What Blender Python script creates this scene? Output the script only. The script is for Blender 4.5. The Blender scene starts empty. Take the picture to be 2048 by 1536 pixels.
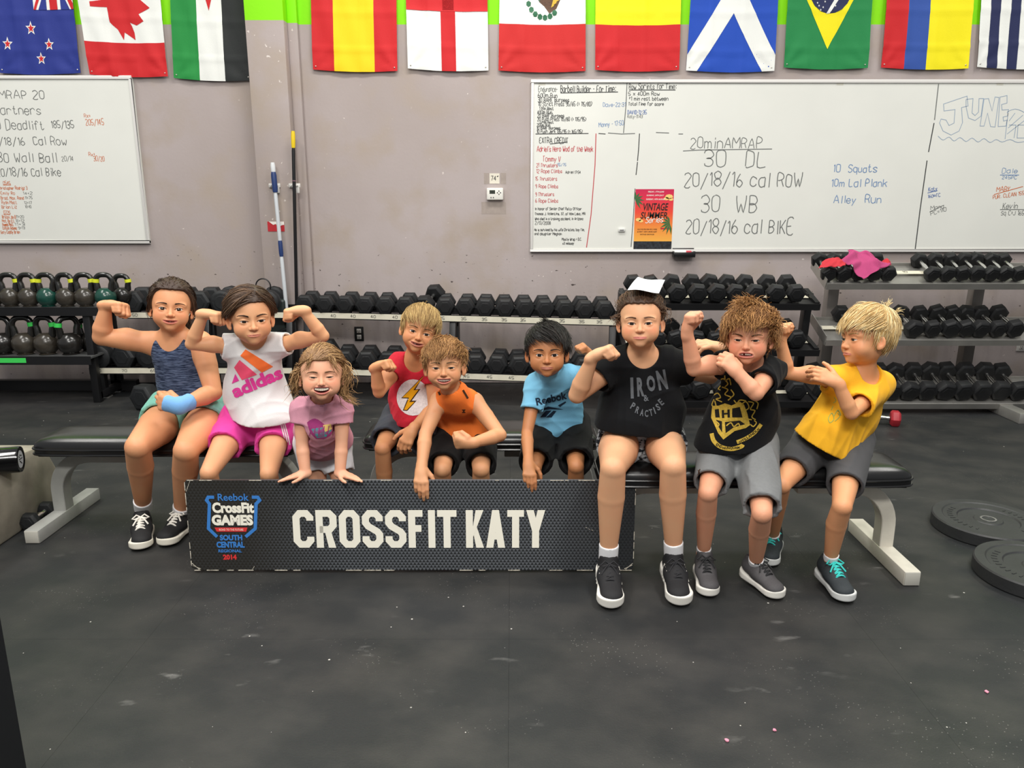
import bpy, bmesh, math, random
import numpy as np
from mathutils import Vector, Matrix, Quaternion
from mathutils.bvhtree import BVHTree

# ------------------------------------------------------------------ camera, world, lights, exposure
FPX, PITCH, CAMH = 1538.0, math.radians(13.7), 1.45
scene = bpy.context.scene
COL = scene.collection
cam_d = bpy.data.cameras.new('camera'); cam = bpy.data.objects.new('camera', cam_d); COL.objects.link(cam)
cam_d.sensor_width = 36.0; cam_d.lens = FPX/2048*36.0; cam_d.clip_end = 60; cam_d.clip_start = 0.05
cam.location = (0, 0, CAMH); cam.rotation_euler = (math.pi/2-PITCH, 0, 0)
scene.camera = cam
scene.view_settings.view_transform = 'Standard'; scene.view_settings.look = 'None'
scene.view_settings.gamma = 1.0; scene.view_settings.use_curve_mapping = False
scene.view_settings.exposure = 0.08
W = bpy.data.worlds.new('hall_light'); scene.world = W; W.use_nodes = True
W.node_tree.nodes['Background'].inputs[0].default_value = (0.96, 0.98, 1.0, 1)
W.node_tree.nodes['Background'].inputs[1].default_value = 0.33
def area(name, loc, rot, sx, sy, power, color=(1, 0.97, 0.92)):
    d = bpy.data.lights.new(name, 'AREA'); d.shape = 'RECTANGLE'; d.size = sx; d.size_y = sy
    d.energy = power; d.color = color
    o = bpy.data.objects.new(name, d); COL.objects.link(o); o.location = loc; o.rotation_euler = rot
    return o
area('ceiling_light', (-2.2, 1.3, 4.6), (math.radians(-8), 0, 0), 0.5, 2.4, 135)
area('ceiling_light.001', (1.9, 1.3, 4.6), (math.radians(-8), 0, 0), 0.5, 2.4, 135)
area('ceiling_light.002', (-0.2, 4.3, 4.6), (0, 0, 0), 2.4, 0.5, 100)
area('ceiling_light.003', (-0.3, -1.6, 4.4), (math.radians(30), 0, 0), 2.4, 0.6, 185)
area('ceiling_light.004', (3.9, 4.0, 4.6), (0, 0, 0), 0.5, 2.4, 75)
area('ceiling_light.005', (-4.1, 4.0, 4.6), (0, 0, 0), 0.5, 2.4, 75)

cP, sP = math.cos(PITCH), math.sin(PITCH)
def at(px, py, Y):
    """world point seen at (px, py) of the 2048x1536 frame at forward distance Y"""
    a = (px-1024)/FPX; b = (768-py)/FPX
    t = Y/(cP+b*sP)
    return np.array([a*t, Y, CAMH+t*(b*cP-sP)])
def ppm(py, Y):
    b = (768-py)/FPX
    return FPX/(Y/(cP+b*sP))
def lin(h):
    if isinstance(h, str):
        h = h.lstrip('#'); v = [int(h[i:i+2], 16)/255 for i in (0, 2, 4)]
    else: v = h
    return tuple(c/12.92 if c <= 0.04045 else ((c+0.055)/1.055)**2.4 for c in v)

# ------------------------------------------------------------------ materials
_M = {}
def mat(name, col, rough=0.6, metal=0.0, spec=0.5, var=0.0, vscale=20, bump=0.0, bscale=60, attr=False, sss=0.0, coat=0.0, bstretch=None, sheen=0.0, emis=None):
    if name in _M: return _M[name]
    m = bpy.data.materials.new(name); m.use_nodes = True; nt = m.node_tree; N = nt.nodes; L = nt.links
    p = N['Principled BSDF']; _M[name] = m
    c = lin(col or '#ffffff')
    p.inputs['Base Color'].default_value = (*c, 1); p.inputs['Roughness'].default_value = rough
    p.inputs['Metallic'].default_value = metal; p.inputs['Specular IOR Level'].default_value = spec
    if coat: p.inputs['Coat Weight'].default_value = coat; p.inputs['Coat Roughness'].default_value = 0.15
    if sheen: p.inputs['Sheen Weight'].default_value = sheen
    if sss:
        p.inputs['Subsurface Weight'].default_value = sss
        p.inputs['Subsurface Radius'].default_value = (0.012, 0.005, 0.003); p.inputs['Subsurface Scale'].default_value = 1.0
    tc = None
    def coords():
        nonlocal tc
        if tc is None: tc = N.new('ShaderNodeTexCoord')
        return tc.outputs['Object']
    src = None
    if attr:
        a = N.new('ShaderNodeAttribute'); a.attribute_name = 'Col'; src = a.outputs['Color']
    if var:
        n = N.new('ShaderNodeTexNoise'); n.inputs['Scale'].default_value = vscale; n.inputs['Detail'].default_value = 4
        L.new(coords(), n.inputs['Vector'])
        mp = N.new('ShaderNodeMapRange'); mp.inputs[1].default_value = 0.3; mp.inputs[2].default_value = 0.7
        mp.inputs[3].default_value = 1-var; mp.inputs[4].default_value = 1+var
        L.new(n.outputs[0], mp.inputs[0])
        mx = N.new('ShaderNodeVectorMath'); mx.operation = 'SCALE'
        if src is not None: L.new(src, mx.inputs[0])
        else: mx.inputs[0].default_value = c
        L.new(mp.outputs[0], mx.inputs['Scale']); src = mx.outputs[0]
    if src is not None: L.new(src, p.inputs['Base Color'])
    if bump:
        n = N.new('ShaderNodeTexNoise'); n.inputs['Scale'].default_value = bscale; n.inputs['Detail'].default_value = 3
        if bstretch:
            mpg = N.new('ShaderNodeMapping'); mpg.inputs['Scale'].default_value = bstretch
            L.new(coords(), mpg.inputs[0]); L.new(mpg.outputs[0], n.inputs['Vector'])
        else: L.new(coords(), n.inputs['Vector'])
        b = N.new('ShaderNodeBump'); b.inputs['Strength'].default_value = bump; b.inputs['Distance'].default_value = 0.004
        L.new(n.outputs[0], b.inputs['Height']); L.new(b.outputs[0], p.inputs['Normal'])
    return m

# ------------------------------------------------------------------ scene objects
def tag(o, label=None, cat=None, group=None, kind=None):
    if label: o['label'] = label
    if cat: o['category'] = cat
    if group: o['group'] = group
    if kind: o['kind'] = kind
    return o
def empty(name, loc=(0, 0, 0), label=None, cat=None, group=None, rz=0):
    o = bpy.data.objects.new(name, None); COL.objects.link(o); o.location = loc; o.rotation_euler = (0, 0, rz)
    o.empty_display_size = 0.1
    return tag(o, label, cat, group)
def link(name, me, m=None, parent=None, local=False):
    o = bpy.data.objects.new(name, me); COL.objects.link(o)
    if m is not None:
        for x in (m if isinstance(m, (list, tuple)) else [m]): me.materials.append(x)
    if parent is not None:
        o.parent = parent
        if not local: o.matrix_parent_inverse = world_of(parent).inverted()
    return o
def world_of(o):
    mtx = o.matrix_basis.copy()
    if o.parent is not None: mtx = world_of(o.parent) @ o.matrix_parent_inverse @ mtx
    return mtx
def np_mesh(name, V, Q, smooth=True, col=None):
    V = np.asarray(V, dtype=np.float32); Q = np.asarray(Q, dtype=np.int32)
    me = bpy.data.meshes.new(name); k = Q.shape[1]
    me.vertices.add(len(V)); me.vertices.foreach_set('co', V.ravel())
    me.loops.add(Q.size); me.loops.foreach_set('vertex_index', Q.ravel())
    me.polygons.add(len(Q)); me.polygons.foreach_set('loop_start', np.arange(0, Q.size, k, dtype=np.int32))
    me.update(calc_edges=True)
    me.polygons.foreach_set('use_smooth', np.full(len(Q), smooth, dtype=bool))
    if col is not None:
        a = me.color_attributes.new('Col', 'FLOAT_COLOR', 'POINT')
        c = np.ones((len(V), 4), dtype=np.float32); c[:, :3] = col; a.data.foreach_set('color', c.ravel())
    return me
class MB:
    """collects simple solids into one mesh"""
    def __init__(s): s.v = []; s.f = []; s.mi = []; s.cur = 0
    def add(s, vs, fs):
        n = len(s.v); s.v += [tuple(map(float, v)) for v in vs]
        for f in fs: s.f.append(tuple(n+i for i in f)); s.mi.append(s.cur)
    def box(s, c, size, R=None):
        h = np.array(size)/2; vs = []
        for x in (-1, 1):
            for y in (-1, 1):
                for z in (-1, 1):
                    p = np.array([x, y, z])*h
                    if R is not None: p = R @ p
                    vs.append(p+np.array(c))
        s.add(vs, [(0, 1, 3, 2), (4, 6, 7, 5), (0, 4, 5, 1), (2, 3, 7, 6), (0, 2, 6, 4), (1, 5, 7, 3)]); return s
    def beam(s, a, b, w, h, up=(0, 0, 1)):
        a = np.array(a, float); b = np.array(b, float); d = b-a; L = np.linalg.norm(d); d /= L
        u = np.array(up, float); x = np.cross(d, u); x /= np.linalg.norm(x); u = np.cross(x, d)
        return s.box((a+b)/2, (w, L, h), np.column_stack([x, d, u]))
    def tube(s, pts, r, n=10, caps=True):
        pts = [np.array(p, float) for p in pts]; m = len(pts)
        rs = r if hasattr(r, '__len__') else [r]*m
        vs = []; prev = None
        for i, p in enumerate(pts):
            t = pts[min(i+1, m-1)]-pts[max(i-1, 0)]; t /= (np.linalg.norm(t)+1e-12)
            if prev is None:
                u = np.cross(t, [0, 0, 1]); 
                if np.linalg.norm(u) < 1e-3: u = np.cross(t, [1, 0, 0])
            else: u = prev-t*np.dot(prev, t)
            u /= np.linalg.norm(u); prev = u; w = np.cross(t, u)
            for k in range(n):
                a = 2*math.pi*k/n; vs.append(p+(u*math.cos(a)+w*math.sin(a))*rs[i])
        fs = [(i*n+k, i*n+(k+1) % n, (i+1)*n+(k+1) % n, (i+1)*n+k) for i in range(m-1) for k in range(n)]
        if caps: fs += [tuple(range(n-1, -1, -1)), tuple((m-1)*n+k for k in range(n))]
        s.add(vs, fs); return s
    def lathe(s, prof, n=24, c=(0, 0, 0), R=None):
        """prof: list of (r,z) about the local z axis"""
        c = np.array(c, float); vs = []
        for r, z in prof:
            for k in range(n):
                a = 2*math.pi*k/n; p = np.array([r*math.cos(a), r*math.sin(a), z])
                if R is not None: p = R @ p
                vs.append(p+c)
        m = len(prof)
        fs = [(i*n+k, i*n+(k+1) % n, (i+1)*n+(k+1) % n, (i+1)*n+k) for i in range(m-1) for k in range(n)]
        if prof[0][0] > 1e-6: fs.append(tuple(range(n-1, -1, -1)))
        if prof[-1][0] > 1e-6: fs.append(tuple((m-1)*n+k for k in range(n)))
        s.add(vs, fs); return s
    def prism(s, poly, depth, O, U, V, Wd):
        """2D polygon extruded along Wd"""
        O, U, V, Wd = [np.array(a, float) for a in (O, U, V, Wd)]; n = len(poly)
        vs = [O+U*x+V*y for x, y in poly]+[O+U*x+V*y+Wd*depth for x, y in poly]
        s.add(vs, [tuple(range(n)), tuple(range(2*n-1, n-1, -1))]+[(i, i+n, (i+1) % n+n, (i+1) % n) for i in range(n)]); return s
    def build(s, name, m=None, parent=None, smooth=False, bevel=0, seg=2, local=False, sharp=35):
        me = bpy.data.meshes.new(name); me.from_pydata(s.v, [], s.f)
        if any(s.mi): me.polygons.foreach_set('material_index', s.mi)
        bm = bmesh.new(); bm.from_mesh(me); bmesh.ops.remove_doubles(bm, verts=bm.verts, dist=1e-6)
        bmesh.ops.recalc_face_normals(bm, faces=bm.faces)
        if bevel:
            es = [e for e in bm.edges if len(e.link_faces) == 2 and e.calc_face_angle(0) > math.radians(30)]
            bmesh.ops.bevel(bm, geom=es, offset=bevel, segments=seg, affect='EDGES', profile=0.5, clamp_overlap=True)
        if smooth or bevel:
            for f in bm.faces: f.smooth = True
            for e in bm.edges:
                e.smooth = not (len(e.link_faces) == 2 and e.calc_face_angle(0) > math.radians(sharp))
        bm.to_mesh(me); bm.free()
        return link(name, me, m, parent, local)
def unit(v):
    v = np.array(v, float); return v/(np.linalg.norm(v)+1e-12)
def copy_tree(o, parent=None):
    c = o.copy(); COL.objects.link(c)
    if parent is not None: c.parent = parent
    for ch in list(o.children): copy_tree(ch, c)
    return c
ORD = ['first', 'second', 'third', 'fourth', 'fifth', 'sixth', 'seventh', 'eighth', 'ninth', 'tenth', 'eleventh', 'twelfth', 'thirteenth', 'fourteenth', 'fifteenth', 'sixteenth', 'seventeenth', 'eighteenth', 'nineteenth', 'twentieth']

# ------------------------------------------------------------------ stroke lettering
GL = {
'A':'022842 1434','B':'0208 082837362505 052534332202','C':'3728180703122233','D':'0208 082837332202','E':'38080232 0525','F':'380802 0525',
'G':'37281807031222333525','H':'0208 3238 0535','I':'1218','J':'3833221203','K':'0208 3804 1532','L':'080232','M':'0208254842','N':'02083238','O':'18070312223337281 8'.replace(' ',''),
'P':'020828373534 04'.replace('3534 04','362505'),'Q':'180703122233372818 2432','R':'020828373625 05 2532'.replace('25 05','2505'),'S':'3728180706253433221203','T':'0838 1812','U':'080312223338','V':'081238','W':'0812253248','X':'0832 3802','Y':'081538 1512','Z':'08380232',
'0':'180703122233372818','1':'071812','2':'07182837360232','3':'0718283736251525343322 1203'.replace(' ',''),'4':'28043 4 2822'.replace('3 4','34'),'5':'38080525343322 1203'.replace(' ',''),'6':'2817050312223334251504','7':'083812','8':'180706152536372818 150403122233342515','9':'3625150607182837332212',
'a':'36261605031222 33 3632'.replace('22 33','2233'),'b':'0802 051625343322120 3'.replace('0 3','03'),'c':'3526160503122233','d':'3832 352616050312 2233'.replace('12 22','1222'),'e':'0434352616050312223 3'.replace('3 3','33'),'f':'37281712 0626','g':'3526160503122233 36312010 01'.replace('10 01','1001'),'h':'0802 0516263532','i':'1612 1718','j':'1611 1718','k':'0802 3604 1532','l':'1812','m':'0602 05162522 25364542','n':'0602 0516263532','o':'160503122233352616','p':'0600 051626353322 1203'.replace('22 12','2212'),'q':'3630 3526160503122233','r':'0602 05162635','s':'352616051433221203','t':'18132233 0626','u':'0603122233 3632','v':'061236','w':'0612243246','x':'0632 3602','y':'0613 3600','z':'06360232',
'/':'0138','-':'0525',':':'1314 1617','.':'1213','+':'1317 0525','(':'28160422','.':'1213',')':'08261402','!':'1814 1213',"'":'1817','#':'0703 3733 0636 0434','*':'1418 0637','°':'071828171607'.replace('1607','07'),'=':'0636 0434','&':'3206172825020323 35'.replace(' ',''),',':'1301','|':'1001'}
def strokes(text, jit=0.0, seed=0, adv=1.35):
    """returns polylines in units where cap height = 6, and the width"""
    rnd = random.Random(seed); out = []; x = 0
    for ch in text:
        if ch == ' ': x += 3.0; continue
        g = GL.get(ch) or GL.get(ch.upper(), '0232')
        w = 0; dy = rnd.uniform(-jit, jit); sc = 1+rnd.uniform(-jit, jit)*0.3
        for st in g.split():
            pts = []
            for i in range(0, len(st)-1, 2):
                px = float(st[i]); py = float(st[i+1])-2; w = max(w, px)
                pts.append((x+px*sc+rnd.uniform(-jit, jit)*.5, py*sc+dy+rnd.uniform(-jit, jit)*.5))
            if len(pts) > 1: out.append(pts)
        x += max(w, 1)*sc+adv
    return out, x-adv
def smooth_line(pts, k=3):
    P = [np.array(p, float) for p in pts]
    if len(P) < 3: return P
    closed = np.linalg.norm(P[0]-P[-1]) < 0.3
    out = []
    for i in range(len(P)-1):
        p0 = P[i-1] if i > 0 else (P[-2] if closed else P[0]); p1 = P[i]; p2 = P[i+1]
        p3 = P[i+2] if i+2 < len(P) else (P[1] if closed else P[-1])
        for j in range(k):
            t = j/k
            out.append(0.5*((2*p1)+(p2-p0)*t+(2*p0-5*p1+4*p2-p3)*t*t+(3*p1-p0-3*p2+p3)*t**3))
    out.append(P[-1]); return out
def ribbon(pts, w):
    """mitred 2D ribbon -> list of quads of 2D points"""
    P = [np.array(p, float) for p in pts]; n = len(P)
    L_, R_ = [], []
    closed = n > 3 and np.linalg.norm(P[0]-P[-1]) < 1e-6
    for i in range(n):
        a = P[i]-P[i-1] if i > 0 else (P[0]-P[-2] if closed else P[1]-P[0])
        b = P[i+1]-P[i] if i < n-1 else (P[1]-P[0] if closed else P[-1]-P[-2])
        a = a/(np.linalg.norm(a)+1e-9); b = b/(np.linalg.norm(b)+1e-9)
        na = np.array([-a[1], a[0]]); nb = np.array([-b[1], b[0]]); m = na+nb; l = np.linalg.norm(m)
        m = m/l if l > 1e-6 else na
        s = min(1/max(np.dot(m, na), 0.35), 2.2)
        L_.append(P[i]+m*w/2*s); R_.append(P[i]-m*w/2*s)
    return [(R_[i], R_[i+1], L_[i+1], L_[i]) for i in range(n-1)]
class Flat:
    """flat print: polygons on a plane O + U*x + V*y, a hair above the surface"""
    def __init__(s, O, U, V, lift=0.0008):
        s.O, s.U, s.V = [np.array(a, float) for a in (O, U, V)]; s.N = unit(np.cross(s.U, s.V)); s.v = []; s.f = []; s.lift = lift; s.k = 0
    def poly(s, pts):
        n = len(s.v); s.v += [tuple(s.O+s.U*p[0]+s.V*p[1]+s.N*(s.lift+(s.k % 12)*6e-5)) for p in pts]; s.f.append(tuple(range(n, n+len(pts))))
    def line(s, pts, w, k=0):
        for q in ribbon(smooth_line(pts, k) if k else pts, w): s.poly(q)
        s.k += 1
    def write(s, text, x, y, h, th, jit=0.25, k=3, seed=0, width=None, rot=0, adv=1.35, slant=0):
        st, wd = strokes(text, jit, seed, adv); u = h/6; sx = u if width is None else width/max(wd, 1)
        c, sn = math.cos(rot), math.sin(rot)
        for p in st:
            q = [(a*sx+b*u*slant, b*u) for a, b in p]
            q = [(x+a*c-b*sn, y+a*sn+b*c) for a, b in q]
            s.line(q, th, k if len(q) > 2 else 0)
        return wd*sx
    def build(s, name, m, parent=None):
        me = bpy.data.meshes.new(name); me.from_pydata(s.v, [], s.f); me.update()
        return link(name, me, m, parent)
# ------------------------------------------------------------------ implicit bodies: distance fields meshed with surface nets
class Prim:
    __slots__ = ('f', 'lo', 'hi')
    def __init__(s, f, lo, hi): s.f, s.lo, s.hi = f, np.array(lo, float), np.array(hi, float)
def cap(a, b, ra, rb=None, n=None, s=1.0):
    a = np.array(a, float); b = np.array(b, float); rb = ra if rb is None else rb
    ba = b-a; L2 = float(ba @ ba)+1e-12; e = None
    if n is not None: n = unit(n); e = 1/(s*s)-1
    def f(X, Y, Z):
        x = X-a[0]; y = Y-a[1]; z = Z-a[2]
        t = np.clip((x*ba[0]+y*ba[1]+z*ba[2])/L2, 0, 1)
        x = x-t*ba[0]; y = y-t*ba[1]; z = z-t*ba[2]; d2 = x*x+y*y+z*z
        if n is not None:
            q = x*n[0]+y*n[1]+z*n[2]; d2 = d2+e*q*q
        return np.sqrt(d2)-(ra+t*(rb-ra))
    r = max(ra, rb); return Prim(f, np.minimum(a, b)-r, np.maximum(a, b)+r)
def ell(c, r, R=None):
    c = np.array(c, float); r = np.array(r, float)
    def f(X, Y, Z):
        x = X-c[0]; y = Y-c[1]; z = Z-c[2]
        if R is not None: x, y, z = (x*R[0, 0]+y*R[1, 0]+z*R[2, 0], x*R[0, 1]+y*R[1, 1]+z*R[2, 1], x*R[0, 2]+y*R[1, 2]+z*R[2, 2])
        k0 = np.sqrt((x/r[0])**2+(y/r[1])**2+(z/r[2])**2); k1 = np.sqrt((x/r[0]**2)**2+(y/r[1]**2)**2+(z/r[2]**2)**2)+1e-9
        return k0*(k0-1)/k1
    e = r if R is None else np.abs(R) @ r
    return Prim(f, c-e, c+e)
def rbox(c, h, rad, R=None):
    c = np.array(c, float); h = np.array(h, float)
    def f(X, Y, Z):
        x = X-c[0]; y = Y-c[1]; z = Z-c[2]
        if R is not None: x, y, z = (x*R[0, 0]+y*R[1, 0]+z*R[2, 0], x*R[0, 1]+y*R[1, 1]+z*R[2, 1], x*R[0, 2]+y*R[1, 2]+z*R[2, 2])
        qx = np.abs(x)-h[0]+rad; qy = np.abs(y)-h[1]+rad; qz = np.abs(z)-h[2]+rad
        return np.sqrt(np.maximum(qx, 0)**2+np.maximum(qy, 0)**2+np.maximum(qz, 0)**2)+np.minimum(np.maximum(qx, np.maximum(qy, qz)), 0)-rad
    e = h if R is None else np.abs(R) @ h
    return Prim(f, c-e, c+e)
def cutp(p, q, n):
    """keep the side of the plane at q away from n"""
    q = np.array(q, float); n = unit(n)
    return Prim(lambda X, Y, Z: np.maximum(p.f(X, Y, Z), (X-q[0])*n[0]+(Y-q[1])*n[1]+(Z-q[2])*n[2]), p.lo, p.hi)
def xf(p, c, R, S):
    """a primitive given in a local frame (unit S) placed in the world"""
    c = np.array(c, float)
    def f(X, Y, Z):
        x = (X-c[0])/S; y = (Y-c[1])/S; z = (Z-c[2])/S
        return S*p.f(x*R[0, 0]+y*R[1, 0]+z*R[2, 0], x*R[0, 1]+y*R[1, 1]+z*R[2, 1], x*R[0, 2]+y*R[1, 2]+z*R[2, 2])
    m = (p.lo+p.hi)/2; e = (p.hi-p.lo)/2; mc = c+S*(R @ m); ec = S*(np.abs(R) @ e)
    return Prim(f, mc-ec, mc+ec)
def axis_coords(lo, hi, h0, fine):
    out = [lo]; x = lo
    while x < hi:
        h = h0
        for a, b, hf in fine:
            if a <= x <= b: h = min(h, hf)
            elif x < a: h = min(h, max(a-x, hf))
        x += h; out.append(x)
    return np.array(out, dtype=np.float32)
class Vol:
    def __init__(s, lo, hi, h, fine=()):
        s.c = [axis_coords(lo[i], hi[i], h, [(f[0][i], f[1][i], f[2]) for f in fine]) for i in range(3)]
        s.F = np.full([len(a) for a in s.c], 1.0, dtype=np.float32); s.h = h
    def _sub(s, p, pad):
        sl = []
        for i in range(3):
            a = np.searchsorted(s.c[i], p.lo[i]-pad); b = np.searchsorted(s.c[i], p.hi[i]+pad)
            if b-a < 1: return None
            sl.append(slice(a, b))
        X = s.c[0][sl[0]][:, None, None]; Y = s.c[1][sl[1]][None, :, None]; Z = s.c[2][sl[2]][None, None, :]
        return tuple(sl), p.f(X, Y, Z).astype(np.float32)
    def add(s, p, k=0.01):
        r = s._sub(p, k+2*s.h)
        if r is None: return s
        A = s.F[r[0]]; B = r[1]; h = np.maximum(k-np.abs(A-B), 0)/k
        s.F[r[0]] = np.minimum(A, B)-h*h*k*0.25; return s
    def sub(s, p, k=0.004):
        r = s._sub(p, k+2*s.h)
        if r is None: return s
        A = s.F[r[0]]; B = -r[1]; h = np.maximum(k-np.abs(A-B), 0)/k
        s.F[r[0]] = np.maximum(A, B)+h*h*k*0.25; return s
    def half(s, q, n):
        q = np.array(q, float); n = unit(n)
        d = (s.c[0]-q[0])[:, None, None]*n[0]+(s.c[1]-q[1])[None, :, None]*n[1]+(s.c[2]-q[2])[None, None, :]*n[2]
        s.F = np.maximum(s.F, d.astype(np.float32)); return s
    def displace(s, fn):
        m = np.abs(s.F) < 0.03; i = np.argwhere(m)
        if len(i): s.F[m] += fn(s.c[0][i[:, 0]], s.c[1][i[:, 1]], s.c[2][i[:, 2]]).astype(np.float32)
        return s
    def mesh(s):
        F = s.F; F[0] = F[-1] = 1; F[:, 0] = F[:, -1] = 1; F[:, :, 0] = F[:, :, -1] = 1
        S = F < 0
        sl = [(slice(None, -1) if not (i >> a) & 1 else slice(1, None)) for i in range(8) for a in range(3)]
        cs = [tuple(sl[3*i:3*i+3]) for i in range(8)]
        anyv = S[cs[0]].copy(); allv = S[cs[0]].copy()
        for i in range(1, 8): anyv |= S[cs[i]]; allv &= S[cs[i]]
        act = np.argwhere(anyv & ~allv)
        vid = np.full(anyv.shape, -1, dtype=np.int32); vid[act[:, 0], act[:, 1], act[:, 2]] = np.arange(len(act))
        off = np.array([[i & 1, (i >> 1) & 1, (i >> 2) & 1] for i in range(8)])
        val = np.stack([F[act[:, 0]+o[0], act[:, 1]+o[1], act[:, 2]+o[2]] for o in off], 1)
        acc = np.zeros((len(act), 3)); cnt = np.zeros(len(act))
        for i in range(8):
            for a in range(3):
                j = i | (1 << a)
                if j == i: continue
                v0, v1 = val[:, i], val[:, j]; m = (v0 < 0) != (v1 < 0)
                t = np.where(m, v0/(v0-v1+1e-20), 0)
                p = np.tile(off[i].astype(float), (len(act), 1)); p[:, a] += t
                acc[m] += p[m]; cnt[m] += 1
        fr = acc/cnt[:, None]; V = np.empty((len(act), 3))
        for a in range(3):
            c = s.c[a]; b = c[act[:, a]]; V[:, a] = b+fr[:, a]*(c[act[:, a]+1]-b)
        Q = []
        for a in range(3):
            b, c = (a+1) % 3, (a+2) % 3
            A = [slice(None)]*3; B = [slice(None)]*3; A[a] = slice(None, -1); B[a] = slice(1, None)
            ch = np.argwhere(S[tuple(A)] != S[tuple(B)]); sg = S[tuple(A)][ch[:, 0], ch[:, 1], ch[:, 2]]
            def cell(db, dc):
                q = ch.copy(); q[:, b] -= db; q[:, c] -= dc; return vid[q[:, 0], q[:, 1], q[:, 2]]
            q = np.stack([cell(1, 1), cell(0, 1), cell(0, 0), cell(1, 0)], 1)
            q[~sg] = q[~sg][:, ::-1]; Q.append(q)
        Q = np.concatenate(Q); return V, Q[(Q >= 0).all(1)]
def prims_box(ps, pad): return np.min([p.lo for p in ps], 0)-pad, np.max([p.hi for p in ps], 0)+pad
def fold_fn(seed, amp, freq=28.0, base=(0, 0, 1)):
    r = np.random.RandomState(seed); K = []
    for i in range(4):
        d = r.normal(size=3); d = unit(d-np.array(base)*np.dot(d, base)*0.75)
        K.append((d*freq*r.uniform(.6, 1.5), r.uniform(0, 6), r.normal(size=3)*freq*.35, r.uniform(0, 6), r.normal(size=3)*9, r.uniform(0, 6)))
    def f(X, Y, Z):
        o = 0
        for k, p, k2, p2, k3, p3 in K:
            ph = X*k[0]+Y*k[1]+Z*k[2]+p+2.2*np.sin(X*k2[0]+Y*k2[1]+Z*k2[2]+p2)
            o = o-(1-np.abs(np.sin(ph)))**2*np.clip(np.sin(X*k3[0]+Y*k3[1]+Z*k3[2]+p3)+.3, 0, 1)
        return amp*(o+.35)
    return f

# ------------------------------------------------------------------ hands
def hand_prims(w, d, n, side, S=1.0, pose='fist', spread=0.0):
    """w wrist, d towards knuckles, n palm normal, side=+1 when the thumb is on d x n"""
    d = unit(d); n = unit(np.array(n)-d*np.dot(n, d)); t = side*np.cross(d, n); w = np.array(w, float); ps = []
    P = lambda a, b, c: w+S*(d*a+t*b+n*c)
    ps.append((cap(P(-.01, 0, 0), P(.02, 0, 0), .021*S, .023*S, n, .8), .012))
    ps.append((cap(P(.018, .006, 0), P(.060, .017, 0), .017*S, .0135*S, n, .9), .012))
    ps.append((cap(P(.018, -.008, 0), P(.056, -.018, 0), .017*S, .0125*S, n, .9), .012))
    ps.append((cap(P(.02, 0, 0), P(.06, 0, 0), .018*S, .0135*S, n, .85), .01))
    curl = {'fist': (78, 98, 62), 'flat': (4, 6, 4), 'drape': (30, 24, 8), 'relaxed': (28, 34, 20), 'grip': (42, 52, 30), 'loose': (55, 70, 40)}[pose]
    lens = [(.030, .021, .017), (.033, .024, .018), (.031, .022, .017), (.025, .017, .015)]
    for i, (L, b) in enumerate(zip(lens, (.024, .0082, -.0075, -.0225))):
        k0 = P(.066-(.004 if i in (0, 2) else .009 if i == 3 else 0), b, 0); a = 0; p = k0; pl = (1.5-i)*spread
        dd = unit(d+t*math.sin(math.radians(pl))*1.0)
        for j in range(3):
            a += math.radians(curl[j]+(i-1.5)*2)
            v = dd*math.cos(a)+n*math.sin(a); q = p+v*L[j]*S
            r0 = (.0088, .0080, .0073)[j]*S*(0.9 if i == 3 else 1); r1 = (.0080, .0072, .0060)[j]*S*(0.9 if i == 3 else 1)
            ps.append((cap(p, q, r0, r1), .0022 if j else .004)); p = q
    if pose in ('fist', 'loose'):
        ps.append((cap(P(.052, .016, .014), P(.052, -.014, .014), .0165*S), .006))
        a0 = P(.018, .024, .006); a1 = P(.042, .034, .022); a2 = P(.060, .022, .034); a3 = P(.062, .004, .037)
    elif pose == 'drape':
        a0 = P(.012, .020, .004); a1 = P(.032, .040, .010); a2 = P(.052, .050, .020); a3 = P(.066, .052, .030)
    else:
        a0 = P(.012, .020, .004); a1 = P(.036, .043, .010); a2 = P(.058, .054, .014); a3 = P(.075, .058, .016)
    ps += [(cap(a0, a1, .0125*S, .0098*S), .008), (cap(a1, a2, .0092*S, .0086*S), .003), (cap(a2, a3, .0086*S, .0068*S), .002)]
    return ps

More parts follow.
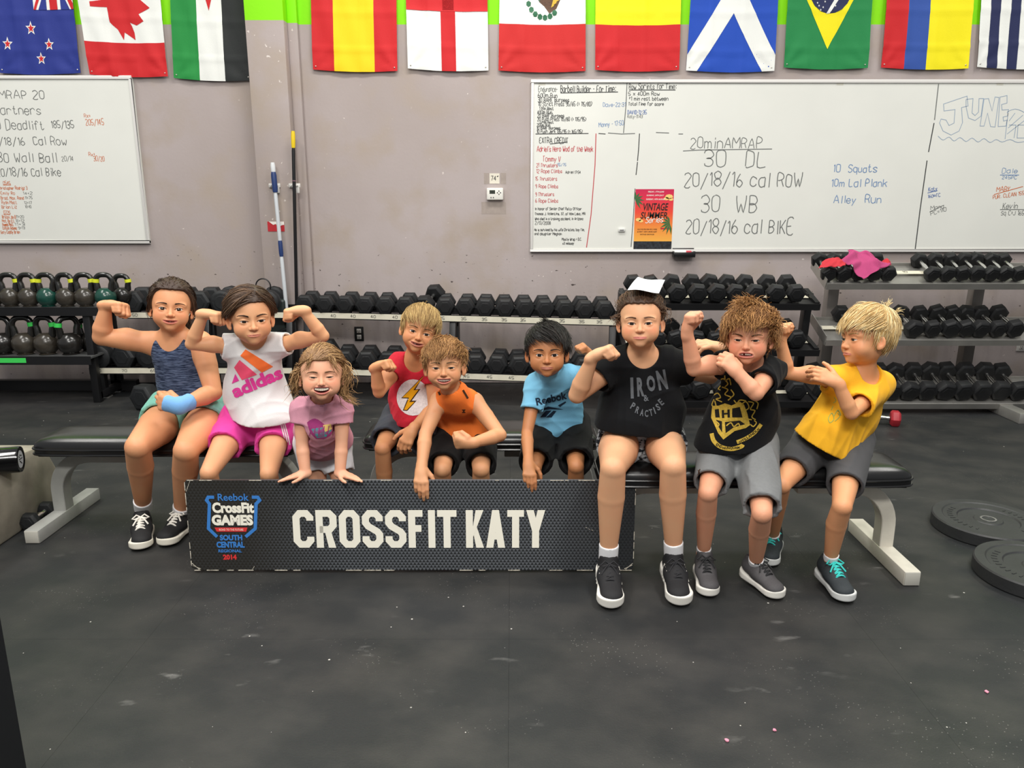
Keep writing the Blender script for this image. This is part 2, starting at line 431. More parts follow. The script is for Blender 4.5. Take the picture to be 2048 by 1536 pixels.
# ------------------------------------------------------------------ head
EYE = np.array([.142, 0, -.085])
def lip_curve(u, e):
    mw, mc = e['mw']*1.33, e['mc']
    return np.array([u*mw, -.368+.050*(u*mw/.12)**2, e.get('mz', -.325)+mc*u*u])
def head_prims(e):
    """local frame: unit = head height, face towards -y, chin at z=-.5, crown +.5"""
    A = []; D = []
    fw = e.get('fw', 1.0); ck = e.get('cheek', 1.0)
    A.append((ell((0, .06, .13), (.355*fw, .42, .37)), .02))
    A.append((ell((0, -.06, -.10), (.305*fw, .31, .36)), .12))
    A.append((ell((0, -.04, -.27), (.252*fw, .26, .20)), .08))
    for s in (-1, 1):
        A.append((ell((s*.178*fw, -.195, -.225), (.125, .125, .130*ck)), .09))
        A.append((ell((s*.145, -.275, -.008), (.11, .05, .035)), .07))     # brow
    A.append((ell((0, -.255, -.43), (.085, .085, .065)), .07))
    A.append((ell((0, -.255, -.325), (.135, .115, .10)), .06))
    A.append((cap((0, -.33, -.06), (0, -.392, -.185), .022, .033), .05))
    A.append((ell((0, -.405, -.205), (.044, .042, .038)), .03))
    for s in (-1, 1): A.append((ell((s*.046, -.372, -.215), (.031, .033, .026)), .022))
    # sockets and lids
    for s in (-1, 1):
        D.append((ell((s*.142, -.385, -.075), (.088, .070, .060)), .07))
    ey = []
    sq = e.get('squint', 1.0)
    for s in (-1, 1):
        ey.append((ell((s*.142, -.268, -.085), (.080, .080, .072)), .022))
    A2 = ey
    D2 = []
    for s in (-1, 1):
        for u in np.linspace(-1, 1, 7):
            hh = .026*sq*math.sqrt(max(1-u*u*.92, .03)); x = s*(.142+.0)+u*.062
            D2.append((ell((x, -.345, -.085+(.006*u*s)), (.018, .06, hh)), .004))
    for s in (-1, 1): D2.append((ell((s*.024, -.408, -.238), (.014, .022, .011)), .006))   # nostrils
    # lips
    A3 = []; mo = e['mo']; us = np.linspace(-1, 1, 9); th = e.get('lip', 1.0)
    for i in range(8):
        for sg, rr in ((1, .017), (-1, .021)):
            p = lip_curve(us[i], e); q = lip_curve(us[i+1], e)
            fa = math.sqrt(max(1-us[i]**2, 0)); fb = math.sqrt(max(1-us[i+1]**2, 0))
            p = p+np.array([0, .012*(1-fa), sg*(mo*fa+rr*.75*fa)]); q = q+np.array([0, .012*(1-fb), sg*(mo*fb+rr*.75*fb)])
            A3.append((cap(p, q, rr*(.42+.58*fa)*th, rr*(.42+.58*fb)*th), .012))
    D3 = []
    for i in range(8):
        p = lip_curve(us[i], e); q = lip_curve(us[i+1], e)
        fa = math.sqrt(max(1-us[i]**2, 0)); fb = math.sqrt(max(1-us[i+1]**2, 0))
        D3.append((cap(p+np.array([0, -.02, 0]), q+np.array([0, -.02, 0]), .0045+mo*fa, .0045+mo*fb, (0, 1, 0), 2.6 if mo > .008 else 4.0), .006))
    # smile creases
    if e.get('crease', 0):
        for s in (-1, 1):
            a = np.array([s*.075, -.36, -.215]); b = np.array([s*(e['mw']*1.33+.030), -.318, -.330+e['mc']])
            D3.append((cap(a, b, .010, .007), .03))
    # ears
    E = []
    ea = e.get('ear', 1.0)
    for s in (-1, 1):
        R = np.array(Matrix.Rotation(s*math.radians(-28), 3, 'Z'))
        E.append((ell((s*(.352*fw+.02), .035, -.115), (.026, .068*ea, .105*ea), R), .02))
        E.append((ell((s*(.345*fw+.01), .015, -.205), (.022, .035, .035), R), .02))
    E2 = []
    for s in (-1, 1):
        R = np.array(Matrix.Rotation(s*math.radians(-28), 3, 'Z'))
        E2.append((ell((s*(.372*fw+.022), .020, -.105), (.018, .040*ea, .066*ea), R), .012))
    return [(A, 1), (D, 0), (A2, 1), (D2, 0), (A3, 1), (D3, 0), (E, 1), (E2, 0)]
def head_rot(yaw, pitch, roll):
    return np.array(Matrix.Rotation(math.radians(yaw), 3, 'Z') @ Matrix.Rotation(math.radians(roll), 3, 'Y') @ Matrix.Rotation(math.radians(pitch), 3, 'X'))
SCALP_C = np.array([0, .06, .13]); SCALP_R = np.array([.355, .42, .37])
def hair_line(y, x, st):
    f = st.get('front', .27)
    return np.interp(y, [-.42, -.26, -.16, -.06, .06, .2, .45], [f, f-.04, f*.35+.02, .0, -.02, -.26, -.30])
def scalp_mask(p, st): return p[2] > hair_line(p[1], p[0], st)

def strand_mesh(name, S_list, rad, cols, m, parent):
    """S_list: array (n, k, 3) of strands -> 3-sided tapered tubes in one mesh"""
    P = np.asarray(S_list, dtype=np.float64); n, k, _ = P.shape
    T = np.gradient(P, axis=1); T /= np.linalg.norm(T, axis=2, keepdims=True)+1e-9
    U = np.cross(T, np.array([.31, .17, .93])); U /= np.linalg.norm(U, axis=2, keepdims=True)+1e-9; Wv = np.cross(T, U)
    tp = np.interp(np.linspace(0, 1, k), [0, .25, .75, 1], [.7, 1, .8, .12])[None, :, None]*np.asarray(rad).reshape(-1, 1, 1)
    vs = np.stack([P+(U*math.cos(a)+Wv*math.sin(a))*tp for a in (0, 2.094, 4.189)], 2)   # n,k,3,3
    V = vs.reshape(-1, 3); base = (np.arange(n)[:, None]*k+np.arange(k-1)[None, :])*3
    Q = np.concatenate([np.stack([base+a, base+(a+1) % 3, base+3+(a+1) % 3, base+3+a], -1).reshape(-1, 4) for a in range(3)])
    C = np.repeat(np.asarray(cols), k*3, axis=0)
    return link(name, np_mesh(name, V, Q, True, C), m, parent)
def make_hair(st, c, R, S, parent, seed):
    rnd = np.random.RandomState(seed); N = int(st.get('n', 1500)*1.6); K = 8
    base = np.array(lin(st['col'])); tip = np.array(lin(st.get('col2', st['col'])))
    m = mat('hair', '#ffffff', rough=.48, spec=.35, attr=True)
    vol = st.get('vol', .03); flow = st['flow']; strands_ = []; rads = []; cols = []
    B = np.array(st.get('tie', (0, .46, .10))); crown = np.array(st.get('crown', (0, .22, .50))); part = st.get('part', .0)
    # the mass of hair under the strands
    lo, hi = SCALP_C-SCALP_R-.12, SCALP_C+SCALP_R+.12
    v = Vol(lo, hi, .016); v.add(ell(SCALP_C, SCALP_R+.012+vol*.62), .01)
    X, Y, Z = [a for a in v.c]
    hl = hair_line(Y, 0, st)[None, :, None]-Z[None, None, :]+0*X[:, None, None]
    xx = np.abs(X)[:, None, None]
    hl = hl+np.where(Y[None, :, None] < -.05, .05*(xx/.3)**2, 0)
    v.F = np.maximum(v.F, hl.astype(np.float32)-.004)
    v.displace(lambda a, b, g: .006*np.sin(a*60+3*np.sin(b*17))*np.sin(b*30+g*23))
    Vv, Q = v.mesh()
    if len(Vv):
        Vw = (Vv*S) @ R.T+c
        cc = base[None]*(.80+.12*rnd.rand(len(Vw), 1))
        parent_o = link('hair', np_mesh('hair', Vw, Q, True, cc), m, parent)
    else: parent_o = parent
    cnt = 0
    while cnt < N:
        u = rnd.normal(size=3); u /= np.linalg.norm(u); p = SCALP_C+SCALP_R*u*(1.0)
        if p[2] < hair_line(p[1], p[0], st)+(.05*(p[0]/.3)**2 if p[1] < -.05 else 0)-.0: continue
        cnt += 1
        nrm = unit(u/SCALP_R); L = st['len']*rnd.uniform(.6, 1.15); cu = st.get('curl', 0); ph = rnd.uniform(0, 6.28); mess = rnd.normal(size=3)*st.get('mess', .15)*.55+np.sin(p[[1, 2, 0]]*17+np.array([seed, 1, 2.5]))*st.get('mess', .15)*.8; ph = 4*math.sin(7*p[0]+seed)+4*math.sin(8*p[1]+1)+4*math.sin(6*p[2]+2)+rnd.normal()*.45
        p = p+nrm*(.01+vol*rnd.rand()); pts = [p.copy()]; sd = L/(K-1); lift = st.get('lift', .2)
        front = p[1] < -.05
        if flow == 'crown' or flow == 'messy':
            side = 1 if p[0] > 0 else -1
        for j in range(1, K):
            q = (p-SCALP_C)/SCALP_R; nn = unit(q/SCALP_R)
            if flow == 'back':
                g = B-p; dist = np.linalg.norm(g)
                if dist < .06: g = g+np.array([0, .05, -.02])
                g = unit(g)
            elif flow == 'side':
                g = np.array([(-1 if p[0] < part else 1)*1.0, .45, -.5 if abs(p[0]-part) > .12 else -.02])
                if p[1] > .0: g = unit(g)+unit(B-p)
                g = unit(g)
            else:
                g = unit(p-crown)
                if p[1] < .1 and p[2] > .1: g = unit(g+np.array([st.get('sweep', 0), -.9, -.1]))
                if p[2] < .1: g = unit(g+np.array([0, 0, -.8]))
            gt = unit(g-nn*np.dot(g, nn)*(.9))
            lf = lift*(1-j/K)+st.get('lift2', 0)
            dv = unit(gt+nn*lf+mess+cu*np.array([math.sin(ph+j*1.25), math.cos(ph*1.3+j*1.1), math.sin(ph*1.6+j*1.35)])+np.array([0, 0, -st.get('grav', .1)*j/K]))
            p = p+dv*sd
            q = (p-SCALP_C)/(SCALP_R+.02+vol*.4); l = np.linalg.norm(q)
            if l < 1: p = SCALP_C+(p-SCALP_C)/l
            pts.append(p.copy())
        strands_.append(pts); rads.append(st.get('r', .0062)*rnd.uniform(.6, 1.2)*S)
        w = rnd.rand()**2.0; cols.append((base*(1-w)+tip*w)*rnd.uniform(.82, 1.12))
    for ex in st.get('extra', []):   # loose locks and ponytails: (start, path points, n, spread, length jitter)
        path, n, sp, curl = ex; path = np.array(path, float)
        tt = np.linspace(0, 1, K)
        for i in range(n):
            f = rnd.uniform(.75, 1.05); s_ = np.interp(tt*f*(len(path)-1), np.arange(len(path)), path[:, 0]); 
            pts = np.stack([np.interp(np.minimum(tt*f, 1)*(len(path)-1), np.arange(len(path)), path[:, a]) for a in range(3)], 1)
            o = rnd.normal(size=3)*sp; o2 = rnd.normal(size=3)*sp*1.3; ph = rnd.uniform(0, 6.28)
            pts = pts+o[None]*(.4+.6*tt[:, None])+o2[None]*tt[:, None]+curl*np.stack([np.sin(ph+tt*9), np.cos(ph+tt*8), np.sin(ph*2+tt*7)], 1)*tt[:, None]**.5
            strands_.append(pts); rads.append(st.get('r', .0065)*rnd.uniform(.6, 1.2)*S); w = rnd.rand(); cols.append((base*(1-w)+tip*w)*rnd.uniform(.82, 1.15))
    P = np.array(strands_)*S; P = P @ R.T+c
    o = strand_mesh('hair_strands', P, rads, cols, m, parent_o); o['kind'] = 'stuff'
    return parent_o

# ------------------------------------------------------------------ a whole person
def skin_mat():
    return mat('skin', '#ffffff', rough=.52, spec=.4, attr=True, sss=.12, bump=.05, bscale=400)
def smoothstep(x, a, b):
    t = np.clip((x-a)/(b-a), 0, 1); return t*t*(3-2*t)
def decal(items, m, parent, bvh, O, U, V, Nn, lift=.002, grid=.008, name='shirt_print'):
    """flat polygons (list of 2D point lists) draped on a surface: O centre, U/V axes in metres, Nn projection direction (into the cloth)"""
    bm = bmesh.new()
    for poly in items:
        vs = [bm.verts.new((x, y, 0)) for x, y in poly]
        try: bm.faces.new(vs)
        except ValueError: pass
    if not bm.faces: bm.free(); return None
    xs = [v.co.x for v in bm.verts]; ys = [v.co.y for v in bm.verts]
    for ax, (lo_, hi_) in ((0, (min(xs), max(xs))), (1, (min(ys), max(ys)))):
        t = math.floor(lo_/grid)*grid+grid
        while t < hi_:
            co = [0, 0, 0]; co[ax] = t; no = [0, 0, 0]; no[ax] = 1
            bmesh.ops.bisect_plane(bm, geom=bm.verts[:]+bm.edges[:]+bm.faces[:], dist=1e-6, plane_co=co, plane_no=no)
            t += grid
    Nv = Vector(Nn).normalized(); dead = []
    for v in bm.verts:
        w = Vector(O)+Vector(U)*v.co.x+Vector(V)*v.co.y
        hit = bvh.ray_cast(w-Nv*.25, Nv, .6)
        if hit[0] is None: dead.append(v)
        else: v.co = hit[0]-Nv*lift
    bmesh.ops.delete(bm, geom=dead, context='VERTS')
    me = bpy.data.meshes.new(name); bm.to_mesh(me); bm.free()
    for p in me.polygons: p.use_smooth = True
    return link(name, me, m, parent)
def text_polys(txt, h, bold=0.0, width=None, align='CENTER'):
    cu = bpy.data.curves.new('t', 'FONT'); cu.body = txt; cu.size = 1; cu.align_x = align; cu.offset = bold; cu.resolution_u = 3; cu.fill_mode = 'FRONT'
    o = bpy.data.objects.new('t', cu); COL.objects.link(o)
    dg = bpy.context.evaluated_depsgraph_get(); me = bpy.data.meshes.new_from_object(o.evaluated_get(dg))
    co = [(v.co.x, v.co.y) for v in me.vertices]; P = [[co[i] for i in p.vertices] for p in me.polygons]
    bpy.data.objects.remove(o); bpy.data.curves.remove(cu); bpy.data.meshes.remove(me)
    if not co: return []
    y0 = min(c[1] for c in co); y1 = max(c[1] for c in co); x0 = min(c[0] for c in co); x1 = max(c[0] for c in co)
    s = h/(y1-y0); sx = s if width is None else width/(x1-x0)
    cx = (x0+x1)/2
    return [[((x-cx)*sx, (y-(y0+y1)/2)*s) for x, y in p] for p in P]
def arr(p): return np.array(p, float) if isinstance(p, np.ndarray) else at(*p)

def shoe(parent, ankle, toe, S, st, side):
    """a shoe with sole and laces; ankle joint, toe tip on the floor"""
    ankle = np.array(ankle, float); toe = np.array(toe, float); fl = st.get('floor', min(toe[2], .012))
    d = np.array([toe[0]-ankle[0], toe[1]-ankle[1], 0]); d = unit(d); L = st.get('L', .225)
    pitch = st.get('pitch', 0.0)   # heel raised
    x = np.cross(d, [0, 0, 1]); zz = np.array([0, 0, 1.0])
    d3 = unit(d*math.cos(pitch)-zz*math.sin(pitch)); z3 = np.cross(x, d3); R = np.column_stack([x, d3, z3])   # local: x right, y forward, z up
    org = np.array([toe[0], toe[1], fl])-d3*L
    h = .0032
    Lc = lambda p: p
    cu = st['upper']; um = mat('shoe_'+cu, cu, rough=.75, var=.12, vscale=300, bump=.25, bscale=500)
    sm = mat('sole_'+st['sole'], st['sole'], rough=.5)
    W = L*.19
    def build(vs, name, m, par):
        V, Q = vs.mesh(); V = (V @ R.T)+org
        return link(name, np_mesh(name, V, Q), m, par)
    lo, hi = np.array([-.075, -.03, -.02]), np.array([.075, L+.03, .15])
    v = Vol(lo, hi, h)
    v.add(cap((0, W*.9, .052), (0, L*.45, .05), W*.78, W*.84, (0, 0, 1), .95), .01)
    v.add(cap((0, L*.45, .042), (side*.004, L-W*.95, .030), W*.88, W*.93, (0, 0, 1), .66), .035)
    v.add(cap((0, W*1.0, .055), (0, W*1.15, .085), W*.80, W*.78), .02)
    v.add(cap((0, W*1.9, .070), (0, W*1.55, .098), .020, .017, (0, 1, 0), .6), .012)
    v.sub(cap((0, W*1.05, .083), (0, W*1.1, .14), W*.60, W*.66), .004)
    v.half((0, 0, .018), (0, 0, -1))
    sh = build(v, 'shoe', um, parent)
    v = Vol(lo, hi, h)
    th = st.get('th', .026)
    v.add(cap((0, W*.95, 0), (0, L*.5, 0), W*.96, W*.90), .01); v.add(cap((0, L*.5, 0), (side*.004, L-W*1.02, 0), W*.88, W*1.04), .02)
    # flatten into a slab with a slightly rising toe
    Zc = v.c[2][None, None, :]; Yc = v.c[1][None, :, None]
    top = th+.010*np.clip((Yc/L-.72)/.28, 0, 1)+st.get('heelup', .006)*np.clip(1-Yc/L*3, 0, 1)
    F2 = np.sqrt(np.maximum(v.F, -1)**2)*0
    # horizontal distance only
    X = v.c[0][:, None, None]; 
    def hd(a, b, ra, rb):
        t = np.clip((Yc-a)/(b-a), 0, 1); return np.sqrt(X**2+(Yc-(a+t*(b-a)))**2)-(ra+t*(rb-ra))
    A = hd(W*.95, L*.5, W*1.04, W*.95); Bv = hd(L*.5, L-W*1.08, W*.95, W*1.13)
    D = np.minimum(A, Bv)+0*Zc
    hh = np.maximum(D, np.maximum(-Zc+.001, Zc-top)); q = np.sqrt(np.maximum(D+.006, 0)**2+np.maximum(np.maximum(-Zc+.007, Zc-top+.006), 0)**2)-.006
    v.F = np.where((D > -.006) & ((Zc-top > -.006) | (Zc < .007)), q, hh).astype(np.float32)
    build(v, 'sole', sm, sh)
    lm = mat('lace_'+st['lace'], st['lace'], rough=.7)
    mb = MB()
    def T(p): return org+R @ np.array(p)
    def topz(y):
        t = (y-L*.45)/(L*.55-W*.95)
        return np.interp(y, [W*1.6, L*.45, L*.62, L*.75], [.092, .083, .068, .058])
    for i in range(5):
        y = L*(.40+.062*i); z = topz(y); w = W*.46
        mb.tube([T((-w, y, z-.010)), T((-w*.5, y+.003, z+.001)), T((0, y+.004, z+.004)), T((w*.5, y+.003, z+.001)), T((w, y, z-.010))], st.get('lw', .003), 6)
        if i < 4:
            y2 = L*(.40+.062*(i+1)); z2 = topz(y2)
            mb.tube([T((-w*.8, y, z-.003)), T((0, (y+y2)/2, (z+z2)/2+.005)), T((w*.8, y2, z2-.003))], st.get('lw', .003)*.9, 6)
    for s in (-1, 1):   # bow
        y = L*.40; z = topz(y)+.006
        mb.tube([T((0, y, z)), T((s*.016, y-.004, z+.010)), T((s*.034, y+.008, z-.002)), T((s*.022, y+.014, z-.002)), T((0, y+.002, z+.002))], st.get('lw', .003)*.85, 6)
        mb.tube([T((0, y, z)), T((s*.014, y+.018, z-.002)), T((s*.030, y+.034, z-.022))], st.get('lw', .003)*.85, 6)
    mb.build('laces', lm, sh, smooth=True)
    if st.get('stripes'):
        mb = MB()
        for i in range(3):
            y = L*(.36+.085*i)
            for s in (-1, 1):
                mb.beam(T((s*(W*1.03), y, .026)), T((s*(W*.80), y-.012, .066)), .010, .004, up=R @ np.array([s, 0, .3]))
        mb.build('side_stripes', mat('sole_#e9e6dd', '#e9e6dd', rough=.5), sh)
    return sh

def person(cfg):
    J = {k: arr(v) for k, v in cfg['J'].items()}
    hx, hy, hY, hpx, yaw, pitch, roll = cfg['head']
    yaw += math.degrees(math.atan((1024-hx)/FPX)); roll += math.degrees(math.atan((1024-hx)/(7100-hy)))
    hpx *= 1.055; hy += 2.5
    hc = at(hx, hy, hY); S = hpx/ppm(hy, hY); R = head_rot(yaw, pitch, roll)
    g = cfg.get('g', 1.0); e = cfg['face']; seed = cfg['seed']
    root = empty('person', ((J['hipL'][0]+J['hipR'][0])/2, (J['hipL'][1]+J['hipR'][1])/2, 0), cfg['label'], 'person')
    hips = (J['hipL']+J['hipR'])/2; sh = (J['shL']+J['shR'])/2
    up = unit(sh-hips); lat = J['shR']-J['shL']; sw = np.linalg.norm(lat); lat = unit(lat-up*np.dot(lat, up)); fwd = np.cross(lat, up)
    hlat = unit(J['hipR']-J['hipL'])
    tl = np.linalg.norm(sh-hips)
    C = sh-up*tl*.20; Wp = sh-up*tl*.62+fwd*cfg.get('belly', 0.0); neck = sh+up*.030
    cw = sw*.5*.92; ww = cfg.get('waist', sw*.40); pw = max(ww*1.05, np.linalg.norm(J['hipR']-J['hipL'])*.5+.045*g)
    body = []
    body.append((cap(C, Wp, cw, ww, fwd, .66), .03)); body.append((cap(Wp, hips+up*.02, ww, pw*.94, fwd, .68), .03))
    body.append((cap(J['shL']-up*.006+lat*.012, J['shR']-up*.006-lat*.012, .036*g), .05))
    hb = hc+R @ np.array([0, .07, -.22])*S
    body.append((cap(neck-up*.01, hb, .047*g*cfg.get('nk', 1), .043*g*cfg.get('nk', 1)), .03))
    for s in 'LR': body.append((cap(neck+(hb-neck)*.25, sh+(J['sh'+s]-sh)*.80+up*.002, .030*g, .030*g), .03))
    for s in 'LR':
        arm = cfg.get('arm', 1.0)*g
        a, b, c = J['sh'+s], J['el'+s], J['wr'+s]
        m1 = a+(b-a)*.45
        body.append((cap(a, m1, .038*arm, .036*arm), .03)); body.append((cap(m1, b, .036*arm, .0285*arm), .003))
        # flexed biceps
        if cfg.get('flex'+s): 
            bu = unit(unit(c-b)-unit(b-a)*.3); body.append((ell(a+(b-a)*.52+bu*.012, (.028*arm,)*3), .03))
        m2 = b+(c-b)*.28
        body.append((cap(b, m2, .0285*arm, .0315*arm), .004)); body.append((cap(m2, c, .0315*arm, .020*cfg.get('wr', 1)*g**.5), .003))
        a, b, c = J['hip'+s], J['kn'+s], J['an'+s]; lg = cfg.get('leg', 1.0)*g
        body.append((cap(a, a+(b-a)*.45, .064*lg, .060*lg), .02)); body.append((cap(a+(b-a)*.45, b, .060*lg, .0365*lg), .003))
        ax = unit(c-b); bk = unit(np.cross(np.cross(ax, fwd*1.0), ax))   # forward component perpendicular to the shin
        body.append((ell(b+bk*.008, (.029*lg,)*3), .010))
        body.append((cap(b+ax*.005, b+(c-b)*.34-bk*.008, .0365*lg, .0395*lg), .003)); body.append((cap(b+(c-b)*.34-bk*.008, c, .0395*lg, .0245*lg), .003))
        if ('toe'+s) in J: body.append((cap(c, c-np.array([0, 0, .03]), .024, .020), .02))
    hands = []
    for s in 'LR':
        hcfg = cfg.get('hand'+s)
        if hcfg:
            hs = cfg.get('hs', 1.0); pr = hand_prims(J['wr'+s], hcfg[0], hcfg[1], (1 if s == 'L' else -1), hs, hcfg[2], hcfg[3] if len(hcfg) > 3 else 0)
            hands.append(pr)
    hp = head_prims(e); headL = [p for grp, ad in hp for p, k in grp if ad]
    hl, hh = prims_box([xf(p, hc, R, S) for p in headL], .004)
    fine = [(hl+np.array([0, 0, 0]), hh, cfg.get('hres', .0024))]
    for pr in hands:
        a, b = prims_box([p for p, k in pr], .004); fine.append((a, b, .0032))
    allp = [p for p, k in body]+[p for pr in hands for p, k in pr]
    lo, hi = prims_box(allp, .03); lo = np.minimum(lo, hl-.02); hi = np.maximum(hi, hh+.02); lo[2] = max(lo[2], .015)
    v = Vol(lo, hi, .0058, fine)
    for p, k in body: v.add(p, k)
    for pr in hands:
        for p, k in pr: v.add(p, k)
    first = True
    for grp, ad in hp:
        for p, k in grp:
            q = xf(p, hc, R, S)
            if ad: v.add(q, max(k*S, .001) if not first else .02)
            else: v.sub(q, max(k*S, .001))
            first = False
    V, Q = v.mesh()
    # colours
    skin = np.array(lin(cfg['skin'])); red = skin*np.array([1.04, .70, .66]); lipc = np.array(lin(cfg.get('lipc', '#b9685c')))
    lp = ((V-hc) @ R)/S; inh = (np.abs(lp) < .62).all(1)
    col = np.tile(skin, (len(V), 1))
    def blend(w, c2):
        nonlocal col
        w = w[:, None]; col = col*(1-w)+np.array(c2)*w
    r3 = np.random.RandomState(seed)
    nz = .5+.5*np.sin(V[:, 0]*31+2*np.sin(V[:, 2]*23))*np.sin(V[:, 2]*27+2*np.sin(V[:, 1]*19)); blend(.18*nz, red)
    for s in (-1, 1):
        d = np.linalg.norm((lp-np.array([s*.20, -.27, -.19]))/np.array([1, 1.3, .9]), axis=1); blend(inh*cfg.get('blush', .45)*(1-smoothstep(d, .03, .16)), red)
        d = np.linalg.norm((lp-np.array([s*.37, .03, -.11])), axis=1); blend(inh*.4*(1-smoothstep(d, .05, .12)), red)
    d = np.linalg.norm(lp-np.array([0, -.42, -.21]), axis=1); blend(inh*.35*(1-smoothstep(d, .03, .09)), red)
    us = np.linspace(-1, 1, 25); mo = e['mo']; dl = np.full(len(V), 9.0); di = np.full(len(V), 9.0)
    idx = np.where(inh & (lp[:, 1] < -.2))[0]; lq = lp[idx]
    if len(idx):
        cur = np.array([lip_curve(u, e) for u in us]); fr = np.sqrt(np.maximum(1-us**2, 0))
        i = np.clip(np.searchsorted(cur[:, 0], lq[:, 0]), 1, 24); t = np.clip((lq[:, 0]-cur[i-1, 0])/(cur[i, 0]-cur[i-1, 0]), 0, 1)
        zc = cur[i-1, 2]*(1-t)+cur[i, 2]*t; yc = cur[i-1, 1]*(1-t)+cur[i, 1]*t; ff = np.sqrt(np.maximum(1-(lq[:, 0]/(e['mw']*1.33))**2, 0))
        dz = lq[:, 2]-zc
        up_ = (mo+.026*e.get('lip', 1))*ff; dn = (mo+.034*e.get('lip', 1))*ff
        w = (1-smoothstep(dz-up_, -.006, .008))*(1-smoothstep(-dz-dn, -.006, .008))*(np.abs(lq[:, 0]) < e['mw']*1.36)
        wl = np.zeros(len(V)); wl[idx] = w*.85; blend(wl, lipc)
        inner = np.zeros(len(V)); inner[idx] = (np.abs(dz) < mo*ff+.003)*(np.abs(lq[:, 0]) < e['mw']*1.3)*smoothstep(lq[:, 1]-yc, .003, .014)
        blend(inner, np.array(lin('#6a2c28')))
    me = np_mesh('body', V, Q, True, col); bo = link('body', me, skin_mat(), root)
    toW = lambda p: hc+R @ (np.array(p, float)*S)
    # eyes: ball with iris and pupil as rings of faces
    em = [mat('eye_white', '#e9e2da', rough=.15, spec=.6), mat('iris_'+e.get('iris', '#4a2c18'), e.get('iris', '#4a2c18'), rough=.15, spec=.6), mat('pupil', '#0a0807', rough=.1, spec=.8)]
    for s in (-1, 1):
        mb = MB(); n = 20; c0 = np.array([s*.142, -.270, -.085]); ra = .071
        gx = math.radians(e.get('gaze', (0, 0))[0]); gz = math.radians(e.get('gaze', (0, 0))[1])
        Rg = np.array(Matrix.Rotation(gx, 3, 'Z') @ Matrix.Rotation(gz, 3, 'X') @ Matrix.Rotation(math.radians(90), 3, 'X'))
        for a0, a1, mi, k in ((0, 13, 2, 2), (13, 31, 1, 3), (31, 150, 0, 9)):
            mb.cur = mi; th = [math.radians(a0+(a1-a0)*i/k) for i in range(k+1)]
            rr = ra*(1.0 if mi == 0 else 1.012)
            vs = [toW(c0+Rg @ (np.array([math.sin(t)*math.cos(2*math.pi*j/n), math.sin(t)*math.sin(2*math.pi*j/n), math.cos(t)])*rr)) for t in th for j in range(n)]
            mb.add(vs, [(i*n+j, i*n+(j+1) % n, (i+1)*n+(j+1) % n, (i+1)*n+j) for i in range(k) for j in range(n)])
        mb.build('eye', em, bo, smooth=True, sharp=80)
    # lashes and brows
    sq = e.get('squint', 1.0); lm = mat('lash_'+e.get('brow', '#3a2416'), e.get('brow', '#3a2416'), rough=.7)
    for s in (-1, 1):
        mb = MB(); pts = []
        for u in np.linspace(-1.12, 1.12, 9):
            hh_ = .030*sq*math.sqrt(max(1-(u/1.15)**2, .0)); x = s*.142+u*.063
            dy = math.sqrt(max(.083**2-(u*.058)**2-hh_**2*.6, 0))
            pts.append(toW((x, -.268-dy-.002, -.085+hh_+.004*u*s)))
        mb.tube(pts, [S*.0055*f for f in (.35, .7, .9, 1, 1, 1, .9, .7, .35)], 5)
        mb.build('eyelashes', mat('lash', '#1d120c', rough=.6), bo, smooth=True)
    bvh = BVHTree.FromPolygons([tuple(p) for p in V.tolist()], Q.tolist()) if True else None
    fv = R @ np.array([0, 1.0, 0]); rr = random.Random(seed); st_ = []; ba = -e.get('browang', .05)
    for s in (-1, 1):
        S_ = []
        for i in range(64):
            u = rr.random(); x = s*(.062+.155*u); z = .008+e.get('browz', 0)+.022*math.sin(u*2.4)*e.get('browarch', 1)+ba*(u-.5)*.06+rr.uniform(-.009, .009)*(1.2-u)
            dx = s*.042; dz = .012-.030*u
            pp = []
            for t in (0, .5, 1):
                w = toW((x+dx*t, -.7, z+dz*t)); hit = bvh.ray_cast(Vector(w), Vector(fv), .3)
                if hit[0] is None: break
                pp.append(np.array(hit[0])-fv*.0012*(1+t*.3))
            if len(pp) == 3: S_.append(pp)
        if S_: strand_mesh('eyebrow', S_, [S*.0046]*len(S_), [np.array(lin(e.get('brow', '#3a2416')))*rr.uniform(.8, 1.2) for _ in S_], mat('hair', '#ffffff', attr=True), bo)
    if e.get('teeth'):
        mb = MB(); n = e.get('nteeth', 8); gap = e.get('gap', ())
        wt = e['mw']*1.33*.86*2/n
        for i in range(n):
            if i in gap: continue
            x = (i-(n-1)/2)*wt; u = x/(e['mw']*1.33); c_ = lip_curve(u, e); f = math.sqrt(max(1-u*u, 0))
            cc = toW(c_+np.array([0, .036, mo*f*.42])); mb.box(cc, np.array([wt*.94, .02, mo*1.05*f+.006])*S, R)
        mb.build('teeth', mat('teeth', '#e8dfcd', rough=.25), bo, bevel=.0007, seg=1)
    if cfg.get('hair'): make_hair(cfg['hair'], hc, R, S, root, seed)
    # ---------------- clothes
    out = {'root': root, 'fwd': fwd, 'up': up, 'lat': lat, 'J': J, 'hc': hc, 'R': R, 'S': S}
    T = cfg.get('top')
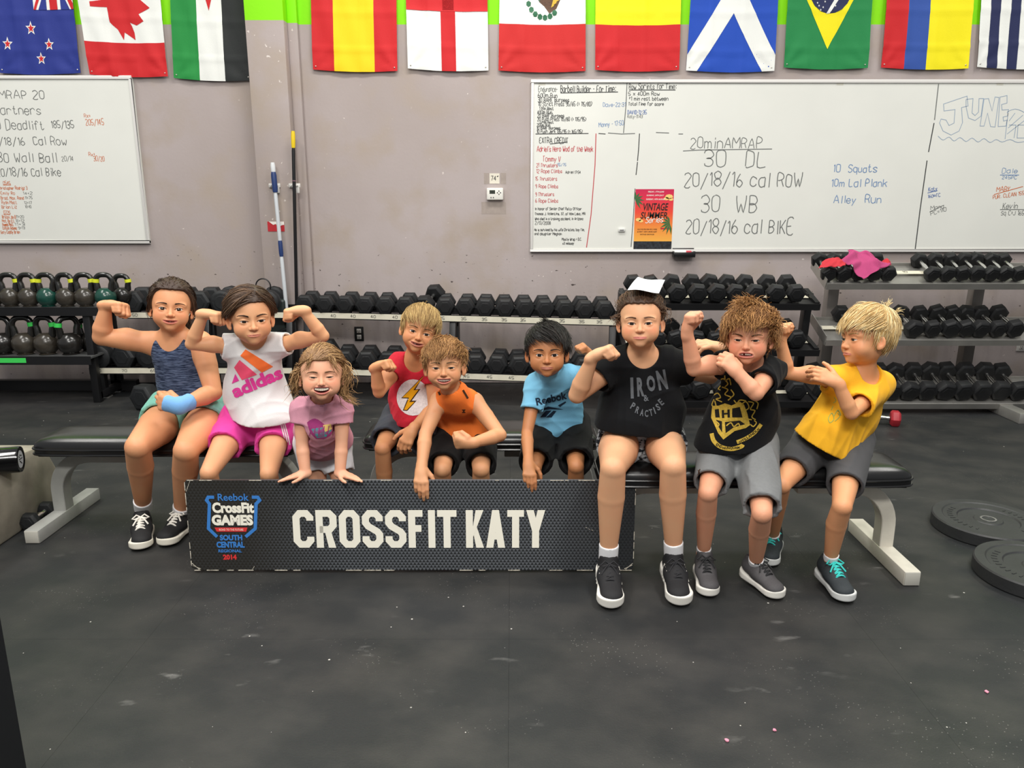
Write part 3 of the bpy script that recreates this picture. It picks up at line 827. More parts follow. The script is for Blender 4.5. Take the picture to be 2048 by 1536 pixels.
    if T:
        off = T.get('off', .010); hem = at(T['hem'][0], T['hem'][1], T['hem'][2]-T.get('hfront', .11)); hem = hem+np.array([0, T.get('hfront', .11), 0]); hn = unit(T.get('hemn', hem-sh)); tp = []
        cwt = cw+off; wwt = max(ww+off+T.get('loose', .01), 0); hw = T.get('hemw', pw+off)
        tp.append((cap(C, Wp, cwt, wwt, fwd, .70), .03)); tp.append((cap(Wp, hem+hn*.02, wwt, hw, fwd, T.get('hs', .78)), .05))
        tp.append((cap(Wp+fwd*.015, hem+fwd*T.get('lap', .045)+hn*.02, wwt*.9, hw*.93, fwd, .62), .04)) if not T.get('tank') else None
        shr = .036*g+off*.8
        ins = T.get('inset', 0.0)
        tp.append((cap(J['shL']-up*.006+lat*(.012+ins), J['shR']-up*.006-lat*(.012+ins), shr), .05))
        if not T.get('tank'):
            for s in 'LR': tp.append((cap(neck+(hb-neck)*.22, sh+(J['sh'+s]-sh)*.82+up*.002, .030*g+off*.7, .030*g+off*.8), .03))
        tp.append((cap(C+fwd*T.get('chest', .01), Wp+fwd*T.get('chest', .01), cwt*.85, wwt*.9, fwd, .7), .03))
        if T.get('collar'): tp.append((cap(neck-up*.03, neck+(hb-neck)*.22, T['collar']*g+.010), .03))
        subs = []; sl = []
        for s in 'LR':
            fr = T.get('sleeve'+s, T.get('sleeve', .55)); a, b = J['sh'+s], J['el'+s]
            if fr > 0:
                E_ = a+(b-a)*fr; r1 = (.040*cfg.get('arm', 1)*g+off); r2 = T.get('sr', .040*cfg.get('arm', 1)*g+off*1.1); d_ = unit(b-a)
                sl.append((cutp(cap(a, E_+d_*.03, r1, r2), E_, d_), .03)); subs.append(cap(E_-d_*.035, E_+d_*.05, r2-.0125, r2-.0095))
        lo, hi = prims_box([p for p, k in tp+sl], .02)
        v = Vol(lo, hi, T.get('res', .0046))
        for p, k in tp+sl: v.add(p, k)
        v.displace(fold_fn(seed*7+1, T.get('fold', .004), T.get('ff', 26), up))
        for p in subs: v.sub(p, .002)
        v.half(hem, hn)
        v.sub(cap(hem-hn*.05, hem+hn*.06, hw-.016, hw-.008, fwd, T.get('hs', .78)), .003) if T.get('hollowx') else None
        nw = T.get('neckw', .058)*g; nd = T.get('neckd', .03)
        if T.get('collar'): v.sub(cap(neck+(hb-neck)*.16, hb+(hb-neck)*.3, T['collar']*g), .006)
        else: v.sub(ell(neck+up*T.get('neckup', .034)+fwd*(.014+nd*.4), (nw*.95, nw*1.0+nd*.3, .042+nd*.9), np.column_stack([lat, fwd, up])), .006)
        if T.get('tank'):
            for s, sg in (('L', -1), ('R', 1)):
                q = J['sh'+s]+lat*sg*.034-up*.018
                v.sub(cap(q+fwd*.11+up*.0, q-fwd*.11, T.get('armhole', .060)*g, None, up, 1.35), .006)
        V2, Q2 = v.mesh()
        sm = T['mat']; so = link(T.get('name', 'shirt'), np_mesh('shirt', V2, Q2), sm, root)
        out['shirt'] = so; out['bvh'] = BVHTree.FromPolygons(V2.tolist(), Q2.tolist())
    Bt = cfg.get('bottom')
    if Bt:
        off = Bt.get('off', .012); lo_p = []; subs = []
        lo_p.append((cap(J['hipL']+hlat*.02, J['hipR']-hlat*.02, .073*g+off*.8), .05)); lo_p.append((cutp(cap(hips+up*.07, hips, pw*.97+off*.5, pw+off*.5, fwd, .78), hips+up*.06, up), .03))
        for s in 'LR':
            fr = Bt.get('len'+s, Bt.get('len', .6)); a, b = J['hip'+s], J['kn'+s]; lg = cfg.get('leg', 1.0)*g; E_ = a+(b-a)*fr; d_ = unit(b-a)
            r1 = .073*lg+off; r2 = Bt.get('r2', .059*lg+off*1.0)
            en = unit(d_+np.array(Bt.get('cut', (0, 0, 0)), float))
            lo_p.append((cutp(cap(a, E_+d_*.03, r1, r2), E_, en), .035)); subs.append(cap(E_-d_*.05, E_+d_*.06, r2-.012, r2-.0095))
        lo, hi = prims_box([p for p, k in lo_p], .02); v = Vol(lo, hi, .005)
        for p, k in lo_p: v.add(p, k)
        v.displace(fold_fn(seed*5+3, Bt.get('fold', .0035), 30, unit(J['knL']-J['hipL'])))
        for p in subs: v.sub(p, .002)
        if 'minz' in Bt: v.half((0, 0, Bt['minz']), (0, 0, -1))
        V2, Q2 = v.mesh(); out['shorts'] = link(Bt.get('name', 'shorts'), np_mesh('shorts', V2, Q2), Bt['mat'], root)
        out['sbvh'] = BVHTree.FromPolygons(V2.tolist(), Q2.tolist())
    for s, sg in (('L', -1), ('R', 1)):
        sc = cfg.get('shoe'+s, cfg.get('shoe'))
        if sc and ('toe'+s) in J:
            a = J['an'+s]; kn = J['kn'+s]; u_ = unit(kn-a); shoe(root, a, J['toe'+s], 1.0, sc, sg)
            if sc.get('sock'):
                v = Vol(a-.07, a+.09, .004); hgt = sc.get('sockh', .04)
                v.add(cap(a-u_*.03, a+u_*(hgt+.03), .0285*cfg.get('leg', 1)*g, .0300*cfg.get('leg', 1)*g), .01); v.half(a+u_*hgt, u_)
                V2, Q2 = v.mesh(); link('sock', np_mesh('sock', V2, Q2), mat('sock', '#e8e8ea', rough=.9, bump=.3, bscale=300), root)
    return out
# ------------------------------------------------------------------ setting: floor, walls, column
def wall_material():
    m = bpy.data.materials.new('painted_wall'); m.use_nodes = True; N = m.node_tree.nodes; L = m.node_tree.links; p = N['Principled BSDF']
    p.inputs['Roughness'].default_value = 0.62; p.inputs['Specular IOR Level'].default_value = .3
    tc = N.new('ShaderNodeTexCoord'); sep = N.new('ShaderNodeSeparateXYZ'); L.new(tc.outputs['Object'], sep.inputs[0])
    def noise(sc, det=4, stretch=None, rough=.5):
        n = N.new('ShaderNodeTexNoise'); n.inputs['Scale'].default_value = sc; n.inputs['Detail'].default_value = det; n.inputs['Roughness'].default_value = rough
        if stretch:
            mp = N.new('ShaderNodeMapping'); mp.inputs['Scale'].default_value = stretch; L.new(tc.outputs['Object'], mp.inputs[0]); L.new(mp.outputs[0], n.inputs[0])
        else: L.new(tc.outputs['Object'], n.inputs[0])
        return n.outputs[0]
    def ramp(src, a, b):
        r = N.new('ShaderNodeMapRange'); r.inputs[1].default_value = a; r.inputs[2].default_value = b; L.new(src, r.inputs[0]); return r.outputs[0]
    def mix(f, a, b):
        x = N.new('ShaderNodeMix'); x.data_type = 'RGBA'
        if isinstance(f, float): x.inputs[0].default_value = f
        else: L.new(f, x.inputs[0])
        for i, c in ((6, a), (7, b)):
            if isinstance(c, tuple): x.inputs[i].default_value = (*c, 1)
            else: L.new(c, x.inputs[i])
        return x.outputs[2]
    c = mix(ramp(noise(.9), .35, .65), lin('#b3a8a6'), lin('#a89c98'))
    c = mix(ramp(noise(3.0, 6), .48, .72), c, lin('#aa9c90'))
    # pale scuffs where the paint is chipped, dark rubber marks low on the wall
    mul = N.new('ShaderNodeMath'); mul.operation = 'MULTIPLY'; L.new(ramp(noise(30, 4), .69, .72), mul.inputs[0]); L.new(ramp(noise(2.1, 2), .50, .62), mul.inputs[1])
    c = mix(mul.outputs[0], c, lin('#ddd4ce'))
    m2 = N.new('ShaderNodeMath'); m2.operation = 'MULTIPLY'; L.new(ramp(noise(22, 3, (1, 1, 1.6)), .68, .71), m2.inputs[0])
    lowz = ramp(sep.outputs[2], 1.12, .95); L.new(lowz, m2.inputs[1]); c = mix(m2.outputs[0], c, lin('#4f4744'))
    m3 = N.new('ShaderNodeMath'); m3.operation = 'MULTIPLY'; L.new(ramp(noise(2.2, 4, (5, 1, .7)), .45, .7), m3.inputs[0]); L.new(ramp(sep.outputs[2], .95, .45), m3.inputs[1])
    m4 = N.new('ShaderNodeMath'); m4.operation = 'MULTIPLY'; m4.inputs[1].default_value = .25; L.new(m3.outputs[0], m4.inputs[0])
    c = mix(m4.outputs[0], c, lin('#6e645f'))  # streaky stain low down, with the shade behind the racks painted in
    # painted green band along the top
    gt = N.new('ShaderNodeMath'); gt.operation = 'GREATER_THAN'; gt.inputs[1].default_value = GREEN_Z; L.new(sep.outputs[2], gt.inputs[0])
    c = mix(gt.outputs[0], c, lin('#86e000'))
    L.new(c, p.inputs['Base Color'])
    b = N.new('ShaderNodeBump'); b.inputs['Strength'].default_value = .25; b.inputs['Distance'].default_value = .003; L.new(noise(45, 3), b.inputs['Height']); L.new(b.outputs[0], p.inputs['Normal'])
    return m
YW = 6.0
GREEN_Z = float(at(700, 49, YW)[2])
wm = wall_material()
def struct(name, mb, m, **k):
    o = mb.build(name, m, **k); o['kind'] = 'structure'; return o
struct('wall_back', MB().box((0, YW+.1, 2.4), (22, .2, 4.8)), wm)
cx0 = at(509, 300, 5.86)[0]; cx1 = at(584, 300, 5.86)[0]
struct('wall_column', MB().box(((cx0+cx1)/2, 5.93, 2.2), (cx1-cx0, .14, 4.4)), wm, bevel=.006)
struct('trim_1', MB().box((cx1+.035, 5.975, 2.2), (.07, .05, 4.4)), wm, bevel=.004)
# floor of black rubber mats
def floor_material():
    m = bpy.data.materials.new('rubber_floor'); m.use_nodes = True; N = m.node_tree.nodes; L = m.node_tree.links; p = N['Principled BSDF']
    gm = N.new('ShaderNodeNewGeometry')
    def noise(sc, det=4, stretch=None, rz=0):
        n = N.new('ShaderNodeTexNoise'); n.inputs['Scale'].default_value = sc; n.inputs['Detail'].default_value = det
        mp = N.new('ShaderNodeMapping'); mp.inputs['Scale'].default_value = stretch or (1, 1, 1); mp.inputs['Rotation'].default_value = (0, 0, rz)
        L.new(gm.outputs['Position'], mp.inputs[0]); L.new(mp.outputs[0], n.inputs[0]); return n.outputs[0]
    def ramp(src, a, b, lo=0, hi=1):
        r = N.new('ShaderNodeMapRange'); r.inputs[1].default_value = a; r.inputs[2].default_value = b; r.inputs[3].default_value = lo; r.inputs[4].default_value = hi; L.new(src, r.inputs[0]); return r.outputs[0]
    def mix(f, a, b):
        x = N.new('ShaderNodeMix'); x.data_type = 'RGBA'; L.new(f, x.inputs[0])
        for i, c in ((6, a), (7, b)):
            if isinstance(c, tuple): x.inputs[i].default_value = (*c, 1)
            else: L.new(c, x.inputs[i])
        return x.outputs[2]
    def mul(a, b):
        x = N.new('ShaderNodeMath'); x.operation = 'MULTIPLY'; L.new(a, x.inputs[0])
        if isinstance(b, float): x.inputs[1].default_value = b
        else: L.new(b, x.inputs[1])
        return x.outputs[0]
    c = mix(ramp(noise(1.3, 5), .3, .7), lin('#222426'), lin('#2a2b2b'))
    c = mix(ramp(noise(4, 9, (1, 1.3, 1), .4), .40, .80), c, lin('#3b3a38'))
    c = mix(mul(ramp(noise(6, 8, (1, 2.2, 1), -.5), .64, .78), ramp(noise(1.7, 2), .5, .65)), c, lin('#7b7a78'))
    # pale chips and chalk flecks
    v = N.new('ShaderNodeTexVoronoi'); v.inputs['Scale'].default_value = 17; v.inputs['Randomness'].default_value = 1; L.new(gm.outputs['Position'], v.inputs['Vector'])
    wn = N.new('ShaderNodeSeparateXYZ'); L.new(v.outputs['Color'], wn.inputs[0])
    rad = N.new('ShaderNodeMapRange'); rad.inputs[1].default_value = .40; rad.inputs[2].default_value = 1; rad.inputs[3].default_value = 0; rad.inputs[4].default_value = .06; L.new(wn.outputs[0], rad.inputs[0])
    lt = N.new('ShaderNodeMath'); lt.operation = 'LESS_THAN'; L.new(v.outputs['Distance'], lt.inputs[0]); L.new(rad.outputs[0], lt.inputs[1])
    c = mix(mul(lt.outputs[0], ramp(noise(1.1, 2), .36, .44)), c, lin('#b9b6b0'))
    v2 = N.new('ShaderNodeTexVoronoi'); v2.inputs['Scale'].default_value = 70; L.new(gm.outputs['Position'], v2.inputs['Vector'])
    l2 = N.new('ShaderNodeMath'); l2.operation = 'LESS_THAN'; L.new(v2.outputs['Distance'], l2.inputs[0]); l2.inputs[1].default_value = .12
    c = mix(mul(mul(l2.outputs[0], ramp(noise(2.5, 3), .52, .62)), .45), c, lin('#8a8883'))
    L.new(c, p.inputs['Base Color']); p.inputs['Specular IOR Level'].default_value = .28
    L.new(ramp(noise(2, 4), .3, .7, .42, .62), p.inputs['Roughness'])
    b = N.new('ShaderNodeBump'); b.inputs['Strength'].default_value = .3; b.inputs['Distance'].default_value = .002; L.new(noise(160, 3), b.inputs['Height']); L.new(b.outputs[0], p.inputs['Normal'])
    return m
fm = floor_material()
fl = MB()
# single mats butted together (4 x 6 ft), seams a hair open
struct('floor', MB().box((0, .8, -.06), (22, 10.8, .08)), mat('mat_underlay', '#161616', rough=.9))
floor_o = bpy.data.objects['floor']
mat_me = None
x = -6.0
mw_, ml_ = 1.22, 1.83
for i in range(18):
    for j in range(6):
        mb = MB().box((0, 0, -.01), (mw_-.0005, ml_-.0005, .02))
        if mat_me is None:
            o = mb.build('rubber_mat', fm, floor_o); mat_me = o.data
        else:
            o = bpy.data.objects.new('rubber_mat', mat_me); COL.objects.link(o); o.parent = floor_o
        o.location = (-10.38+mw_*i, -4.09+ml_*j+.0, 0)
        

# ------------------------------------------------------------------ whiteboards
board_m = mat('whiteboard', '#e4e5de', rough=.22, spec=.5, var=.02, vscale=3)
frame_m = mat('board_frame', '#dcdad6', rough=.4)
ink = {k: mat('ink_'+k, v, rough=.6) for k, v in dict(black='#3a3c3c', grey='#6d706e', red='#c04a50', blue='#4668a8', lblue='#6f8fba', pale='#93a7bd', orange='#cf6a33', darkred='#a33a44').items()}
SC = ppm(300, YW-.03)
def board(x0, y0, x1, y1, label):
    a = at(x0, y0, YW-.02); b = at(x1, y1, YW-.02)
    root = empty('whiteboard', ((a[0]+b[0])/2, YW, b[2]), label, 'whiteboard')
    w = b[0]-a[0]; h = a[2]-b[2]; cx = (a[0]+b[0])/2; cz = (a[2]+b[2])/2
    MB().box((cx, YW-.0125, cz), (w, .020, h)).build('panel', board_m, root)
    fm_ = MB(); t = .022
    for s in (-1, 1):
        fm_.box((cx, YW-.016, cz+s*(h/2-t/2)), (w, .030, t)); fm_.box((cx+s*(w/2-t/2), YW-.016, cz), (t, .030, h-2*t))
    fm_.build('frame', frame_m, root, bevel=.003)
    return root
LB = board(-260, 151, 300, 487, 'whiteboard at the picture\'s left edge listing AMRAP 20 with partners')
RB = board(1062, 159, 2400, 504, 'wide whiteboard with the 20 min AMRAP workout beside the summer poster')
YB = YW-.0225
def pxw(px, py):  # pixel to board-plane coordinates
    p = at(px, py, YB); return p[0], p[2]
def hand(parent, txt, px, py, hpx, m, wpx=None, th=2.0, rot=0, seed=1, jit=.3, name='handwriting'):
    """text with its baseline starting at (px,py)"""
    F = Flat((0, YB, 0), (1, 0, 0), (0, 0, 1)); x, z = pxw(px, py); s = 1/ppm(py, YB)
    F.write(txt, x, z, hpx*s, th*s*(.78 if hpx > 12 else .66), jit, 3, seed, None if wpx is None else wpx*s, rot); return tag(F.build(name, m, parent), kind='stuff')
def hline(parent, pts, m, th=2.0, k=0, name='drawn_line'):
    F = Flat((0, YB, 0), (1, 0, 0), (0, 0, 1)); s = 1/ppm(pts[0][1], YB)
    F.line([pxw(*p) for p in pts], th*s, k); return F.build(name, m, parent)
i = 0
for (t, px, py, h, w, c, th) in [
    ('AMRAP 20', -17, 197, 15, 106, 'grey', 1.6), ('2 Partners', -30, 229, 16, 112, 'grey', 1.6), ('30 Deadlift', -18, 259, 17, 106, 'grey', 1.6), ('185/135', 104, 256, 14, 44, 'grey', 1.6),
    ('20/18/16  Cal Row', -22, 290, 15, 156, 'grey', 1.6), ('30 Wall Ball', -4, 324, 18, 118, 'grey', 1.7), ('20/14', 124, 322, 9, 23, 'grey', 1.3), ('20/18/16 Cal Bike', -6, 352, 15, 128, 'grey', 1.6),
    ('Rx+', 169, 235, 7, 12, 'orange', 1.2), ('205/145', 172, 250, 11, 36, 'orange', 1.4), ('Rx+', 178, 312, 7, 12, 'orange', 1.2), ('30/20', 188, 322, 9, 21, 'orange', 1.3),
    ('0545', 7, 369, 6, 14, 'orange', 1.1), ('Christopher Rodrigz 3', -2, 379, 6, 57, 'orange', 1.1), ('Emily Ro', 2, 389, 6, 28, 'orange', 1.1), ('14+2', 47, 389, 5, 18, 'grey', 1.0), ('Brad. Max. Rand', 2, 399, 6, 46, 'orange', 1.1), ('11+75', 51, 398, 5, 14, 'grey', 1.0),
    ('Ryan Matt', 4, 408, 6, 30, 'orange', 1.1), ('12+17', 49, 408, 5, 15, 'grey', 1.0), ('Brian Liz', 4, 417, 6, 30, 'orange', 1.1), ('10+10', 51, 416, 5, 12, 'grey', 1.0), ('0725', 8, 428, 6, 13, 'orange', 1.1),
    ('Brittni Jan B', 5, 437, 6, 27, 'orange', 1.1), ('11+20', 33, 436, 5, 15, 'grey', 1.0), ('Mat Britt', 5, 445, 6, 24, 'orange', 1.1), ('8+12', 33, 444, 5, 16, 'grey', 1.0), ('Thomas Matt', 5, 452, 6, 22, 'orange', 1.1), ('11+3', 30, 451, 5, 20, 'grey', 1.0),
    ('Colton Adams', 6, 459, 6, 28, 'orange', 1.1), ('9+13', 37, 458, 5, 13, 'grey', 1.0), ('Gary Caddy Brian', 2, 467, 6, 38, 'orange', 1.1)]:
    i += 1; hand(LB, t, px, py, h, ink[c], w, th, seed=i)
for pts in ([(6, 370), (22, 370)], [(7, 429), (20, 429)]): hline(LB, pts, ink['orange'], 1.1)
for (t, px, py, h, w, c, th) in [
    ('Endurance-', 1077, 183, 9, 38, 'grey', 1.6), ('Barbell Builder - For Time:', 1121, 184, 12, 110, 'black', 1.8), ('600m Run', 1076, 195, 8, 38, 'black', 1.5), ('30 BARF Burpees', 1076, 204, 8, 62, 'black', 1.5), ('10 Strict Press 95/65 (+ 115/80)', 1077, 212, 8, 107, 'black', 1.4),
    ('1 Min Rest', 1079, 220, 6, 28, 'black', 1.4), ('400m Run', 1075, 228, 7, 29, 'black', 1.4), ('20 BARF Burpees', 1075, 235, 7, 53, 'black', 1.4), ('20 Push Press 115/80 (+ 135/95)', 1075, 242, 7, 97, 'black', 1.4), ('1 Min Rest', 1080, 247, 5, 27, 'black', 1.3),
    ('200m Run', 1074, 253, 6, 26, 'black', 1.4), ('10 BARF Burpees', 1074, 259, 6, 46, 'black', 1.4), ('10 Push Jerk 135/95 (+ 165/115)', 1074, 266, 6, 91, 'black', 1.4), ('Dave-22:31', 1206, 213, 7, 45, 'lblue', 1.3), ('Manny - 17:50', 1198, 254, 8, 49, 'lblue', 1.4),
    ('Row Sprints for Time:', 1258, 178, 10, 94, 'black', 1.6), ('5 x 400m Row', 1257, 191, 7, 62, 'black', 1.5), ('*1 min rest between', 1258, 201, 7, 78, 'black', 1.4), ('Total Time for score', 1257, 211, 6, 70, 'black', 1.4), ('DAVID-12:35', 1255, 228, 7, 38, 'blue', 1.4), ('Katy-11:43', 1255, 236, 6, 30, 'grey', 1.2),
    ('EXTRA CREDIT', 1079, 286, 10, 57, 'black', 1.7), ("Adriel's Hero Wod of the Week", 1074, 303, 10, 112, 'red', 1.6), ('Tommy V', 1086, 323, 10, 35, 'red', 1.5), ('21 Thrusters', 1073, 334, 7, 42, 'red', 1.4), ('115/75', 1114, 332, 5, 18, 'lblue', 1.1), ('12 Rope Climbs', 1073, 346, 7, 51, 'red', 1.3), ('Adriel 17:54', 1131, 347, 5, 30, 'black', 1.2),
    ('15 Thrusters', 1071, 361, 7, 43, 'red', 1.3), ('9 Rope Climbs', 1071, 376, 7, 45, 'red', 1.3), ('9 Thrusters', 1071, 392, 7, 37, 'red', 1.3), ('6 Rope Climbs', 1071, 405, 7, 45, 'red', 1.3),
    ('In honor of Senior Chief Petty Officer', 1070, 420, 5, 93, 'black', 1.2), ('Thomas J. Valentine, 37, of Ham Lake, MN', 1070, 430, 5, 100, 'black', 1.2), ('Who died in a training accident in Arizona', 1070, 440, 5, 96, 'black', 1.2), ('2/13/2008', 1070, 449, 6, 31, 'black', 1.2),
    ('He is survived by his wife Christina, boy Tim,', 1069, 462, 5, 100, 'black', 1.2), ('and daughter Meghan', 1069, 470, 5, 54, 'black', 1.2), ('Mostly Wrap + D.C.', 1124, 481, 5, 39, 'black', 1.2), ('x3 massey', 1125, 489, 5, 23, 'black', 1.2),
    ('20minAMRAP', 1381, 296, 19, 142, 'grey', 1.8), ('30  DL', 1408, 334, 31, 122, 'grey', 2.2), ('20/18/16 cal ROW', 1369, 373, 26, 234, 'grey', 2.2), ('30  WB', 1402, 424, 30, 110, 'grey', 2.2), ('20/18/16 cal BIKE', 1372, 467, 26, 213, 'grey', 2.2),
    ('10  Squats', 1667, 344, 14, 86, 'lblue', 1.8), ('10m Lal Plank', 1663, 373, 14, 110, 'lblue', 1.8), ('Alley  Run', 1667, 406, 15, 94, 'lblue', 1.8),
    ('Katy', 1857, 383, 8, 17, 'blue', 1.5), ('160#TC', 1856, 396, 6, 24, 'blue', 1.3), ('Mana', 1862, 420, 7, 25, 'grey', 1.3), ('PC=110', 1862, 431, 7, 31, 'grey', 1.3), ('Dale', 2004, 346, 9, 30, 'lblue', 1.5), ('245PC', 2004, 358, 6, 29, 'lblue', 1.3),
    ('MARY', 1993, 383, 9, 26, 'orange', 1.6), ('PUR. CLEAN 155#', 1986, 398, 7, 66, 'orange', 1.4), ('Kevin', 2005, 417, 11, 29, 'grey', 1.6), ('Sq C+J 165#', 2002, 430, 8, 50, 'grey', 1.4)]:
    i += 1; rot = {'Mana': .16, 'PC=110': .3, 'PUR. CLEAN 155#': .14, 'Manny - 17:50': .08, 'Katy': .12, '160#TC': .12}.get(t, 0)
    hand(RB, t, px, py, h, ink[c], w, th, rot, seed=i)
for pts, c, th in [([(1121, 186), (1236, 184)], 'black', 1.6), ([(1258, 180), (1351, 180)], 'black', 1.6), ([(1100, 288), (1135, 284)], 'black', 1.5), ([(1071, 268), (1177, 267)], 'black', 1.6), ([(1197, 267), (1211, 268)], 'black', 1.6), ([(1216, 266), (1243, 268), (1270, 267)], 'grey', 1.6), ([(1312, 265), (1338, 266)], 'grey', 1.6), ([(1357, 268), (1366, 268)], 'grey', 1.6),
    ([(1254, 166), (1252, 210), (1247, 266)], 'grey', 1.7), ([(1192, 267), (1190, 330), (1182, 430), (1173, 495)], 'red', 1.8), ([(1279, 267), (1277, 300), (1275, 322)], 'black', 1.8), ([(1275, 324), (1272, 350)], 'black', 1.8), ([(1270, 377), (1267, 430), (1262, 494)], 'black', 1.3),
    ([(1366, 302), (1400, 300), (1544, 298)], 'grey', 1.6), ([(1877, 168), (1869, 240)], 'grey', 1.8), ([(1868, 246), (1857, 304)], 'black', 2.0), ([(1854, 321), (1840, 420), (1830, 501)], 'black', 2.0),
    ([(1855, 386), (1875, 381)], 'blue', 1.3), ([(1859, 424), (1888, 410)], 'grey', 1.3), ([(2000, 350), (2038, 350)], 'lblue', 1.4), ([(1988, 389), (2046, 373)], 'orange', 1.4), ([(2000, 419), (2048, 419)], 'grey', 1.4)]:
    hline(RB, pts, ink[c], th)
# outlined block letters JUNE and the hatched figure beside them
for poly, k in [([(1888, 222), (1887, 208), (1934, 192), (1936, 212), (1923, 215), (1925, 245), (1918, 262), (1902, 270), (1886, 262), (1879, 246), (1882, 238), (1892, 240), (1898, 251), (1908, 246), (1910, 219), (1888, 222)], 0),
                ([(1932, 213), (1932, 199), (1946, 197), (1944, 226), (1950, 231), (1957, 224), (1958, 197), (1967, 197), (1962, 232), (1950, 241), (1937, 236), (1932, 213)], 0),
                ([(1968, 198), (1977, 197), (1984, 222), (1990, 194), (1998, 195), (1990, 254), (1981, 253), (1975, 226), (1968, 252), (1960, 252), (1968, 198)], 0),
                ([(2000, 194), (2014, 191), (2014, 206), (2003, 209), (2004, 220), (2017, 219), (2015, 232), (2006, 234), (2007, 242), (2014, 240), (2012, 252), (1996, 253), (2000, 194)], 0),
                ([(1876, 272), (1886, 280), (1898, 274), (1908, 282), (1920, 275), (1932, 283), (1944, 276), (1956, 284), (1968, 277), (1980, 285), (1992, 279), (2004, 284), (2020, 279), (2036, 285), (2060, 280)], 3),
                ([(2014, 226), (2030, 218), (2050, 226), (2060, 240)], 3), ([(2016, 226), (2010, 278)], 0), ([(2018, 242), (2030, 226)], 0), ([(2016, 256), (2046, 230)], 0), ([(2014, 268), (2050, 240)], 0), ([(2018, 250), (2032, 250), (2028, 276)], 0), ([(2036, 250), (2052, 250), (2050, 276), (2034, 276), (2036, 250)], 0)]:
    hline(RB, poly, ink['pale'], 1.1, k, 'outlined_lettering')
# poster: summer series
pa = pxw(1272, 381); pb = pxw(1340, 499)
pr = empty('poster', ((pa[0]+pb[0])/2, YB, pb[1]), 'red and orange summer series poster stuck on the wide whiteboard', 'poster')
pw_, ph_ = .29, .455; pcx, pcz = (pxw(1307, 440))
def poster_mat():
    m = bpy.data.materials.new('poster_print'); m.use_nodes = True; N = m.node_tree.nodes; L = m.node_tree.links; p = N['Principled BSDF']; p.inputs['Roughness'].default_value = .4
    tc = N.new('ShaderNodeTexCoord'); sp = N.new('ShaderNodeSeparateXYZ'); L.new(tc.outputs['Object'], sp.inputs[0]); mr = N.new('ShaderNodeMapRange'); mr.inputs[1].default_value = pcz-ph_/2; mr.inputs[2].default_value = pcz+ph_/2; L.new(sp.outputs[2], mr.inputs[0])
    cr = N.new('ShaderNodeValToRGB'); L.new(mr.outputs[0], cr.inputs[0]); e = cr.color_ramp.elements
    e[0].position = .15; e[0].color = (*lin('#f6b24a'), 1); e[1].position = 1; e[1].color = (*lin('#c81e4e'), 1)
    for q, c in ((.4, '#f08a3c'), (.62, '#ea4a34'), (.85, '#dd2a48')): x = e.new(q); x.color = (*lin(c), 1)
    L.new(cr.outputs[0], p.inputs['Base Color']); return m
MB().box((pcx, YB-.0012, pcz), (pw_, .0008, ph_)).build('poster_sheet', poster_mat(), pr)
def pflat(m, name, fn, lift=.001):
    F = Flat((pcx-pw_/2, YB-.0018, pcz-ph_/2), (1, 0, 0), (0, 0, 1), lift); fn(F); return F.build(name, m, pr)
blk = mat('print_black', '#15110f', rough=.5); wht = mat('print_white', '#f0ece4', rough=.5); grn = mat('print_green', '#2f6a3a', rough=.5); yel = mat('print_yellow', '#f3cf7a', rough=.5)
def tpoly(F, txt, h, cx_, cy_, bold=.02, width=None, slant=0):
    for p in text_polys(txt, h, bold, width): F.poly([(cx_+x+slant*y, cy_+y) for x, y in p])
pflat(blk, 'lettering', lambda F: (tpoly(F, 'VINTAGE', .055, .155, .325, .018, .19, .12), tpoly(F, 'SUMMER', .050, .15, .262, .015, .205, .12), [tpoly(F, t, .010, .10, y, .01, w) for t, y, w in (('SOLO WOD PER WEEK FOR 12 WEEKS', .158, .15), ('& EVENT / SORT & MORE ALERT', .140, .15), ('VINTAGE GROWLER', .120, .11))]))
pflat(wht, 'lettering', lambda F: (tpoly(F, 'FRIDAY, 17TH JUNE', .014, .155, .434, .02, .12, .1), tpoly(F, 'SUNDAY, 24TH JULY', .014, .15, .408, .02, .13, .1), tpoly(F, 'SUNDAY, 14TH AUGUST', .014, .155, .380, .02, .145, .1)))
pflat(wht, 'script_lettering', lambda F: F.write('Series', .085, .205, .042, .005, .1, 4, 3, .13, .06, slant=.25), .0016)
def palm(F):
    for cx_, cy_, a0, n, L_ in ((.0, .375, -.9, 6, .07), (.27, .20, 1.9, 7, .075)):
        for i_ in range(n):
            a = a0+i_*.5; F.poly([(cx_, cy_), (cx_+L_*.5*math.cos(a)-.008*math.sin(a), cy_+L_*.5*math.sin(a)+.008*math.cos(a)), (max(0, min(pw_, cx_+L_*math.cos(a))), cy_+L_*math.sin(a)-.01), (cx_+L_*.5*math.cos(a)+.008*math.sin(a), cy_+L_*.5*math.sin(a)-.008*math.cos(a))])
pflat(grn, 'palm_leaves', palm)
pflat(yel, 'clouds', lambda F: [F.poly([(x+r*math.cos(a*.785), y+r*.6*math.sin(a*.785)) for a in range(8)]) for x, y, r in ((.255, .40, .03), (.235, .385, .02), (.27, .38, .018), (.03, .23, .022), (.05, .22, .018))], .0006)
pflat(mat('photo_strip', '#22262c', rough=.5, var=.8, vscale=60), 'photo_strip', lambda F: F.poly([(0, 0), (pw_, 0), (pw_, .068), (0, .068)]), .0007)
pflat(mat('print_red', '#c3202f'), 'banner', lambda F: F.poly([(.20, .158), (.275, .158), (.275, .170), (.20, .170)]), .0007)
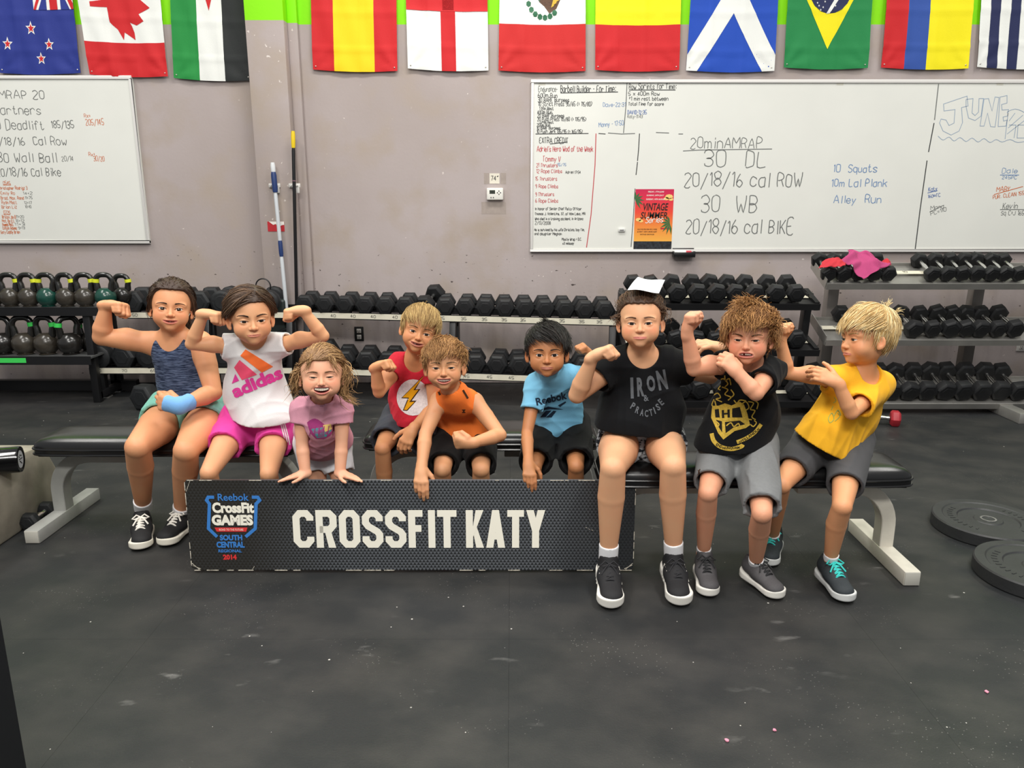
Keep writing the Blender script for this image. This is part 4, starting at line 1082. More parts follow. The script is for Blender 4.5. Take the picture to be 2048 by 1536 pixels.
# marker tray, eraser tag and magnets on the board
a = at(1367, 505, YB-.02)
tr = empty('marker_tray', (a[0], a[1], a[2]), 'small black marker tray under the poster board edge', 'tray')
MB().box((a[0], YB-.030, a[2]-.03), (.165, .06, .008)).box((a[0], YB-.060, a[2]-.012), (.165, .006, .03)).box((a[0], YB-.003, a[2]), (.165, .006, .065)).box((a[0]-.08, YB-.03, a[2]-.01), (.006, .06, .04)).box((a[0]+.08, YB-.03, a[2]-.01), (.006, .06, .04)).build('tray', mat('black_plastic', '#121214', rough=.4), tr, bevel=.002)
for k_, (c, dz, dy, dx) in enumerate((('#c33344', .006, -.03, -.012), ('#2c4aa0', -.012, -.045, .01), ('#1b1b1d', -.012, -.018, 0))):
    o = MB().tube([(a[0]-.062+dx, YB+dy, a[2]+dz), (a[0]+.03+dx, YB+dy, a[2]+dz)], .0085, 10).build('barrel', mat('marker_body', '#e6e6e4', rough=.35), None, smooth=True)
    tag(o, ('red', 'blue', 'black')[k_]+' capped dry-erase marker lying in the black tray', 'marker', 'markers in the tray'); o.name = 'marker'
    MB().tube([(a[0]+.028+dx, YB+dy, a[2]+dz), (a[0]+.068+dx, YB+dy, a[2]+dz)], .0095, 10).build('marker_cap', mat('cap_'+c, c, rough=.4), o, smooth=True)
a = at(1243, 460, YB)
o = MB().box((a[0], YB-.008, a[2]), (.052, .014, .026)).build('magnet', mat('magnet_white', '#d8d8d4', rough=.4), bevel=.004); tag(o, 'small white clip magnet on the empty board column', 'magnet')
MB().box((a[0], YB-.0165, a[2]), (.030, .003, .006)).build('clip_bar', mat('magnet_grey', '#777777'), o)
for px_, py_ in ((1680, 168), (2000, 168), (1084, 168)):
    p_ = at(px_, py_, YB); Flat((p_[0], YB, p_[2]), (1, 0, 0), (0, 0, 1)).poly
    F = Flat((p_[0], YB, p_[2]), (1, 0, 0), (0, 0, 1)); F.poly([(-.025, -.009), (.025, -.009), (.025, .009), (-.025, .009)]); F.build('tape_piece', mat('tape', '#cfcdc0'), RB)

# ------------------------------------------------------------------ thermostat, note, outlets
a = at(990, 388, YW-.02)
th = MB().box((a[0], YW-.016, a[2]), (.125, .032, .090)).build('thermostat', mat('thermostat_white', '#e8e6de', rough=.4), bevel=.008, seg=3)
tag(th, 'white thermostat on the wall under the paper note', 'thermostat')
MB().box((a[0]-.020, YW-.0325, a[2]+.015), (.042, .002, .026)).build('display', mat('lcd', '#3c423a', rough=.2), th)
F = Flat((a[0]-.020, YW-.0338, a[2]+.015), (1, 0, 0), (0, 0, 1)); F.write('70', -.009, -.006, .012, .0016, 0, 0); F.build('display_digits', mat('lcd_digit', '#11140f'), th)
for dx, dz in ((.030, .022), (.030, -.001), (.018, .010), (.042, .010), (-.03, -.026), (-.012, -.026)):
    MB().lathe([(.0045, 0), (.0045, .003), (.003, .004)], 10, (a[0]+dx, YW-.031, a[2]+dz), np.array([[1, 0, 0], [0, 0, -1], [0, 1, 0.]])).build('button', mat('button_grey', '#4a4a4a'), th)
a = at(989, 357, YW-.01)
nt_ = MB().box((a[0], YW-.0015, a[2]), (.075, .001, .075)).build('paper_note', mat('note_paper', '#e3ddcc', rough=.8)); tag(nt_, 'square paper note reading 74 degrees above the thermostat', 'note')
F = Flat((a[0], YW-.0021, a[2]), (1, 0, 0), (0, 0, 1)); F.write("74°", -.026, -.014, .032, .004, .1, 0, width=.054); F.build('handwriting', ink['black'], nt_)
for px_, py_, w_, h_ in ((971, 357, .03, .05), (1006, 357, .025, .04)):
    p_ = at(px_, py_, YW)
F = Flat((0, YW, 0), (1, 0, 0), (0, 0, 1))
for (x0, y0, x1, y1) in ((968, 346, 978, 368), (1001, 346, 1012, 368), (963, 404, 1012, 428)):
    p0 = at(x0, y1, YW); p1 = at(x1, y0, YW); F.poly([(p0[0], p0[2]), (p1[0], p0[2]), (p1[0], p1[2]), (p0[0], p1[2])])
F.build('patched_plaster', mat('patch', '#a3978f', rough=.8, var=.08, vscale=30), bpy.data.objects['wall_back'])
def outlet(px, py, plate, face, label):
    a = at(px, py, YW-.01); o = MB().box((a[0], YW-.004, a[2]), (.072, .008, .115)).build('wall_outlet', mat(plate[0], plate[1], rough=.5), bevel=.003); tag(o, label, 'outlet')
    for s in (-1, 1):
        MB().box((a[0], YW-.0095, a[2]+s*.024), (.034, .004, .034)).build('socket', mat(face[0], face[1], rough=.5), o, bevel=.006)
        q = MB(); [q.box((a[0]+t*.007, YW-.0122, a[2]+s*.024+.003), (.003, .002, .010)) for t in (-1, 1)]; q.box((a[0], YW-.0122, a[2]+s*.024-.009), (.005, .002, .005)); q.build('slots', mat('slot_black', '#101010'), o)
outlet(718, 668, ('plate_black', '#161514'), ('outlet_white', '#c9c5be'), 'black wall outlet plate with white sockets between the rack shelves')
outlet(2044, 688, ('plate_white', '#d9d5cf'), ('outlet_white', '#c9c5be'), 'white wall outlet behind the chrome-handled dumbbell rack')

# ------------------------------------------------------------------ flags (cloth with printed fields), pinned to the wall
fcol = dict(blue='#1d2f86', red='#c9161d', white='#e9ebe6', green='#16893a', black='#1e2222', yel='#f6cf00', bright='#f3e500', sblue='#1148b4', bgreen='#138243', cblue='#2a4fa0', navy='#1d2550', mred='#c9201f')
fmats = {k: mat('flag_'+k, v, rough=.72, bump=.25, bscale=260) for k, v in fcol.items()}
def flag(bl, br, tl, tr, name_label, fields, seed, yoff=.02):
    """corners in pixels: bottom left/right and where the sides leave the frame; extended upwards"""
    Yf = YW-yoff; B0 = at(*bl, Yf); B1 = at(*br, Yf); T0 = at(*tl, Yf); T1 = at(*tr, Yf)
    ext = .93/(T0[2]-B0[2]); T0 = B0+(T0-B0)*ext; ext = .93/(T1[2]-B1[2]); T1 = B1+(T1-B1)*ext
    rnd = random.Random(seed)
    H = T0[2]-B0[2]; Wd = B1[0]-B0[0]
    cre_v = [.10, .33, .36, .66][0:0]+[.27+rnd.uniform(-.03, .03), .60+rnd.uniform(-.03, .03)]; cre_h = [.16+rnd.uniform(-.02, .02), .42]
    def depth(u, v):
        d = .004+.004*math.sin(u*9+seed)*math.sin(v*7+seed*2)+.003*math.sin(u*23+v*11+seed*3)
        for c in cre_v: d += .0045*math.exp(-((u-c)/.018)**2)
        for c in cre_h: d += .0050*math.exp(-((v-c)/.015)**2)
        # pulled corners
        for cu in (0, 1):
            du = abs(u-cu); rr = math.hypot(du, v*1.3)
            if rr < .5: d += .006*math.sin(math.atan2(v*1.3, du+.001)*9)*(1-rr/.5)*min(rr*6, 1)
        return max(d, .0005)
    def P(u, v, lift):
        sag = -.010*math.sin(math.pi*u)*(1-v)*1.2
        p = (B0*(1-u)+B1*u)*(1-v)+(T0*(1-u)+T1*u)*v
        return (p[0], Yf-depth(min(max(u, 0), 1), v)-lift, p[2]+sag)
    root = empty('flag', tuple((B0+B1)/2), name_label, 'flag', 'flags along the wall top')
    def sheet(poly, m, lift, name, parent):
        bm = bmesh.new(); bm.faces.new([bm.verts.new((x, y, 0)) for x, y in poly])
        for ax, nn in ((0, 36), (1, 44)):
            for i_ in range(1, nn):
                no = [0, 0, 0]; no[ax] = 1; co = [0, 0, 0]; co[ax] = i_/nn
                bmesh.ops.bisect_plane(bm, geom=bm.verts[:]+bm.edges[:]+bm.faces[:], dist=1e-7, plane_co=co, plane_no=no)
        for v_ in bm.verts: v_.co = P(v_.co.x, v_.co.y, lift)
        me = bpy.data.meshes.new(name); bm.to_mesh(me); bm.free()
        for p in me.polygons: p.use_smooth = True
        return link(name, me, m, parent)
    base = None
    for k_, (cn, poly, *nm) in enumerate(fields):
        o = sheet(poly, fmats[cn], .0017*(nm[1] if len(nm) > 1 else 0), nm[0] if nm else 'cloth_stripe', root)
    for u in (.035, .965):
        p = P(u, .025, .001); MB().lathe([(.005, 0), (.005, .002), (.003, .004), (0, .0045)], 10, p, np.array([[1, 0, 0], [0, 0, -1], [0, 1, 0.]])).build('push_pin', mat('pin', '#cfcac2', rough=.3, metal=.6), root)
    return root, P
def rc(a, b, c, d): return [(a, b), (c, b), (c, d), (a, d)]
def star(cx_, cy_, r, asp=1.4, n=5, rot=math.pi/2):
    out = []
    for i_ in range(2*n):
        rr = r if i_ % 2 == 0 else r*.42; a = rot+math.pi*i_/n; out.append((cx_+rr*math.cos(a), cy_+rr*math.sin(a)/asp))
    return out
# v: 0 bottom .. 1 top at z=2.80; frame shows v up to about .55
nz = [('blue', rc(0, 0, 1, 1), 'cloth')]
for (u, v, r) in ((.44, .228, .066), (.13, .148, .066), (.65, .148, .060), (.53, -.0, 0)):
    if r: nz += [('white', star(u, v*1.45, r, 1.25), 'star_outline', 1), ('red', star(u, v*1.45, r*.62, 1.25), 'star', 2)]
nz += [('white', star(.53, .115, .060, 1.25), 'star_outline', 1), ('red', star(.53, .115, .037, 1.25), 'star', 2)]
nz += [('white', rc(.50, .46, 1, 1), 'canton', 1), ('red', rc(.70, .46, .80, 1), 'cross_bar', 2), ('blue', [(.56, .46), (.66, .46), (.66, .62)], 'canton_field', 2), ('blue', [(.84, .46), (.95, .46), (.84, .62)], 'canton_field', 2), ('red', [(.50, .46), (.53, .46), (.66, .66), (.63, .68)], 'diagonal_bar', 2), ('red', [(.97, .46), (1, .46), (1, .50), (.88, .68), (.86, .64)], 'diagonal_bar', 2)]
flag((0, 146), (162, 146), (-12, 0), (146, 0), 'blue flag with red stars hanging at the left end of the row', nz, 1)
leaf = [(-.02, .0), (.03, .10), (.13, .03), (.15, .12), (.10, .22), (.30, .20), (.34, .25), (.26, .34), (.38, .38), (.36, .44), (.28, .46), (.28, .62), (-.34, .62), (-.34, .44), (-.10, .30)]
lf = [(.50, .145), (.52, .20), (.64, .148), (.64, .20), (.62, .245), (.60, .27), (.68, .25), (.77, .28), (.72, .33), (.86, .375), (.76, .43), (.74, .55), (.35, .55), (.33, .43), (.14, .41), (.14, .375), (.34, .375), (.35, .27), (.38, .25), (.44, .22)]
flag((180, 149), (337, 153), (156, 0), (321, 0), 'red and white maple leaf flag second from the left', [('white', rc(0, 0, 1, 1), 'cloth'), ('red', rc(0, 0, 1, .245), 'cloth_stripe', 1), ('red', [(u, v*1.0+.12) for u, v in lf], 'maple_leaf', 1)], 2)
flag((348, 156), (503, 161), (341, 0), (493, 0), 'green, white and black flag with a red point beside the column', [('green', rc(0, 0, .335, 1)), ('white', rc(.335, 0, .665, 1)), ('black', rc(.665, 0, 1, 1)), ('red', [(.50, .50), (.62, .75), (.38, .75)], 'triangle', 1)], 3)
flag((626, 139), (795, 142), (622, 0), (793, 0), 'red, yellow, red vertical striped flag just past the column', [('red', rc(0, 0, .255, 1)), ('yel', rc(.255, 0, .73, 1)), ('red', rc(.73, 0, 1, 1))], 4)
flag((816, 137), (977, 141), (812, 0), (975, 0), 'white flag with a red cross', [('white', rc(0, 0, 1, 1), 'cloth'), ('red', rc(.42, 0, .60, .60), 'cross_bar', 1), ('red', rc(0, .424, 1, .62), 'cross_bar', 1)], 5)
mx = [('white', rc(0, .34, 1, 1), 'cloth'), ('mred', rc(0, 0, 1, .34))]
fmats['wreath'] = mat('flag_wreath', '#2c6b4a'); fmats['brown'] = mat('flag_brown', '#5a3c28', var=.35, vscale=120); fmats['gold'] = mat('flag_gold', '#d8b23a')
for i_ in range(7):
    a = math.radians(205+i_*17); cu, cv = .52+.20*math.cos(a), .555+.165*math.sin(a)
    mx.append(('wreath', [(cu+.030*math.cos(t*1.05+a)*1.0, cv+.022*math.sin(t*1.05+a)) for t in range(6)], 'wreath_leaf', 1))
mx.append(('brown', [(.44, .60), (.46, .50), (.52, .47), (.58, .42), (.66, .45), (.71, .52), (.70, .62)], 'eagle', 1))
for k_ in range(3): mx.append(('gold', [(.60+k_*.03, .46+k_*.02), (.63+k_*.03, .47+k_*.02), (.68+k_*.012, .60), (.66+k_*.01, .60)], 'feather', 2))
mx.append(('wreath', [(.40, .62), (.44, .52), (.47, .50), (.46, .58), (.45, .62)], 'cactus', 2))
flag((997, 141), (1171, 142), (999, 0), (1171, 0), 'white over red flag with an eagle emblem above the whiteboard', mx, 6)
flag((1190, 140), (1358, 140), (1191, 0), (1362, 0), 'yellow over red flag beside the blue flag with a white diagonal cross', [('bright', rc(0, .33, 1, 1)), ('red', rc(0, 0, 1, .33))], 7)
flag((1372, 141), (1548, 142), (1381, 0), (1556, 0), 'blue flag with a white diagonal cross', [('sblue', rc(0, 0, 1, 1), 'cloth'), ('white', [(0, 0), (.12, 0), (.5, .42), (.86, 0), (1, 0), (1, .115), (.60, .60), (.42, .60), (0, .115)], 'saltire', 1)], 8)
br = [('bgreen', rc(0, 0, 1, 1), 'cloth'), ('bright', [(.5, .145), (.98, .75), (.02, .75)], 'rhombus', 1), ('navy', [(.5+.26*math.cos(t*.3307), .585+.19*math.sin(t*.3307)) for t in range(19)], 'disc', 2)]
br.append(('white', [(.46, .395), (.50, .398), (.60, .50), (.66, .62), (.62, .62), (.56, .51)], 'disc_band', 3))
for k_, (u, v) in enumerate(((.33, .50), (.35, .47), (.37, .45), (.36, .53), (.40, .52), (.42, .44), (.39, .42), (.56, .45), (.44, .48), (.31, .55))):
    br.append(('white', star(u, v, .011, 1.25), 'star', 3))
flag((1567, 135), (1735, 136), (1575, 0), (1745, 0), 'green flag with a yellow rhombus and a starry blue disc', br, 9)
flag((1762, 135), (1936, 137), (1773, 0), (1947, 0), 'red, blue and yellow vertical striped flag', [('red', rc(0, 0, .26, 1)), ('cblue', rc(.26, 0, .51, 1)), ('bright', rc(.51, 0, 1, 1))], 10)
flag((1953, 134), (2125, 137), (1962, 0), (2138, 0), 'white flag with dark blue vertical stripes at the picture\'s right edge', [('white', rc(0, 0, 1, 1), 'cloth')]+[('navy', rc(a_, 0, a_+.115, 1), 'cloth_stripe', 1) for a_ in (.115, .345, .575, .805)], 11)
# ------------------------------------------------------------------ weights and racks
rubber = mat('black_rubber', '#131416', rough=.55, spec=.4, var=.15, vscale=30, bump=.15, bscale=90)
rubber2 = mat('scuffed_rubber', '#191b1d', rough=.58, spec=.45, var=.25, vscale=25, bump=.2, bscale=70)
chrome = mat('chrome', '#c9c9c7', rough=.22, metal=1.0)
steel_black = mat('black_steel', '#111113', rough=.45, var=.15, vscale=12)
steel_silver = mat('silver_steel', '#a9a7a2', rough=.38, metal=.65, var=.1, vscale=8)
steel_cream = mat('worn_cream_steel', '#cfcabd', rough=.45, var=.08, vscale=14, bump=.1, bscale=60)
steel_grey = mat('grey_painted_steel', '#9b9c98', rough=.45, var=.08, vscale=14)
tape_m = mat('masking_tape', '#d8d3bf', rough=.75, var=.05, vscale=18)
def mesh_of(o):
    me = o.data; bpy.data.objects.remove(o); return me
RX = np.array([[1, 0, 0], [0, 0, 1], [0, -1, 0.]])   # local z of a lathe -> world y
def db_meshes(r, L, round_=False, hl=.075, rot=0, m=rubber, hm=chrome):
    """head with its centre at 0 along y, handle"""
    n = 6 if not round_ else 12
    prof = [(r*.80, -hl/2), (r*1.0, -hl/2+.012), (r*1.0, hl/2-.012), (r*.78, hl/2)] if not round_ else [(r*.78, -hl/2), (r*.98, -hl/2+.010), (r, 0), (r*.98, hl/2-.010), (r*.78, hl/2)]
    c, s = math.cos(rot), math.sin(rot); Rr = np.array([[c, 0, s], [0, 1, 0], [-s, 0, c]])
    mb = MB().lathe(prof, n, (0, 0, 0), Rr @ RX)
    mb.lathe([(r*.58, -hl/2-.001), (r*.54, -hl/2-.003), (r*.50, -hl/2-.003)], 24 if round_ else 6, (0, 0, 0), Rr @ RX)
    head = mesh_of(mb.build('head', m, bevel=.003, seg=2))
    hb = MB().lathe([(.011, -L/2), (.0165, -L/2+.01), (.0125, -L/4), (.0165, 0), (.0125, L/4), (.0165, L/2-.01), (.011, L/2)], 14, (0, 0, 0), RX)
    return head, mesh_of(hb.build('handle', hm, smooth=True))
_DB = {}
def dumbbell(F, B, r, label, group, kind='hex', roll=0.0, m=None, name='dumbbell'):
    """F, B: centres of the two heads"""
    key = (round(r, 3), kind, m.name if m else '')
    if key not in _DB: _DB[key] = db_meshes(r, .16, kind == 'round', hl=r*1.05, m=m or rubber, rot=0)
    hm_, hd_ = _DB[key]
    F = np.array(F, float); B = np.array(B, float); mid = (F+B)/2; y = unit(B-F); x = unit(np.cross(y, [0, 0, 1])); z = np.cross(x, y)
    c, s = math.cos(roll), math.sin(roll); x, z = x*c+z*s, z*c-x*s
    o = bpy.data.objects.new(name, None); COL.objects.link(o); o.empty_display_size = .05
    M4 = Matrix(((x[0], y[0], z[0], mid[0]), (x[1], y[1], z[1], mid[1]), (x[2], y[2], z[2], mid[2]), (0, 0, 0, 1))); o.matrix_basis = M4
    tag(o, label, 'dumbbell', group); L = np.linalg.norm(B-F)
    for s_ in (-1, 1):
        h = bpy.data.objects.new('head', hm_); COL.objects.link(h); h.parent = o; h.location = (0, s_*L/2, 0)
        if s_ > 0: h.rotation_euler = (0, 0, math.pi)
    h = bpy.data.objects.new('handle', hd_); COL.objects.link(h); h.parent = o; h.scale = (1, (L-r)/.16, 1)
    return o
rnd = random.Random(5)
# --- two low racks with masking-tape labels
def low_rack(XL, XR, YL, YR, label, ztop=.62, zlow=.23, txts=(), low_ext=0.0, txtl=()):
    root = empty('dumbbell_rack', ((XL+XR)/2, (YL+YR)/2+.1, 0), label, 'rack')
    ux = unit([XR-XL, YR-YL, 0]); uy = np.array([-ux[1], ux[0], 0]); Lw = math.hypot(XR-XL, YR-YL)
    O = np.array([XL, YL, 0]); Rm = np.column_stack([ux, uy, [0, 0, 1]])
    P = lambda x, y, z: O+ux*x+uy*y+np.array([0, 0, z])
    for z, dy, e in ((ztop, 0, 0), (zlow, -.13, low_ext)):
        sh = MB().box(P(Lw/2-e/2, dy+.035, z-.022), (Lw+e, .07, .005), Rm).box(P(Lw/2-e/2, dy+.002, z-.018), (Lw+e, .005, .05), Rm).box(P(Lw/2-e/2, dy+.20, z-.022+.01), (Lw+e, .05, .005), Rm).box(P(Lw/2-e/2, dy+.225, z+.005), (Lw+e, .005, .05), Rm).box(P(Lw/2-e/2, dy+.11, z-.035), (Lw+e, .22, .02), Rm).build('shelf', steel_black, root)
        MB().box(P(Lw/2-e/2, dy-.0012, z-.018), (Lw+e-.01, .0015, .040), Rm).build('tape_strip', tape_m, sh)
        F = Flat(P(0, dy-.002, z-.018), ux, (0, 0, 1), .0006)
        for x_, t in (txts if z == ztop else txtl): F.write(t, x_-.02, -.009, .019, .0028, .2, 3, int(x_*100), width=.036)
        if F.v: F.build('tape_numbers', ink['black'], sh)['kind'] = 'stuff'
    for x_ in (.04-low_ext*.9, Lw*.5-.02, Lw-.04):
        fr = MB(); a = P(x_, -.10, 0); 
        fr.beam(P(x_, -.08, .0), P(x_, -.08, zlow-.03), .055, .05, up=uy); fr.beam(P(x_, .10, .0), P(x_, .10, ztop-.03), .055, .05, up=uy)
        fr.beam(P(x_, -.08, zlow-.05), P(x_, .10, zlow-.05), .05, .04); fr.beam(P(x_, -.06, zlow-.03), P(x_, .03, ztop-.04), .045, .04, up=uy)
        fr.build('end_frame', steel_black, root, bevel=.003)
        for y_ in (-.08, .10): MB().box(P(x_, y_, .004), (.085, .075, .008), Rm).build('foot_plate', steel_silver, root)
    return root, P
def rack_Y(px, pts):
    return np.interp(px, [p[0] for p in pts], [p[1] for p in pts])
XA, XB = at(602, 632, 5.63)[0], at(1238, 632, 5.28)[0]
tx = lambda px, X0: (at(px, 634, rack_Y(px, [(600, 5.63), (1240, 5.28)]))[0]-X0)
r2, P2 = low_rack(XA, XB, 5.63, 5.28, 'long low black dumbbell rack with masking tape labelled 40 and 35', txts=[(tx(p, XA), t) for p, t in [(622, '40'), (668, '40'), (708, '40'), (749, '40'), (793, '40'), (888, '35'), (932, '35'), (974, '35'), (1014, '35'), (1052, '35'), (1090, '35'), (1131, '35'), (1171, '35'), (1207, '35')]], txtl=[(tx(p, XA), '45') for p in (944, 990, 1034, 1080)])
XC, XD = at(243, 628, 5.62)[0], at(588, 628, 5.62)[0]
r1, P1 = low_rack(XC, XD, 5.62, 5.62, 'low black rack of heavy dumbbells behind the two girls', low_ext=.22, txts=[(.1, '50'), (.3, '55')], txtl=[(-.15, '70'), (.04, '70'), (.25, '65')])
n = 16
for i in range(n):
    px = 611+i*39.9; Y = rack_Y(px, [(600, 5.63), (1240, 5.28)])+.03; x = at(px, 605, Y)[0]; z = .62+.061
    yaw = rnd.uniform(-.06, .06); ro = rnd.choice([0, 0, 0, .02, -.03, 0]); dx = yaw*.24-.0
    if i == 6: yaw, ro = .28, .1
    F = np.array([x, Y, z+(.012 if i == 6 else 0)]); B = F+np.array([math.sin(yaw)*.20+.0, .20*math.cos(yaw), .006+(.05 if i == 6 else 0)])
    dumbbell(F, B, .0735, 'black hex dumbbell, %s from left on the top shelf of the long low rack' % ORD[i], 'dumbbells on the top shelf of the long low rack', roll=ro)
for i in range(13):
    px = 690+i*43.5; Y = rack_Y(px, [(600, 5.50), (1240, 5.15)])+.03; x = at(px, 725, Y)[0]; z = .23+.066
    F = np.array([x, Y, z]); B = F+np.array([rnd.uniform(-.015, .02), .205, .004])
    dumbbell(F, B, .078, 'large black hex dumbbell, %s from left on the bottom shelf of the long low rack' % ORD[i], 'dumbbells on the bottom shelf of the long low rack', roll=rnd.choice([0, 0, .03, -.03]))
for i, px in enumerate((266, 312, 357, 401, 446, 491, 536)):
    x = at(px, 600, 5.65)[0]; rd = i in (4, 6); F = np.array([x, 5.65, .62+.078]); B = F+np.array([rnd.uniform(-.02, .02), .21, .005])
    dumbbell(F, B, .088, ('round-headed ' if rd else '')+'big black dumbbell, %s from left on the top shelf behind the two girls' % ORD[i], 'heavy dumbbells behind the two girls', 'round' if rd else 'hex', m=rubber2)
for i, px in enumerate((200, 250, 301, 352, 450, 500, 548, 640)):
    x = at(px, 712, 5.53)[0]; rd = i in (0, 2); F = np.array([x, 5.53, .23+.082]); B = F+np.array([rnd.uniform(-.01, .02), .22, .004])
    if i == 7: F[1] = B[1]-.22
    dumbbell(F, B, .093, ('round-headed ' if rd else '')+'huge black dumbbell, %s from left on the bottom shelf behind the two girls' % ORD[i], 'heavy dumbbells low behind the two girls', 'round' if rd else 'hex', m=rubber2)
a = at(300, 781, 5.28); dumbbell((a[0], 5.20, .088), (a[0]+.07, 5.42, .088), .100, 'huge black hex dumbbell on the floor under the heavy rack', None, m=rubber2)

# --- kettlebell rack
kz1, kz0 = .690, .352
kx0, kx1 = at(-140, 616, 5.35)[0], at(205, 616, 5.35)[0]
kr = empty('kettlebell_rack', ((kx0+kx1)/2, 5.5, 0), 'two-shelf black rack holding kettlebells at the picture\'s left edge', 'rack')
for z, y0 in ((kz1, 5.36), (kz0, 5.30)):
    w_ = kx1-kx0-(.0 if z == kz1 else .10)
    s_ = MB().box((kx0+w_/2, y0+.20, z-.006), (w_, .40, .012)).build('shelf', mat('shelf_grey', '#4b4c4c', rough=.5, var=.2, vscale=9), kr)
    MB().box((kx0+w_/2, y0-.003, z-.024), (w_, .006, .06)).build('front_lip', steel_black, s_)
gt_ = at(22, 716, 5.29); MB().box((gt_[0], 5.2945, kz0-.022), (.20, .002, .034)).build('green_tape', mat('green_tape', '#3fd35a', rough=.6), kr)
for x_ in (kx0+.03, kx1-.14):
    mb = MB(); mb.beam((x_, 5.40, 0), (x_, 5.40, kz1-.03), .05, .05, up=(0, 1, 0)); mb.beam((x_, 5.72, 0), (x_, 5.72, kz1-.03), .05, .05, up=(0, 1, 0)); mb.beam((x_, 5.40, .05), (x_, 5.72, .05), .05, .05); mb.build('post', steel_black, kr, bevel=.003)
MB().box(((kx0+kx1)/2, 5.72, .05), (kx1-kx0, .05, .08)).build('base_beam', steel_black, kr)
def kettlebell(px, zshelf, R_, Y, label, group, m, band, tilt=0.0, hyaw=0.0, bside=1):
    x = at(px, 600, Y)[0]; o = empty('kettlebell', (x, Y, zshelf), label, 'kettlebell', group); o.rotation_euler = (0, 0, hyaw)
    def mk(nm, mb, mm, **k): q = mb.build(nm, mm, o, local=True, **k); return q
    prof = [(R_*.62, 0), (R_*.70, .004)]+[(R_*math.cos(a), R_*.93+R_*math.sin(a)) for a in np.linspace(-.95, 1.12, 14)]+[(R_*.30, R_*1.86), (0, R_*1.87)]
    mk('bell', MB().lathe(prof, 28), m, smooth=True)
    hw = R_*.86; hh = R_*1.62; r = .0185*(R_/.07)**.5
    pts = []; rs = []
    for t in np.linspace(0, 1, 22):
        a = math.pi*(1-t); cx_ = math.cos(a); sx_ = math.sin(a)
        px_ = hw*np.sign(cx_)*abs(cx_)**.65*(.92 if sx_ < .35 else 1); pz = R_*1.55+hh*abs(sx_)**.75
        pts.append((px_*(.80+.25*min(sx_*1.6, 1)), 0, pz)); rs.append(r*(1.25-.25*min(sx_*1.8, 1)))
    mk('handle', MB().tube(pts, rs, 12), mat('kb_handle', '#1a1917', rough=.22, spec=.7, var=.2, vscale=40), smooth=True)
    if band:
        q0 = np.array(pts[3 if bside < 0 else -4]); q1 = np.array(pts[5 if bside < 0 else -6]); mk('tape_band', MB().tube([q0, q1], r*1.28, 12), mat('band_'+band, band, rough=.6), smooth=True)
    return o
kbm = mat('kb_cast', '#3a352e', rough=.24, spec=.6, var=.3, vscale=16, bump=.2, bscale=40); kbg = mat('kb_green', '#18443a', rough=.22, spec=.6, var=.1, vscale=20); kbd = mat('kb_dark', '#211f1d', rough=.22, spec=.6, var=.2, vscale=20)
for i, (px, m_, bd, bs, dsc, yw) in enumerate(((-14, kbm, '#d9e02a', 1, 'dark kettlebell cut by the picture\'s left edge, top shelf', 0), (22, kbm, '#d9e02a', 1, 'bronze-black kettlebell with a yellow band, second on the top shelf', .1), (59, kbm, '#d9e02a', 1, 'bronze-black kettlebell just left of the first green one', -.1), (96, kbg, '#d9e02a', -1, 'dark green kettlebell between two bronze-black ones', 0), (134, kbm, '#d9e02a', 1, 'rust-worn kettlebell just right of the first green one', -.1), (172, kbm, '#d9e02a', 1, 'scuffed dark kettlebell beside the second green one', .1), (212, kbg, '#d9e02a', -1, 'green kettlebell with a tall dark handle near the shelf end', .1), (247, kbd, '#d9e02a', 1, 'black kettlebell at the end of the top shelf', 0))):
    kettlebell(px, kz1, .0705 if i < 7 else .064, 5.46 if i != 7 else 5.60, dsc, 'kettlebells on the top shelf', m_, bd, hyaw=yw, bside=bs)
for i, (px, m_, bd, bs, dsc, yw) in enumerate(((-8, kbd, None, 1, 'large kettlebell cut by the picture\'s left edge, lower shelf', 0), (36, kbm, '#36c24f', 1, 'large bronze-black kettlebell with a green band, lower shelf', .15), (81, kbm, '#36c24f', 1, 'large bronze-black kettlebell, middle of the lower shelf', -.1), (128, kbd, '#36c24f', -1, 'large black kettlebell with its handle edge-on, lower shelf', .9), (166, kbd, '#36c24f', -1, 'dark kettlebell with a green band at the lower shelf end', .1))):
    kettlebell(px, kz0, .083 if i != 4 else .070, 5.42 if i != 4 else 5.56, dsc, 'kettlebells on the lower shelf', m_, bd, hyaw=yw, bside=bs)

